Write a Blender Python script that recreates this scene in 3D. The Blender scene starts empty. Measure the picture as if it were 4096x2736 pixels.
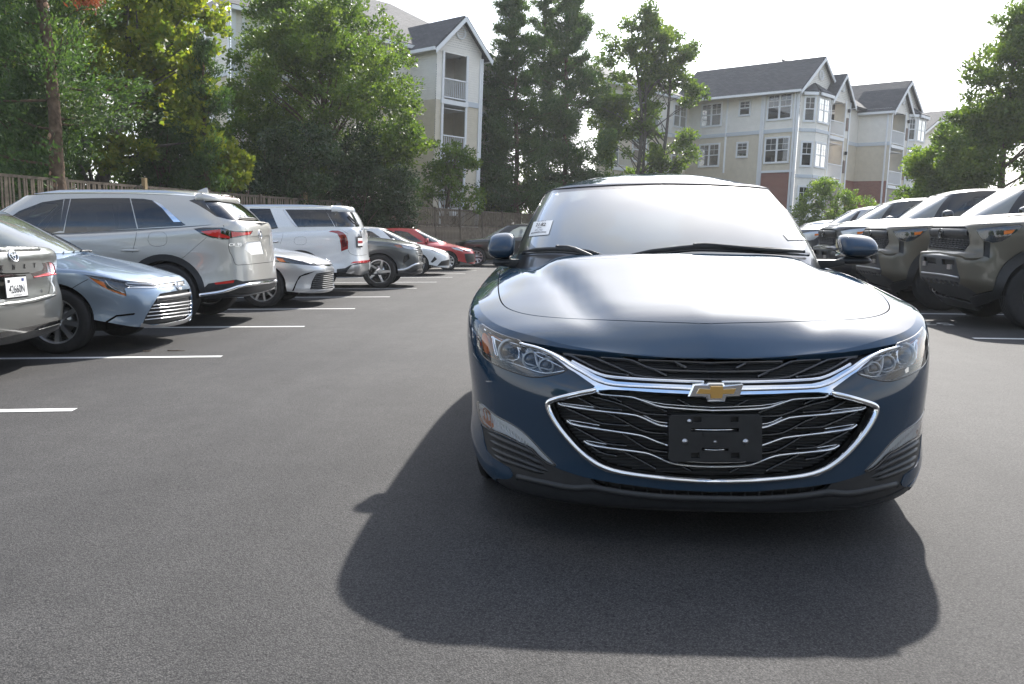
import bpy, bmesh, math, random
import numpy as np
from mathutils import Vector, Matrix
from mathutils.bvhtree import BVHTree
from mathutils.geometry import delaunay_2d_cdt

random.seed(7); RNG = np.random.default_rng(7)
SC = bpy.context.scene
COL = SC.collection
R = math.radians

# ------------------------------------------------------------------ camera
FPX, CXP, CYP, HCAM = 3577.7, 2048.0, 1368.0, 1.10          # focal length and centre in photo pixels (4096 wide)
YAW, PITCH = R(3.0018), R(6.6498)
cam = bpy.data.cameras.new('camera'); cam.sensor_width = 36.0; cam.lens = 36.0 * FPX / 4096.0
cam.clip_start = 0.05; cam.clip_end = 3000
camo = bpy.data.objects.new('camera', cam); COL.objects.link(camo)
camo.location = (0, 0, HCAM); camo.rotation_euler = (math.pi / 2 - PITCH, 0, YAW)
SC.camera = camo

# ------------------------------------------------------------------ world, sun, exposure
SUN_EL, SUN_AZ = R(36.6), R(18)                                # azimuth measured from +Y towards +X
world = bpy.data.worlds.new('World'); SC.world = world; world.use_nodes = True
wn, wl = world.node_tree.nodes, world.node_tree.links
wn.clear()
def wnode(t, **k):
    n = wn.new(t)
    for a, v in k.items(): setattr(n, a, v)
    return n
sky = wnode('ShaderNodeTexSky', sky_type='NISHITA', sun_disc=False, sun_elevation=SUN_EL, sun_rotation=SUN_AZ,
            air_density=1.0, dust_density=1.2, ozone_density=1.0, altitude=50)
wtc = wnode('ShaderNodeTexCoord')
wsep = wnode('ShaderNodeSeparateXYZ')
wl.new(wtc.outputs['Generated'], wsep.inputs[0])
# clouds are laid out on a flat layer overhead: direction.xy / (z + 0.12)
wz = wnode('ShaderNodeMath', operation='MAXIMUM'); wl.new(wsep.outputs[2], wz.inputs[0]); wz.inputs[1].default_value = 0.0
wz2 = wnode('ShaderNodeMath', operation='ADD'); wl.new(wz.outputs[0], wz2.inputs[0]); wz2.inputs[1].default_value = 0.14
wdx = wnode('ShaderNodeMath', operation='DIVIDE'); wl.new(wsep.outputs[0], wdx.inputs[0]); wl.new(wz2.outputs[0], wdx.inputs[1])
wdy = wnode('ShaderNodeMath', operation='DIVIDE'); wl.new(wsep.outputs[1], wdy.inputs[0]); wl.new(wz2.outputs[0], wdy.inputs[1])
wcmb = wnode('ShaderNodeCombineXYZ'); wl.new(wdx.outputs[0], wcmb.inputs[0]); wl.new(wdy.outputs[0], wcmb.inputs[1])
wno = wnode('ShaderNodeTexNoise'); wno.inputs['Scale'].default_value = 1.15; wno.inputs['Detail'].default_value = 6; wno.inputs['Roughness'].default_value = 0.56
wno.inputs['Distortion'].default_value = 0.5
wl.new(wcmb.outputs[0], wno.inputs['Vector'])
wrp = wnode('ShaderNodeValToRGB'); wrp.color_ramp.elements[0].position = 0.42; wrp.color_ramp.elements[1].position = 0.62
wl.new(wno.outputs['Fac'], wrp.inputs[0])
# thin haze makes the low sky white
wlow = wnode('ShaderNodeMapRange'); wlow.inputs[1].default_value = 0.0; wlow.inputs[2].default_value = 0.36
wlow.inputs[3].default_value = 0.95; wlow.inputs[4].default_value = 0.0
wl.new(wz.outputs[0], wlow.inputs[0])
wmx = wnode('ShaderNodeMath', operation='MAXIMUM'); wl.new(wrp.outputs[0], wmx.inputs[0]); wl.new(wlow.outputs[0], wmx.inputs[1])
wdot = wnode('ShaderNodeVectorMath', operation='DOT_PRODUCT'); wl.new(wtc.outputs['Generated'], wdot.inputs[0])
wdot.inputs[1].default_value = (math.sin(SUN_AZ) * math.cos(SUN_EL), math.cos(SUN_AZ) * math.cos(SUN_EL), math.sin(SUN_EL))
wdm = wnode('ShaderNodeMath', operation='MAXIMUM'); wl.new(wdot.outputs['Value'], wdm.inputs[0]); wdm.inputs[1].default_value = 0
wp0 = wnode('ShaderNodeMath', operation='POWER'); wl.new(wdm.outputs[0], wp0.inputs[0]); wp0.inputs[1].default_value = 38     # milky veil round the sun
wmx2 = wnode('ShaderNodeMath', operation='MAXIMUM'); wl.new(wmx.outputs[0], wmx2.inputs[0]); wl.new(wp0.outputs[0], wmx2.inputs[1])
wmix = wnode('ShaderNodeMixRGB'); wl.new(wmx2.outputs[0], wmix.inputs[0]); wl.new(sky.outputs[0], wmix.inputs[1])
# cloud brightness follows the sky's own brightness towards the sun
wbw = wnode('ShaderNodeRGBToBW'); wl.new(sky.outputs[0], wbw.inputs[0])
wcl = wnode('ShaderNodeMath', operation='MULTIPLY_ADD'); wl.new(wbw.outputs[0], wcl.inputs[0]); wcl.inputs[1].default_value = 0.5; wcl.inputs[2].default_value = 2.6
# thin cloud scatters sunlight forward: broad glow round the sun
wp1 = wnode('ShaderNodeMath', operation='POWER'); wl.new(wdm.outputs[0], wp1.inputs[0]); wp1.inputs[1].default_value = 42
wglow = wnode('ShaderNodeMath', operation='MULTIPLY_ADD'); wl.new(wp1.outputs[0], wglow.inputs[0]); wglow.inputs[1].default_value = 16.0; wl.new(wcl.outputs[0], wglow.inputs[2])
wcl = wglow
wcc = wnode('ShaderNodeCombineXYZ')
for i in range(3): wl.new(wcl.outputs[0], wcc.inputs[i])
wl.new(wcc.outputs[0], wmix.inputs[2])
wbg = wnode('ShaderNodeBackground'); wbg.inputs[1].default_value = 0.13
wl.new(wmix.outputs[0], wbg.inputs[0])
wout = wnode('ShaderNodeOutputWorld'); wl.new(wbg.outputs[0], wout.inputs[0])

sun = bpy.data.lights.new('sun', 'SUN'); sun.energy = 3.9; sun.angle = R(1.0); sun.color = (1.0, 0.955, 0.89)
suno = bpy.data.objects.new('sun', sun); COL.objects.link(suno)
sdir = Vector((math.sin(SUN_AZ) * math.cos(SUN_EL), math.cos(SUN_AZ) * math.cos(SUN_EL), math.sin(SUN_EL)))
suno.rotation_euler = sdir.to_track_quat('Z', 'Y').to_euler(); suno.location = sdir * 60

vs = SC.view_settings; SC.display_settings.display_device = 'sRGB'
vs.view_transform = 'Standard'; vs.look = 'None'; vs.exposure = 1.36; vs.gamma = 1.0; vs.use_curve_mapping = False
SC.render.engine = 'CYCLES'
cy = SC.cycles; cy.use_denoising = True; cy.max_bounces = 10; cy.transparent_max_bounces = 24; cy.caustics_reflective = False; cy.caustics_refractive = False
cy.sample_clamp_indirect = 6.0; cy.use_adaptive_sampling = True; cy.adaptive_threshold = 0.012
try: cy.denoising_input_passes = 'RGB_ALBEDO_NORMAL'
except Exception: pass
# ------------------------------------------------------------------ photo pixel -> world ray
_f = np.array([-math.sin(YAW) * math.cos(PITCH), math.cos(YAW) * math.cos(PITCH), -math.sin(PITCH)])
_r = np.array([math.cos(YAW), math.sin(YAW), 0.0]); _u = np.cross(_r, _f)
EYE = np.array([0, 0, HCAM])
def pray(p): return _f + _r * (p[0] - CXP) / FPX - _u * (p[1] - CYP) / FPX
def ground(p, z=0.0):
    d = pray(p); return EYE + d * ((z - HCAM) / d[2])
def at_y(p, y):
    d = pray(p); return EYE + d * (y / d[1])
ZO = {1: (1800, 650, 1.9567), 2: (2900, 650, 1.96), 3: (1800, 1250, 1.9567), 4: (2700, 1250, 1.9567), 5: (0, 700, 1.96),
      6: (600, 700, 2.614), 7: (1200, 750, 2.609), 8: (3200, 650, 2.0904)}
def Z(k, pts):
    ox, oy, s = ZO[k]; return [(ox + x / s, oy + y / s) for x, y in pts]

# ------------------------------------------------------------------ scene graph helpers
def tag(o, label=None, cat=None, group=None, kind=None):
    if label: o['label'] = label
    if cat: o['category'] = cat
    if group: o['group'] = group
    if kind: o['kind'] = kind
    return o
def empty(name, loc=(0, 0, 0), rot=(0, 0, 0)):
    o = bpy.data.objects.new(name, None); COL.objects.link(o); o.location = loc; o.rotation_euler = rot
    o.empty_display_size = 0.2
    return o
def thing(name, label, cat, loc=(0, 0, 0), rot=(0, 0, 0), group=None):
    return tag(empty(name, loc, rot), label, cat, group)
def rootpos(parent):
    p = np.zeros(3)
    while parent is not None:
        p += np.array(parent.location); parent = parent.parent
    return p
def link(name, me, mat, parent=None, loc=None, rot=None, scale=None):
    o = bpy.data.objects.new(name, me); COL.objects.link(o)
    if mat is not None and len(me.materials) == 0:
        for m in (mat if isinstance(mat, (list, tuple)) else [mat]): me.materials.append(m)
    o.parent = parent
    if loc is not None: o.location = loc
    if rot is not None: o.rotation_euler = rot
    if scale is not None: o.scale = scale
    return o
def mesh(name, V, Fs, smooth=False, normals=None, mats=None):
    me = bpy.data.meshes.new(name); me.from_pydata([tuple(map(float, v)) for v in V], [], Fs)
    if smooth:
        me.polygons.foreach_set('use_smooth', [True] * len(me.polygons))
    if mats is not None: me.polygons.foreach_set('material_index', mats)
    me.update()
    if normals is not None:
        me.normals_split_custom_set_from_vertices([tuple(map(float, n)) for n in normals])
    return me
def meshw(name, V, Fs, mat, parent, smooth=False, normals=None, mats=None):
    """mesh given in world coordinates, stored relative to its (unrotated) parent chain"""
    V = np.asarray(V, float) - rootpos(parent)
    return link(name, mesh(name, V, Fs, smooth, normals, mats), mat, parent)

class MB:
    """collects boxes, bars and tubes for one mesh"""
    def __init__(s): s.v, s.f, s.m = [], [], []
    def add(s, V, Fs, mi=0):
        b = len(s.v); s.v += [tuple(map(float, p)) for p in V]; s.f += [tuple(i + b for i in q) for q in Fs]; s.m += [mi] * len(Fs); return s
    def box(s, a, b, mi=0):
        (x0, y0, z0), (x1, y1, z1) = a, b
        V = [(x0, y0, z0), (x1, y0, z0), (x1, y1, z0), (x0, y1, z0), (x0, y0, z1), (x1, y0, z1), (x1, y1, z1), (x0, y1, z1)]
        return s.add(V, [(0, 3, 2, 1), (4, 5, 6, 7), (0, 1, 5, 4), (1, 2, 6, 5), (2, 3, 7, 6), (3, 0, 4, 7)], mi)
    def obox(s, o, ax, ay, az, mi=0):
        """box from corner o with edge vectors"""
        o, ax, ay, az = map(lambda q: np.array(q, float), (o, ax, ay, az))
        V = [o, o + ax, o + ax + ay, o + ay, o + az, o + ax + az, o + ax + ay + az, o + ay + az]
        return s.add(V, [(0, 3, 2, 1), (4, 5, 6, 7), (0, 1, 5, 4), (1, 2, 6, 5), (2, 3, 7, 6), (3, 0, 4, 7)], mi)
    def tube(s, P, Rr, n=8, mi=0, caps=True):
        P = [np.array(p, float) for p in P]
        if np.isscalar(Rr): Rr = [Rr] * len(P)
        rings = []; up = None
        for i, p in enumerate(P):
            t = P[min(i + 1, len(P) - 1)] - P[max(i - 1, 0)]; t = t / (np.linalg.norm(t) + 1e-12)
            if up is None:
                up = np.array([0, 0, 1.0]) if abs(t[2]) < 0.9 else np.array([1.0, 0, 0])
            a = np.cross(t, up); a /= np.linalg.norm(a) + 1e-12; b = np.cross(a, t); up = b
            rings.append([p + Rr[i] * (a * math.cos(2 * math.pi * k / n) + b * math.sin(2 * math.pi * k / n)) for k in range(n)])
        V = [q for r in rings for q in r]; Fs = []
        for i in range(len(P) - 1):
            for k in range(n):
                Fs.append((i * n + k, i * n + (k + 1) % n, (i + 1) * n + (k + 1) % n, (i + 1) * n + k))
        if caps: Fs += [tuple(reversed(range(n))), tuple(range((len(P) - 1) * n, len(P) * n))]
        return s.add(V, Fs, mi)
    def lathe(s, prof, axis=0, n=24, mi=0, c=(0, 0, 0)):
        """profile (r, h) spun round an axis"""
        V, Fs = [], []; m = len(prof)
        for k in range(n):
            a = 2 * math.pi * k / n
            for r, h in prof:
                q = [0, 0, 0]; q[axis] = h; q[(axis + 1) % 3] = r * math.cos(a); q[(axis + 2) % 3] = r * math.sin(a)
                V.append([q[i] + c[i] for i in range(3)])
        for k in range(n):
            k2 = (k + 1) % n
            for j in range(m - 1): Fs.append((k * m + j, k2 * m + j, k2 * m + j + 1, k * m + j + 1))
        return s.add(V, Fs, mi)
    def mesh(s, name, smooth=False): return mesh(name, s.v, s.f, smooth, mats=s.m)
    def build(s, name, mat, parent=None, smooth=False, **k): return link(name, s.mesh(name, smooth), mat, parent, **k)
    def buildw(s, name, mat, parent=None, smooth=False): return meshw(name, s.v, s.f, mat, parent, smooth, mats=s.m)

def autosmooth(o, deg=35):
    me = o.data; bm = bmesh.new(); bm.from_mesh(me)
    for e in bm.edges:
        e.smooth = not (len(e.link_faces) == 2 and e.calc_face_angle(0) > R(deg))
    for f in bm.faces: f.smooth = True
    bm.to_mesh(me); bm.free(); return o
def bevel(o, w=0.01, seg=2):
    me = o.data; bm = bmesh.new(); bm.from_mesh(me)
    bmesh.ops.remove_doubles(bm, verts=bm.verts, dist=1e-6)
    bmesh.ops.bevel(bm, geom=[e for e in bm.edges if e.is_manifold and e.calc_face_angle(0) > R(25)], offset=w, segments=seg, profile=0.6, affect='EDGES', clamp_overlap=True)
    bm.to_mesh(me); bm.free(); return autosmooth(o)

# ------------------------------------------------------------------ smooth parametric surfaces
def spl(C, n, knots=None):
    """Hermite interpolation along axis 0, n steps per segment"""
    C = np.asarray(C, float); m = len(C)
    if knots is None:
        d = np.sqrt(((C[1:] - C[:-1]) ** 2).sum(-1)); d = d.reshape(m - 1, -1).mean(1); d = np.maximum(d, 1e-4) ** 0.75
        knots = np.concatenate([[0], np.cumsum(d)])
    h = np.diff(knots); sh = (-1,) + (1,) * (C.ndim - 1)
    s = (C[1:] - C[:-1]) / h.reshape(sh)
    T = np.zeros_like(C); T[0] = s[0]; T[-1] = s[-1]
    for i in range(1, m - 1): T[i] = (s[i - 1] * h[i] + s[i] * h[i - 1]) / (h[i - 1] + h[i])
    out = []
    for i in range(m - 1):
        for k in range(n):
            t = k / n; a = 2 * t ** 3 - 3 * t ** 2 + 1; b = t ** 3 - 2 * t ** 2 + t; c = -2 * t ** 3 + 3 * t ** 2; d = t ** 3 - t ** 2
            out.append(a * C[i] + b * h[i] * T[i] + c * C[i + 1] + d * h[i] * T[i + 1])
    out.append(C[-1]); return np.array(out)
def inpoly(P, poly):
    poly = np.asarray(poly, float); x, y = P[:, 0], P[:, 1]; ins = np.zeros(len(P), bool); n = len(poly); j = n - 1
    for i in range(n):
        xi, yi = poly[i]; xj, yj = poly[j]
        c = ((yi > y) != (yj > y)) & (x < (xj - xi) * (y - yi) / ((yj - yi) if abs(yj - yi) > 1e-12 else 1e-12) + xi)
        ins ^= c; j = i
    return ins
def densify(P, step, closed=True):
    P = [np.array(p, float) for p in P]; out = []; n = len(P)
    for i in range(n if closed else n - 1):
        a, b = P[i], P[(i + 1) % n]; k = max(1, int(np.linalg.norm(b - a) / step))
        for q in range(k): out.append(a + (b - a) * q / k)
    if not closed: out.append(P[-1])
    return out
def rounded(P, n=3, closed=True):
    """Chaikin corner cutting"""
    P = [np.array(p, float) for p in P]
    for _ in range(n):
        Q = []; m = len(P)
        if not closed: Q.append(P[0])
        for i in range(m if closed else m - 1):
            a, b = P[i], P[(i + 1) % m]; Q += [a * .75 + b * .25, a * .25 + b * .75]
        if not closed: Q.append(P[-1])
        P = Q
    return P

def fillet(P, r, n=4):
    """round each corner of a closed outline with radius-like reach r"""
    P = [np.array(p, float) for p in P]; out = []; m = len(P)
    for i in range(m):
        a, b, c = P[i - 1], P[i], P[(i + 1) % m]; la, lc = np.linalg.norm(a - b), np.linalg.norm(c - b)
        p = b + (a - b) * min(r, .45 * la) / max(la, 1e-9); q = b + (c - b) * min(r, .45 * lc) / max(lc, 1e-9)
        for k in range(n + 1):
            t = k / n; out.append(p * (1 - t) ** 2 + b * 2 * t * (1 - t) + q * t * t)
    return out

class Surf:
    def __init__(s, G, flip=False):
        s.P = np.asarray(G, float); s.U, s.V = s.P.shape[:2]
        s.nrm(flip)
        idx = np.arange(s.U * s.V).reshape(s.U, s.V)
        a, b, c, d = idx[:-1, :-1].ravel(), idx[1:, :-1].ravel(), idx[1:, 1:].ravel(), idx[:-1, 1:].ravel()
        tris = np.empty((2 * len(a), 3), int); tris[0::2] = np.stack([a, b, c], 1); tris[1::2] = np.stack([a, c, d], 1)
        s.bvh = BVHTree.FromPolygons([tuple(p) for p in s.P.reshape(-1, 3)], [tuple(map(int, t)) for t in tris])
        du = np.linalg.norm(s.P[1:] - s.P[:-1], axis=2).mean(); dv = np.linalg.norm(s.P[:, 1:] - s.P[:, :-1], axis=2).mean()
        s.su, s.sv = max(du, 1e-4), max(dv, 1e-4)
    def nrm(s, flip):
        gu = np.gradient(s.P, axis=0); gv = np.gradient(s.P, axis=1)
        N = np.cross(gu, gv); L = np.linalg.norm(N, axis=2, keepdims=True)
        N = N / np.maximum(L, 1e-12)
        s.N = -N if flip else N
    def _bil(s, A, uv):
        uv = np.asarray(uv, float); u = np.clip(uv[:, 0], 0, s.U - 1.0001); v = np.clip(uv[:, 1], 0, s.V - 1.0001)
        i, j = u.astype(int), v.astype(int); a, b = (u - i)[:, None], (v - j)[:, None]
        return A[i, j] * (1 - a) * (1 - b) + A[i + 1, j] * a * (1 - b) + A[i, j + 1] * (1 - a) * b + A[i + 1, j + 1] * a * b
    def pos(s, uv, off=0.0):
        return s._bil(s.P, uv) + s.nor(uv) * off
    def nor(s, uv):
        n = s._bil(s.N, uv); return n / np.maximum(np.linalg.norm(n, axis=1, keepdims=True), 1e-9)
    def _uv(s, loc, fi):
        q, t = fi // 2, fi % 2; i, j = q // (s.V - 1), q % (s.V - 1)
        A, B, C, D = s.P[i, j], s.P[i + 1, j], s.P[i + 1, j + 1], s.P[i, j + 1]
        L = np.array(loc)
        def bary(p, a, b, c):
            v0, v1, v2 = b - a, c - a, p - a; d00, d01, d11 = v0 @ v0, v0 @ v1, v1 @ v1; d20, d21 = v2 @ v0, v2 @ v1
            den = d00 * d11 - d01 * d01
            if abs(den) < 1e-18: return 0, 0
            return (d11 * d20 - d01 * d21) / den, (d00 * d21 - d01 * d20) / den
        if t == 0:
            b, c = bary(L, A, B, C); return (i + b + c, j + c)
        c, d = bary(L, A, C, D); return (i + c, j + c + d)
    def hit(s, o, d, far=90.0):
        d = np.array(d, float); d /= np.linalg.norm(d)
        loc, n, fi, dist = s.bvh.ray_cast(Vector(o), Vector(d), far)
        if loc is None:                                    # just outside: take the closest point of the surface to the ray
            best = None
            c = s.P.reshape(-1, 3); t = (c - np.array(o)) @ d; m = np.linalg.norm(c - (np.array(o) + t[:, None] * d), axis=1)
            k = int(np.argmin(m)); return (k // s.V, k % s.V)
        return s._uv(loc, fi)
    def px(s, pts): return [s.hit(EYE, pray(p)) for p in pts]
    def near(s, p):
        loc, n, fi, dist = s.bvh.find_nearest(Vector([float(q) for q in p])); return s._uv(loc, fi)
    def mir(s, uv): return [(s.U - 1 - u, v) for u, v in uv]

def tess(surf, regions, step=(4, 3), umin=None, umax=None):
    """cut the surface's parameter sheet along the outlines; regions: list of (key, polygon in uv). Later ones win.
       returns {key: (uv array, tris)}; key 'base' is what is left over"""
    sc = np.array([surf.su, surf.sv])
    u0 = 0 if umin is None else umin; u1 = surf.U - 1 if umax is None else umax
    us = np.unique(np.concatenate([np.arange(u0, u1, step[0]), [u1]])); vv = np.unique(np.concatenate([np.arange(0, surf.V - 1, step[1]), [surf.V - 1]]))
    pts = [(u, v) for u in us for v in vv]
    pts = [Vector((p[0] * sc[0], p[1] * sc[1])) for p in pts]; edges = []
    def idx(i, j): return i * len(vv) + j
    for i in range(len(us) - 1): edges += [(idx(i, 0), idx(i + 1, 0)), (idx(i, len(vv) - 1), idx(i + 1, len(vv) - 1))]
    for j in range(len(vv) - 1): edges += [(idx(0, j), idx(0, j + 1)), (idx(len(us) - 1, j), idx(len(us) - 1, j + 1))]
    polys = []
    for key, poly in regions:
        P = np.array(poly, float); P[:, 0] = np.clip(P[:, 0], u0, u1); P[:, 1] = np.clip(P[:, 1], 0, surf.V - 1); P = P * sc
        D = densify(P, max(sc[0] * step[0], sc[1] * step[1]) * 0.8)
        b = len(pts); pts += [Vector((q[0], q[1])) for q in D]; edges += [(b + i, b + (i + 1) % len(D)) for i in range(len(D))]
        polys.append((key, P))
    v2, _, f2, _, _, _ = delaunay_2d_cdt(pts, edges, [], 0, 1e-6)
    v2 = np.array([(p[0], p[1]) for p in v2]); f2 = np.array([f for f in f2 if len(f) == 3], int)
    cen = v2[f2].mean(1)
    area = np.abs(np.cross(v2[f2[:, 1]] - v2[f2[:, 0]], v2[f2[:, 2]] - v2[f2[:, 0]]))
    ok = area > 1e-10
    lab = np.zeros(len(f2), int)
    for k, (key, P) in enumerate(polys): lab[inpoly(cen, P)] = k + 1
    out = {}; keys = ['base'] + [p[0] for p in polys]
    for key in dict.fromkeys(keys):
        sel = np.isin(lab, [i for i, q in enumerate(keys) if q == key]) & ok
        F = f2[sel]
        if len(F) == 0: continue
        uq, inv = np.unique(F.ravel(), return_inverse=True)
        out[key] = (v2[uq] / sc, inv.reshape(-1, 3))
    return out
def compact(uv, F):
    uq, inv = np.unique(F.ravel(), return_inverse=True); return (uv[uq], inv.reshape(-1, 3))
def sheet(surf, part, name, mat, parent, off=0.0, skirt=0.02, bump=None):
    """turn a cut piece into a mesh with exact surface normals and an inward skirt along its outline"""
    uv, F = part
    P = surf.pos(uv, off); N = surf.nor(uv)
    if bump is not None: P, N = bump(P, N)
    # orient
    fn = np.cross(P[F[:, 1]] - P[F[:, 0]], P[F[:, 2]] - P[F[:, 0]]); s = (fn * N[F[:, 0]]).sum(1) < 0
    F = F.copy(); F[s] = F[s][:, ::-1]
    V, NN, faces = list(P), list(N), [tuple(map(int, f)) for f in F]
    if skirt:
        from collections import Counter
        ec = Counter()
        for f in faces:
            for a, b in ((f[0], f[1]), (f[1], f[2]), (f[2], f[0])): ec[(min(a, b), max(a, b))] += 1
        acc = {}
        be = []
        for f in faces:
            for a, b in ((f[0], f[1]), (f[1], f[2]), (f[2], f[0])):
                if ec[(min(a, b), max(a, b))] == 1:
                    side = np.cross(P[b] - P[a], N[a]); l = np.linalg.norm(side)
                    if l < 1e-9: continue
                    side /= l; be.append((a, b))
                    for q in (a, b): acc[q] = acc.get(q, 0) + side
        new = {}
        for q, sd in acc.items():
            l = np.linalg.norm(sd); sd = sd / l if l > 1e-9 else N[q]
            t = sd * .8 + N[q] * .2
            new[q] = len(V); V.append(P[q]); NN.append(t); V.append(P[q] - N[q] * skirt); NN.append(sd)
        for a, b in be:
            faces.append((new[b], new[a], new[a] + 1, new[b] + 1))
    return meshw(name, V, faces, mat, parent, True, NN)
def bar(surf, uv, name, mat, parent, w=0.01, h=0.006, off=0.0, closed=False, n=5, taper=False, obj=True, mb=None, bow=1.0):
    """half-round bar laid along a path on the surface"""
    uv = np.asarray(uv, float); P = surf.pos(uv, off); N = surf.nor(uv); m = len(P)
    V, Fs = [], []
    for i in range(m):
        if closed: t = P[(i + 1) % m] - P[i - 1]
        else: t = P[min(i + 1, m - 1)] - P[max(i - 1, 0)]
        t /= np.linalg.norm(t) + 1e-12; b = np.cross(N[i], t); b /= np.linalg.norm(b) + 1e-12
        k = 1.0
        if taper: k = max(0.15, min(1.0, 6.0 * i / m, 6.0 * (m - 1 - i) / m))
        for q in range(n):
            a = math.pi * q / (n - 1)
            V.append(P[i] + b * math.cos(a) * w / 2 * k + N[i] * (math.sin(a) ** bow) * h * k)
    for i in range(m if closed else m - 1):
        i2 = (i + 1) % m
        for q in range(n - 1): Fs.append((i * n + q, i * n + q + 1, i2 * n + q + 1, i2 * n + q))
    if not closed: Fs += [tuple(range(n)), tuple(reversed(range((m - 1) * n, m * n)))]
    if mb is not None: mb.add(V, Fs); return None
    return meshw(name, V, Fs, mat, parent, True)
def pathpx(surf, pts, step=8.0, smooth=1):
    q = rounded(pts, smooth, False) if smooth else pts
    return surf.px(densify(q, step, False))
def buffer_line(pts, w, closed=False):
    """polyline in px -> thin closed polygon"""
    P = [np.array(p, float) for p in pts]; L, Rr = [], []
    for i in range(len(P)):
        t = P[min(i + 1, len(P) - 1)] - P[max(i - 1, 0)]; t /= np.linalg.norm(t) + 1e-9; n = np.array([-t[1], t[0]])
        L.append(P[i] + n * w / 2); Rr.append(P[i] - n * w / 2)
    return L + Rr[::-1]
def text_obj(name, s, mat, parent, origin, ex, ey, size, depth=0.0, align='CENTER', squash=1.0, bold=0.0, surf=None):
    """flat lettering: origin at the middle of the baseline (world), ex / ey the reading and up directions"""
    cu = bpy.data.curves.new(name, 'FONT'); cu.body = s; cu.size = size; cu.align_x = align; cu.extrude = depth; cu.offset = bold
    cu.resolution_u = 3
    t = bpy.data.objects.new(name + '_tmp', cu); COL.objects.link(t)
    dg = bpy.context.evaluated_depsgraph_get(); me = bpy.data.meshes.new_from_object(t.evaluated_get(dg))
    bpy.data.objects.remove(t); bpy.data.curves.remove(cu)
    ex, ey = np.array(ex, float), np.array(ey, float); ex /= np.linalg.norm(ex); ey /= np.linalg.norm(ey); ez = np.cross(ex, ey)
    O = np.array(origin, float) - rootpos(parent)
    for v in me.vertices:
        c = v.co; v.co = Vector(O + ex * c[0] * squash + ey * c[1] + ez * c[2])
    if surf is not None:                                   # lay the letters on a curved surface
        rp = rootpos(parent)
        for v in me.vertices:
            uv = surf.near(np.array(v.co) + rp); v.co = Vector(surf.pos([uv], .0022)[0] - rp)
    me.name = name; me.materials.clear()
    return link(name, me, mat, parent)

# ------------------------------------------------------------------ materials
MATS = {}
def mat_new(name):
    m = bpy.data.materials.new(name); m.use_nodes = True; nt = m.node_tree; nt.nodes.clear(); MATS[name] = m
    return m, nt
def nd(nt, t, **k):
    n = nt.nodes.new(t)
    for a, v in k.items(): setattr(n, a, v)
    return n
def setin(n, **k):
    for a, v in k.items():
        n.inputs[a.replace('_', ' ')].default_value = v
    return n
def principled(name, col, rough=0.5, metal=0.0, coat=0.0, spec=0.5, noise=None, bump=None, coat_rough=0.03, trans=0.0, emit=None):
    m, nt = mat_new(name)
    b = nd(nt, 'ShaderNodeBsdfPrincipled'); o = nd(nt, 'ShaderNodeOutputMaterial'); nt.links.new(b.outputs[0], o.inputs[0])
    b.inputs['Base Color'].default_value = (*col, 1); b.inputs['Roughness'].default_value = rough; b.inputs['Metallic'].default_value = metal
    b.inputs['Coat Weight'].default_value = coat; b.inputs['Coat Roughness'].default_value = coat_rough; b.inputs['Specular IOR Level'].default_value = spec
    b.inputs['Transmission Weight'].default_value = trans
    tc = nd(nt, 'ShaderNodeTexCoord')
    if noise:                                             # (scale, amount)
        n = nd(nt, 'ShaderNodeTexNoise'); n.inputs['Scale'].default_value = noise[0]; n.inputs['Detail'].default_value = 5
        nt.links.new(tc.outputs['Object'], n.inputs['Vector'])
        r = nd(nt, 'ShaderNodeValToRGB'); a = noise[1]
        r.color_ramp.elements[0].position = 0.3; r.color_ramp.elements[1].position = 0.7
        r.color_ramp.elements[0].color = (*[c * (1 - a) for c in col], 1); r.color_ramp.elements[1].color = (*[min(1, c * (1 + a)) for c in col], 1)
        nt.links.new(n.outputs['Fac'], r.inputs[0]); nt.links.new(r.outputs[0], b.inputs['Base Color'])
    if bump:                                              # (scale, strength, distance)
        n = nd(nt, 'ShaderNodeTexNoise'); n.inputs['Scale'].default_value = bump[0]; n.inputs['Detail'].default_value = 4
        nt.links.new(tc.outputs['Object'], n.inputs['Vector'])
        bp = nd(nt, 'ShaderNodeBump'); bp.inputs['Strength'].default_value = bump[1]; bp.inputs['Distance'].default_value = bump[2]
        nt.links.new(n.outputs['Fac'], bp.inputs['Height']); nt.links.new(bp.outputs[0], b.inputs['Normal'])
    if emit: b.inputs['Emission Color'].default_value = (*emit, 1); b.inputs['Emission Strength'].default_value = 1
    return m
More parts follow.
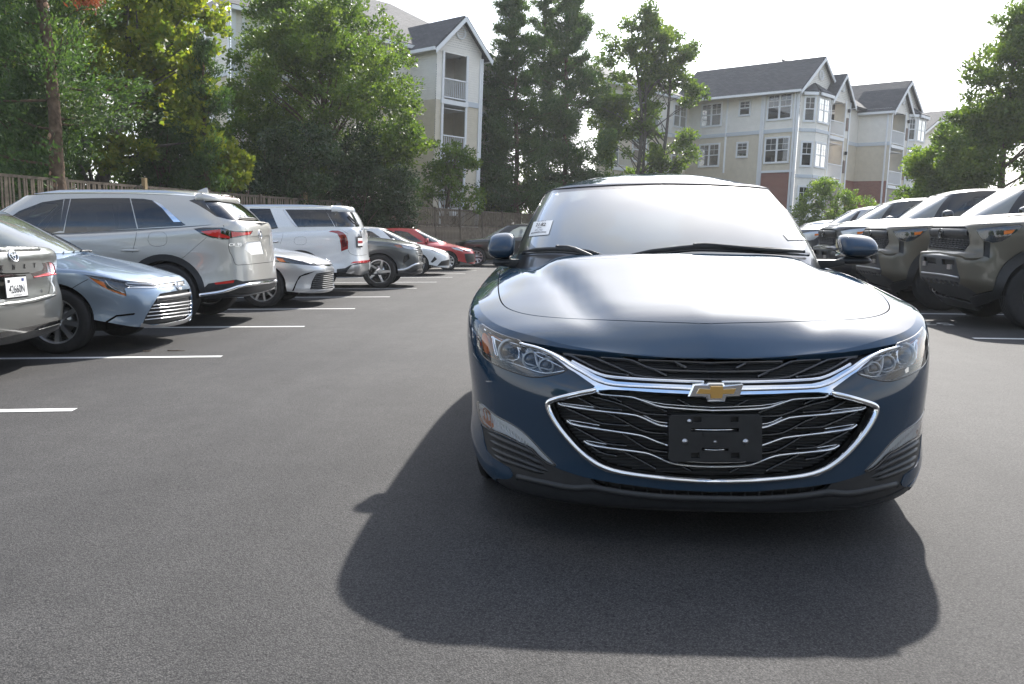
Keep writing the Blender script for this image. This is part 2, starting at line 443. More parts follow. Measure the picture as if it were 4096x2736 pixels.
def paint(name, col, metal=0.55, rough=0.32, coat=1.0, coat_add=0.0, spec=.5):
    m, nt = mat_new(name)
    b = nd(nt, 'ShaderNodeBsdfPrincipled'); o = nd(nt, 'ShaderNodeOutputMaterial'); nt.links.new(b.outputs[0], o.inputs[0])
    tc = nd(nt, 'ShaderNodeTexCoord')
    n = nd(nt, 'ShaderNodeTexNoise'); n.inputs['Scale'].default_value = 900; n.inputs['Detail'].default_value = 1
    nt.links.new(tc.outputs['Object'], n.inputs['Vector'])
    r = nd(nt, 'ShaderNodeValToRGB'); r.color_ramp.elements[0].position = .35; r.color_ramp.elements[1].position = .65
    r.color_ramp.elements[0].color = (*[c * .85 for c in col], 1); r.color_ramp.elements[1].color = (*[min(1, c * 1.15) for c in col], 1)
    nt.links.new(n.outputs['Fac'], r.inputs[0]); nt.links.new(r.outputs[0], b.inputs['Base Color'])
    # light road dust, stronger low down on the car, and a trace of orange peel
    n2 = nd(nt, 'ShaderNodeTexNoise'); n2.inputs['Scale'].default_value = 9; n2.inputs['Detail'].default_value = 6
    nt.links.new(tc.outputs['Object'], n2.inputs['Vector'])
    mr = nd(nt, 'ShaderNodeMapRange'); mr.inputs[1].default_value = .35; mr.inputs[2].default_value = .75; mr.inputs[3].default_value = .012 + coat_add; mr.inputs[4].default_value = .06 + coat_add
    nt.links.new(n2.outputs['Fac'], mr.inputs[0]); nt.links.new(mr.outputs[0], b.inputs['Coat Roughness'])
    b.inputs['Roughness'].default_value = rough; b.inputs['Metallic'].default_value = metal; b.inputs['Coat Weight'].default_value = coat; b.inputs['Specular IOR Level'].default_value = spec
    b.inputs['Coat IOR'].default_value = 1.55
    return m
def glass(name, tint, ior=1.5, rough=0.0, refl=1.0, film=0.0):
    m, nt = mat_new(name)
    t = nd(nt, 'ShaderNodeBsdfTransparent'); t.inputs[0].default_value = (*tint, 1)
    g = nd(nt, 'ShaderNodeBsdfGlossy'); g.inputs['Roughness'].default_value = rough; g.inputs[0].default_value = (refl, refl, refl, 1)
    fr = nd(nt, 'ShaderNodeFresnel'); fr.inputs[0].default_value = ior
    mx = nd(nt, 'ShaderNodeMixShader'); o = nd(nt, 'ShaderNodeOutputMaterial')
    k = nd(nt, 'ShaderNodeMath', operation='MULTIPLY'); k.inputs[1].default_value = 1.7; k.use_clamp = True   # two faces of the pane
    nt.links.new(fr.outputs[0], k.inputs[0]); nt.links.new(k.outputs[0], mx.inputs[0])
    if film:                                              # dusty film, thickened so its pale colour stands in for glare on the pane
        tl = nd(nt, 'ShaderNodeBsdfTranslucent'); tl.inputs[0].default_value = (.8, .84, .82, 1); df = nd(nt, 'ShaderNodeBsdfDiffuse'); df.inputs[0].default_value = (.8, .84, .82, 1)
        m1 = nd(nt, 'ShaderNodeMixShader'); m1.inputs[0].default_value = .5; nt.links.new(tl.outputs[0], m1.inputs[1]); nt.links.new(df.outputs[0], m1.inputs[2])
        m2 = nd(nt, 'ShaderNodeMixShader'); m2.inputs[0].default_value = film; nt.links.new(t.outputs[0], m2.inputs[1]); nt.links.new(m1.outputs[0], m2.inputs[2]); t = m2
    nt.links.new(t.outputs[0], mx.inputs[1]); nt.links.new(g.outputs[0], mx.inputs[2]); nt.links.new(mx.outputs[0], o.inputs[0])
    return m

M = {}
M['chrome'] = principled('chrome', (.82, .83, .85), .06, 1.0)
M['satin_metal'] = principled('satin_metal', (.55, .56, .58), .28, 1.0)
M['rim'] = principled('rim', (.5, .51, .53), .3, .9, coat=.4)
M['rim_dark'] = principled('rim_dark', (.03, .03, .033), .35, .5, coat=.4)
M['black_gloss'] = principled('black_gloss', (.008, .008, .009), .12, 0, coat=1)
M['black_plastic'] = principled('black_plastic', (.018, .019, .021), .46, noise=(35, .15), bump=(900, .15, .0004))
M['grey_plastic'] = principled('grey_plastic', (.045, .047, .051), .5, noise=(35, .1))
M['grille_black'] = principled('grille_black', (.006, .006, .007), .5)
M['gap'] = principled('gap', (.003, .003, .003), .9, spec=.1)
M['under'] = principled('under', (.012, .012, .012), .9, spec=.1)
M['tyre'] = principled('tyre', (.018, .018, .019), .75, noise=(22, .25), bump=(300, .2, .001), spec=.3)
M['amber'] = principled('amber', (.75, .17, .015), .2, 0, coat=1)
M['amber_dim'] = principled('amber_dim', (.55, .17, .05), .25, 0, coat=1)
M['red_lens'] = principled('red_lens', (.62, .012, .016), .12, 0, coat=1)
M['dark_red'] = principled('dark_red', (.10, .003, .005), .12, 0, coat=1)
M['lamp_bowl'] = principled('lamp_bowl', (.74, .75, .77), .3, .35)
M['lamp_dark'] = principled('lamp_dark', (.03, .032, .036), .25, .4, coat=.6)
M['lens_clear'] = glass('lens_clear', (.95, .96, .97), 1.42)
M['windshield'] = glass('windshield', (.66, .73, .70), 1.52, film=.46)
M['window'] = glass('window', (.30, .36, .34), 1.52)
M['window_dark'] = glass('window_dark', (.035, .038, .045), 1.55)
M['mirror'] = principled('mirror', (.9, .9, .9), .02, 1.0)
M['seat_grey'] = principled('seat_grey', (.50, .51, .51), .7, noise=(40, .1))
M['seat_dark'] = principled('seat_dark', (.03, .03, .032), .7)
M['interior'] = principled('interior', (.03, .032, .034), .8)
M['white_print'] = principled('white_print', (.78, .78, .77), .6)
M['ink'] = principled('ink', (.02, .02, .025), .6)
M['ink_blue'] = principled('ink_blue', (.03, .05, .2), .6)
M['gold'] = principled('gold', (.62, .36, .10), .35, .55, coat=.8)
# ------------------------------------------------------------------ ground
def asphalt():
    m, nt = mat_new('asphalt'); L = nt.links
    b = nd(nt, 'ShaderNodeBsdfPrincipled'); o = nd(nt, 'ShaderNodeOutputMaterial'); L.new(b.outputs[0], o.inputs[0])
    tc = nd(nt, 'ShaderNodeTexCoord')
    def noise(scale, det=4, rough=.55, dist=0.0):
        n = nd(nt, 'ShaderNodeTexNoise'); n.inputs['Scale'].default_value = scale; n.inputs['Detail'].default_value = det; n.inputs['Roughness'].default_value = rough
        n.inputs['Distortion'].default_value = dist
        L.new(tc.outputs['Object'], n.inputs['Vector']); return n.outputs['Fac']
    def ramp(f, p0, c0, p1, c1):
        r = nd(nt, 'ShaderNodeValToRGB'); e = r.color_ramp.elements; e[0].position = p0; e[1].position = p1; e[0].color = (*c0, 1); e[1].color = (*c1, 1); L.new(f, r.inputs[0]); return r.outputs[0]
    def mul(a, b_, fac=1.0):
        x = nd(nt, 'ShaderNodeMixRGB', blend_type='MULTIPLY'); x.inputs[0].default_value = fac; L.new(a, x.inputs[1]); L.new(b_, x.inputs[2]); return x.outputs[0]
    vor = nd(nt, 'ShaderNodeTexVoronoi'); vor.inputs['Scale'].default_value = 190; vor.inputs['Randomness'].default_value = 1
    L.new(tc.outputs['Object'], vor.inputs['Vector'])
    stone = ramp(vor.outputs['Distance'], .15, (1.25, 1.24, 1.22), .62, (.30, .30, .31))
    vcol = nd(nt, 'ShaderNodeRGBToBW'); L.new(vor.outputs['Color'], vcol.inputs[0])
    each = ramp(vcol.outputs[0], .2, (.72, .72, .73), .85, (1.25, 1.23, 1.2))
    fine = ramp(noise(420, 3), .3, (.75, .75, .75), .7, (1.2, 1.2, 1.2))
    pits = ramp(noise(80, 6, .75), .38, (.25, .25, .26), .47, (1, 1, 1))
    broad = ramp(noise(.55, 5, .6, .3), .3, (.86, .86, .87), .7, (1.12, 1.11, 1.1))
    mid = ramp(noise(4.0, 6, .65), .3, (.88, .88, .88), .7, (1.08, 1.08, 1.08))
    base = nd(nt, 'ShaderNodeRGB'); base.outputs[0].default_value = (.079, .078, .0775, 1)
    c = mul(base.outputs[0], stone, .7); c = mul(c, each); c = mul(c, fine); c = mul(c, pits); c = mul(c, broad); c = mul(c, mid)
    # faint paver streaks running along the aisle
    mp = nd(nt, 'ShaderNodeMapping'); mp.inputs['Scale'].default_value = (3.2, .06, 1); L.new(tc.outputs['Object'], mp.inputs[0])
    ns = nd(nt, 'ShaderNodeTexNoise'); ns.inputs['Scale'].default_value = 1; ns.inputs['Detail'].default_value = 4; L.new(mp.outputs[0], ns.inputs['Vector'])
    c = mul(c, ramp(ns.outputs['Fac'], .35, (.93, .93, .93), .65, (1.05, 1.05, 1.05)))
    # old drips and darker, coarser rake patches left by the paver
    dr = ramp(noise(2.3, 2, .4, .6), .70, (1, 1, 1), .78, (.80, .80, .81)); c = mul(c, dr)
    mp2 = nd(nt, 'ShaderNodeMapping'); mp2.inputs['Scale'].default_value = (.55, .16, 1); mp2.inputs['Rotation'].default_value = (0, 0, .5); L.new(tc.outputs['Object'], mp2.inputs[0])
    nr = nd(nt, 'ShaderNodeTexNoise'); nr.inputs['Scale'].default_value = 1; nr.inputs['Detail'].default_value = 8; nr.inputs['Roughness'].default_value = .7; L.new(mp2.outputs[0], nr.inputs['Vector'])
    c = mul(c, ramp(nr.outputs['Fac'], .42, (1, 1, 1), .62, (.80, .80, .81)))
    # pale dust specks
    sp = ramp(noise(75, 2, .5), .735, (0, 0, 0), .76, (.16, .155, .145))
    ad = nd(nt, 'ShaderNodeMixRGB', blend_type='ADD'); ad.inputs[0].default_value = .5; L.new(c, ad.inputs[1]); L.new(sp, ad.inputs[2])
    L.new(ad.outputs[0], b.inputs['Base Color'])
    b.inputs['Roughness'].default_value = .8; b.inputs['Specular IOR Level'].default_value = .22
    h = nd(nt, 'ShaderNodeMath', operation='MULTIPLY_ADD'); L.new(vor.outputs['Distance'], h.inputs[0]); h.inputs[1].default_value = -1.0
    L.new(noise(52, 5, .7), h.inputs[2])
    bp = nd(nt, 'ShaderNodeBump'); bp.inputs['Strength'].default_value = .5; bp.inputs['Distance'].default_value = .003; L.new(h.outputs[0], bp.inputs['Height'])
    L.new(bp.outputs[0], b.inputs['Normal'])
    return m
M['asphalt'] = asphalt()
M['soil'] = principled('soil', (.07, .065, .035), .95, noise=(1.5, .5), spec=.1)
M['paint_line'] = principled('paint_line', (.62, .62, .60), .6, noise=(60, .16), bump=(300, .3, .002))
def sheet_plane(name, pts, z, mat, kind='structure', parent=None):
    o = link(name, mesh(name, [(x, y, z) for x, y in pts], [tuple(range(len(pts)))]), mat, parent)
    if parent is None: tag(o, kind=kind)
    return o
tag(sheet_plane('ground', [(-400, -400), (400, -400), (400, 900), (-400, 900)], -0.03, M['soil']), 'bare brown soil and grass beyond the parking lot', 'ground')
lot = sheet_plane('parking_lot', [(60, -60), (60, 75), (4.0, 75), (-2.6, 47), (-5.2, 39.7), (-9.1, 28), (-10.9, 20), (-11.6, 12), (-11.6, -60)], 0.0, M['asphalt'])
tag(lot, 'fresh dark grey asphalt of the parking lot', 'parking lot')
# painted stall lines
def line(x0, y0, x1, y1, w=.10):
    d = np.array([x1 - x0, y1 - y0], float); d /= np.linalg.norm(d); n = np.array([-d[1], d[0]]) * w / 2
    a, b = np.array([x0, y0]), np.array([x1, y1])
    # the end of each line is cut along the aisle
    k = w / 2 * d[1] / max(abs(d[0]), .2)
    pts = [a - n, b - n, b + n, a + n]
    tag(sheet_plane('parking_line', [tuple(p) for p in pts], .004, M['paint_line'], parent=None), kind='structure')
for (xe, ye, tilt) in [(-3.10, 5.50, 7.4), (-3.13, 8.10, 7.4), (-3.16, 10.93, 7.2), (-3.17, 13.75, 7.2), (-3.15, 16.55, 7), (-3.10, 19.40, 7), (-3.04, 22.15, 7), (-2.96, 24.85, 7), (-2.87, 27.4, 7), (-2.75, 29.9, 7), (-2.6, 32.4, 7), (-2.4, 35.0, 7)]:
    line(xe - 5.2 * math.cos(R(tilt)), ye - 5.2 * math.sin(R(tilt)), xe, ye)
for (xe, ye) in [(4.55, 10.02), (4.60, 13.32), (4.75, 16.3), (4.85, 19.2), (4.9, 22.1), (4.9, 25.0)]:
    line(xe, ye, xe + 5.4 * math.cos(R(5)), ye - 5.4 * math.sin(R(5)))

_c = ground((3748, 1297)); _e = np.array([-1.0, .07, 0]); _t = text_obj('stall_number', '53', M['paint_line'], None, (_c[0], _c[1] + .16, .005), _e, (-.07, -1.0, 0), .46, squash=.95)
tag(_t, 'white stall number painted on the asphalt before the olive truck', 'marking', kind='structure')
def twig(label, p, L, ang, r):
    c = ground(p); mb = MB(); rng = random.Random(int(p[0])); P = [np.array((c[0] + math.cos(ang) * L * (q - .5), c[1] + math.sin(ang) * L * (q - .5) + rng.uniform(-.01, .01), r + .003 + rng.uniform(0, .004))) for q in np.linspace(0, 1, 6)]
    mb.tube([p_ - np.array((c[0], c[1], 0)) for p_ in P], [r, r * .9, r * .8, r * .7, r * .5, r * .3], 6); mb.tube([P[2] - np.array((c[0], c[1], 0)), P[2] - np.array((c[0], c[1], 0)) + np.array((.05 * math.cos(ang + .7), .05 * math.sin(ang + .7), .006))], [r * .6, r * .2], 5)
    o = mb.build('twig', M['twig'], None, True, loc=(c[0], c[1], 0)); tag(o, label, 'twig')
M['twig'] = principled('twig', (.10, .065, .04), .9)
twig('small brown twig on the asphalt in front of the blue-silver sedan', (706, 1407), .17, .1, .006)
twig('pale wood chip on the asphalt left of the small twig', (588, 1409), .09, -.2, .006)
# ------------------------------------------------------------------ wheels
def wheel_meshes(r, w, rim_r, style):
    """meshes with the axle along +x, outer face at +x"""
    t = MB(); h = w / 2
    prof = [(rim_r * .98, -h * .86), (rim_r + .012, -h * .98), (r * .90, -h * 1.02), (r * .965, -h * .93), (r, -h * .74)]
    for g in (-.45, -.15, .15, .45):
        prof += [(r, h * (g - .035) * 1.3), (r - .009, h * (g - .03) * 1.3), (r - .009, h * (g + .03) * 1.3), (r, h * (g + .035) * 1.3)]
    prof += [(r, h * .74), (r * .965, h * .93), (r * .90, h * 1.02), (rim_r + .012, h * .98), (rim_r * .98, h * .86)]
    t.lathe(prof, 0, 48)
    b = MB()                                                      # barrel, brake disc and back plate
    b.lathe([(rim_r * .99, -h * .86), (rim_r * .9, -h * .6), (rim_r * .88, h * .55)], 0, 40)
    b.lathe([(rim_r * .88, -h * .2), (0.0, -h * .2)], 0, 40)
    disc = MB(); disc.lathe([(0.0, h * .05), (rim_r * .66, h * .05), (rim_r * .66, -h * .02), (0.0, -h * .02)], 0, 32)
    rm = MB()
    rm.lathe([(rim_r * .90, h * .50), (rim_r * .93, h * .80), (rim_r * .965, h * .90), (rim_r * 1.0, h * .90), (rim_r * 1.0, h * .80)], 0, 48)
    rm.lathe([(0.0, h * .74), (.032, h * .74), (.036, h * .70), (.075, h * .66), (.085, h * .40)], 0, 24)
    n, wi, wo, tw = style
    for k in range(n):
        a = 2 * math.pi * (k + .25) / n; ca, sa = math.cos(a), math.sin(a); cb, sb = math.cos(a + tw), math.sin(a + tw)
        def pt(rr, lat, x, o):
            c_, s_ = (cb, sb) if o else (ca, sa)
            return (x, rr * c_ - lat * s_, rr * s_ + lat * c_)
        ri, ro = .055, rim_r * .95
        V = [pt(ri, -wi, h * .45, 0), pt(ri, wi, h * .45, 0), pt(ri, wi * .7, h * .68, 0), pt(ri, -wi * .7, h * .68, 0),
             pt(ro, -wo, h * .55, 1), pt(ro, wo, h * .55, 1), pt(ro, wo * .75, h * .84, 1), pt(ro, -wo * .75, h * .84, 1)]
        rm.add(V, [(0, 1, 2, 3), (4, 7, 6, 5), (3, 2, 6, 7), (0, 4, 5, 1), (1, 5, 6, 2), (0, 3, 7, 4)])
    return t.mesh('tyre', True), b.mesh('barrel', True), disc.mesh('brake_disc', True), rm.mesh('rim', False)
WHEELS = {}
def add_wheels(root, xf, key, r, w, rim_r, style, spots, mat='rim', hub=None):
    """spots: (lateral, along, side) in car coordinates"""
    if key not in WHEELS:
        ms = wheel_meshes(r, w, rim_r, style)
        for me, mm in zip(ms, ('tyre', 'rim_dark', 'satin_metal', mat)): me.materials.append(M[mm])
        WHEELS[key] = ms
    t, b, d, rm = WHEELS[key]
    for (x, y, sd) in spots:
        c = xf.pt((x, y, r)) - rootpos(root)
        e = empty('wheel'); e.parent = root; e.location = c
        e.rotation_euler = (random.uniform(0, 6), 0, xf.ang + (0 if sd > 0 else math.pi)); e.rotation_mode = 'XYZ'
        for nm, me in (('tyre', t), ('barrel', b), ('brake_disc', d), ('rim', rm)):
            link(nm, me, None, e)
            if nm == 'rim': autosmooth_mesh(me)
def autosmooth_mesh(me):
    if me.get('as'): return
    bm = bmesh.new(); bm.from_mesh(me); bmesh.ops.remove_doubles(bm, verts=bm.verts, dist=1e-5)
    bmesh.ops.recalc_face_normals(bm, faces=bm.faces)
    for e in bm.edges: e.smooth = not (len(e.link_faces) == 2 and e.calc_face_angle(0) > R(30))
    for f in bm.faces: f.smooth = True
    bm.to_mesh(me); bm.free(); me['as'] = 1

class XF:
    """car frame -> world. car frame: x to the right seen from the front of the car looking at it... x lateral, y from nose to tail, z up"""
    def __init__(s, origin, ang): s.o = np.array([origin[0], origin[1], 0.0]); s.ang = ang; s.c, s.s = math.cos(ang), math.sin(ang)
    def pt(s, p):
        p = np.asarray(p, float)
        x, y, z = p[..., 0], p[..., 1], p[..., 2]
        return np.stack([s.o[0] + x * s.c - y * s.s, s.o[1] + x * s.s + y * s.c, z], -1)
    def vec(s, p): return s.pt(p) - s.o

class Shell:
    """car body: lower shell wrapped round the plan outline, bonnet and boot caps, glasshouse and roof"""
    def __init__(s, xf, plan, prof, hood_c, yh, gb, gt, roof_c, rear_seam=True, crown=2.2, deck_c=None, yd=None, n=(8, 8), smooth=0, crown_fn=None, roofp=2.4, deckp=4.0):
        s.xf = xf; s.rear_seam = rear_seam
        # plan: list of (x, y, nx, ny); prof(k, x, y) -> [(z, inset)...] from bottom to shoulder
        half = []
        for k, (x, y, nx, ny) in enumerate(plan):
            half.append([(x - nx * i, y - ny * i, z) for z, i in prof(k, x, y)])
        half = np.array(half)                                                # front centre -> rear centre, +x side
        mir = half * np.array([-1, 1, 1])
        if rear_seam: full = np.concatenate([mir[::-1], half[1:]], 0)         # rear centre(-x) .. front .. rear centre(+x)
        else: full = np.concatenate([half, mir[::-1][1:]], 0)                # front centre(+x) .. rear .. front centre(-x)
        G = spl(full, n[0]); G = np.swapaxes(spl(np.swapaxes(G, 0, 1), n[1]), 0, 1)
        for _ in range(smooth):
            G[1:-1, 1:-1] = (G[1:-1, 1:-1] * 2 + G[2:, 1:-1] + G[:-2, 1:-1] + G[1:-1, 2:] + G[1:-1, :-2]) / 6
            G[1:-1, -1] = (G[1:-1, -1] * 2 + G[2:, -1] + G[:-2, -1]) / 4
        s.lowc = G
        s.low = s.mk(G, (0, 1.5, .5))
        # dense top edge of the +x half, front to rear
        m = (G.shape[0] - 1) // 2
        E = G[m:, -1] if rear_seam else G[:m + 1, -1]
        s.edge = E
        i = int(np.searchsorted(E[:, 1], yh)); rows = E[:max(i, 3)]
        s.hood = s.cap(rows, hood_c, crown, crown_fn)
        s.deck = None
        if deck_c is not None:
            i = int(np.searchsorted(E[:, 1], yd)); rows = E[i:][::-1]; s.deck = s.cap(rows, deck_c, deckp)
        # glasshouse: gb, gt lists of (x, y, z) front centre -> rear centre
        gb, gt = np.array(gb, float), np.array(gt, float)
        lv = []
        for t in np.linspace(0, 1, 5):
            p = gb * (1 - t) + gt * t; nrm = np.zeros_like(p)
            d = np.gradient(p, axis=0); nrm[:, 0] = d[:, 1]; nrm[:, 1] = -d[:, 0]; l = np.linalg.norm(nrm, axis=1, keepdims=True); nrm /= np.maximum(l, 1e-9)
            p = p + nrm * .035 * 4 * t * (1 - t); lv.append(p)
        # fold the last bit inwards so the rail is round
        H = np.array(lv).swapaxes(0, 1); mirH = H * np.array([-1, 1, 1])
        full = np.concatenate([mirH[::-1], H[1:]], 0) if rear_seam else np.concatenate([H, mirH[::-1][1:]], 0)
        full[:, :, 0][np.abs(full[:, :, 0]) < 1e-6] = 0
        G = spl(full, n[0]); G = np.swapaxes(spl(np.swapaxes(G, 0, 1), n[1]), 0, 1)
        s.gh = s.mk(G, (0, 2.4, 1.0))
        m = (G.shape[0] - 1) // 2
        E = G[m:, -1] if rear_seam else G[:m + 1, -1]
        B = G[m:, 0] if rear_seam else G[:m + 1, 0]
        # ledge between the shoulder and the foot of the side glass
        ya, yb = yh - .75, (yd if yd is not None else E[-1, 1]) + .25
        ii = np.argsort(B[:, 1]); B = B[ii]; Eo = s.edge; jj = np.argsort(Eo[:, 1]); Eo = Eo[jj]
        ys = np.linspace(ya, yb, 60); s.ledge = []
        for sg in (1, -1):
            L = np.zeros((60, 5, 3))
            for i, y in enumerate(ys):
                xo, zo = np.interp(y, Eo[:, 1], Eo[:, 0]), np.interp(y, Eo[:, 1], Eo[:, 2])
                xi, zi = np.interp(y, B[:, 1], B[:, 0]) - .05, np.interp(y, B[:, 1], B[:, 2]) + .012
                xi = min(xi, xo - .005)
                for q in range(5):
                    t = q / 4; L[i, q] = (sg * (xo + (xi - xo) * t), y, zo + (zi - zo) * math.sin(t * math.pi / 2))
            W = s.xf.pt(L); sf = Surf(W)
            if sf.N[:, :, 2].mean() < 0: sf.N = -sf.N
            s.ledge.append(sf)
        s.redge = E
        s.roof = s.cap(E, roof_c, roofp)
    def mk(s, G, c):
        W = s.xf.pt(G); sf = Surf(W); cen = s.xf.pt(np.array(c))
        if ((W - cen) * sf.N).sum(2).mean() < 0: sf.N = -sf.N
        return sf
    def cap(s, rows, zc, p, fn=None):
        nb = 49; b = np.linspace(-1, 1, nb); b = np.sign(b) * (1 - (1 - np.abs(b)) ** 1.25)   # denser near the edges
        yc, zz = np.array(zc)[:, 0], np.array(zc)[:, 1]
        G = np.zeros((len(rows), nb, 3))
        C = spl(np.array(zc, float), 12)
        o = np.argsort(C[:, 0]); C = C[o]
        for i, (x, y, z) in enumerate(rows):
            zcen = np.interp(y, C[:, 0], C[:, 1])
            G[i, :, 0] = b * x; G[i, :, 1] = y; G[i, :, 2] = z + (max(zcen, z - .02) - z) * (1 - np.abs(b) ** p)
        if fn is not None: G = fn(G)
        W = s.xf.pt(G); sf = Surf(W)
        if sf.N[:, :, 2].mean() < 0: sf.N = -sf.N
        return sf
    def side(s, surf, pts, sgn=1):
        """outline given in side view (y, z) of the car, thrown onto the flank"""
        out = []
        for y, z in pts:
            o = s.xf.pt((sgn * 4.0, y, z)); out.append(surf.hit(o, s.xf.vec((-sgn, 0, 0))))
        return out
    def front(s, surf, pts, sgn=1):
        """outline in front (sgn 1) or rear (-1) view (x, z)"""
        return [surf.hit(s.xf.pt((x, -3.0 if sgn > 0 else 9.0, z)), s.xf.vec((0, sgn, 0))) for x, z in pts]
    def top(s, surf, pts):
        return [surf.hit(s.xf.pt((x, y, 4.0)), (0, 0, -1.0)) for x, y in pts]
def arch(cy, r, z0=.12, cz=None, n=22, rz=None):
    cz = r * .86 if cz is None else cz; rz = r if rz is None else rz
    P = [(cy + r * math.cos(a), cz + rz * math.sin(a)) for a in np.linspace(math.pi + .0, 0, n)]
    return [(cy - r, z0 - .3)] + P + [(cy + r, z0 - .3)]
def seat(parent, xf, x, y, z=.45, mat='seat_grey', h=.62, w=.25, d=1):
    """front seat: cushion, reclined back and head restraint, facing -y"""
    def blob(cs, rs, n=10):
        V, Fs = [], []
        for i, (c, r) in enumerate(zip(cs, rs)):
            for k in range(n):
                a = 2 * math.pi * k / n; ca, sa = math.cos(a), math.sin(a)
                V.append((c[0] + r[0] * np.sign(ca) * abs(ca) ** .5, c[1] + r[1] * np.sign(sa) * abs(sa) ** .6, c[2]))
        m = len(cs)
        for i in range(m - 1):
            for k in range(n): Fs.append((i * n + k, i * n + (k + 1) % n, (i + 1) * n + (k + 1) % n, (i + 1) * n + k))
        Fs += [tuple(reversed(range(n))), tuple(range((m - 1) * n, m * n))]
        return V, Fs
    s = MB()
    V, Fs = blob([(x, y - .05, z - .16), (x, y - .05, z - .02), (x, y - .04, z)], [(w, .26), (w, .27), (w * .9, .22)]); s.add(xf.pt(V), Fs)
    V, Fs = blob([(x, y + .20, z - .05), (x, y + .26, z + .25), (x, y + .34, z + .5), (x, y + .37, z + h - .02), (x, y + .38, z + h)],
                 [(w * .95, .08), (w, .09), (w * .95, .085), (w * .75, .07), (w * .5, .03)]); s.add(xf.pt(V), Fs)
    o = s.buildw('seat', M[mat], parent, True)
    hmb = MB(); V, Fs = blob([(x, y + .385, z + h + .03), (x, y + .39, z + h + .06), (x, y + .40, z + h + .16), (x, y + .41, z + h + .2), (x, y + .41, z + h + .215)],
                 [(w * .35, .03), (w * .56, .055), (w * .56, .06), (w * .48, .05), (w * .3, .02)]); hmb.add(xf.pt(V), Fs)
    for q in (-.05, .05): hmb.tube([xf.pt((x + q, y + .385, z + h - .03)), xf.pt((x + q, y + .39, z + h + .06))], .007, 6)
    hmb.buildw('head_restraint', M[mat], o, True)
    return o
def lump(parent, name, xf, c, r, mat, e=(.55, .55), n=(18, 12), fn=None):
    """superellipsoid in the car frame"""
    V, Fs = [], []
    sg = lambda a, p: math.copysign(abs(a) ** p, a)
    nu, nv = n
    for j in range(nv + 1):
        ph = -math.pi / 2 + math.pi * j / nv
        for i in range(nu):
            th = 2 * math.pi * i / nu
            p = [r[0] * sg(math.cos(ph), e[1]) * sg(math.cos(th), e[0]), r[1] * sg(math.cos(ph), e[1]) * sg(math.sin(th), e[0]), r[2] * sg(math.sin(ph), e[1])]
            if fn: p = fn(*p)
            V.append((c[0] + p[0], c[1] + p[1], c[2] + p[2]))
    for j in range(nv):
        for i in range(nu): Fs.append((j * nu + i, j * nu + (i + 1) % nu, (j + 1) * nu + (i + 1) % nu, (j + 1) * nu + i))
    return meshw(name, xf.pt(V), Fs, mat, parent, True)
def underbody(root, xf, w, y0, y1, z0=.16, z1=.42):
    mb = MB(); V = [(-w, y0, z0), (w, y0, z0), (w, y1, z0), (-w, y1, z0), (-w, y0, z1), (w, y0, z1), (w, y1, z1), (-w, y1, z1)]
    mb.add(xf.pt(V), [(0, 3, 2, 1), (4, 5, 6, 7), (0, 1, 5, 4), (1, 2, 6, 5), (2, 3, 7, 6), (3, 0, 4, 7)])
    return mb.buildw('underbody', M['under'], root)
def liner(root, xf, x, y, r, w, sgn, cz):
    """dark wheel well"""
    V, Fs = [], []; n = 14
    for i in range(n + 1):
        a = math.pi * i / n
        for q in (0, 1): V.append((sgn * (x - q * w), y + r * math.cos(a), cz + r * math.sin(a)))
    for i in range(n): Fs.append((2 * i, 2 * i + 1, 2 * i + 3, 2 * i + 2))
    b = len(V); V += [(sgn * (x - w), y + r, cz - .08), (sgn * (x - w), y - r, cz - .08)]
    Fs.append(tuple([2 * i + 1 for i in range(n + 1)] + [b + 1, b]))
    return meshw('wheel_well', xf.pt(V), Fs, M['under'], root)
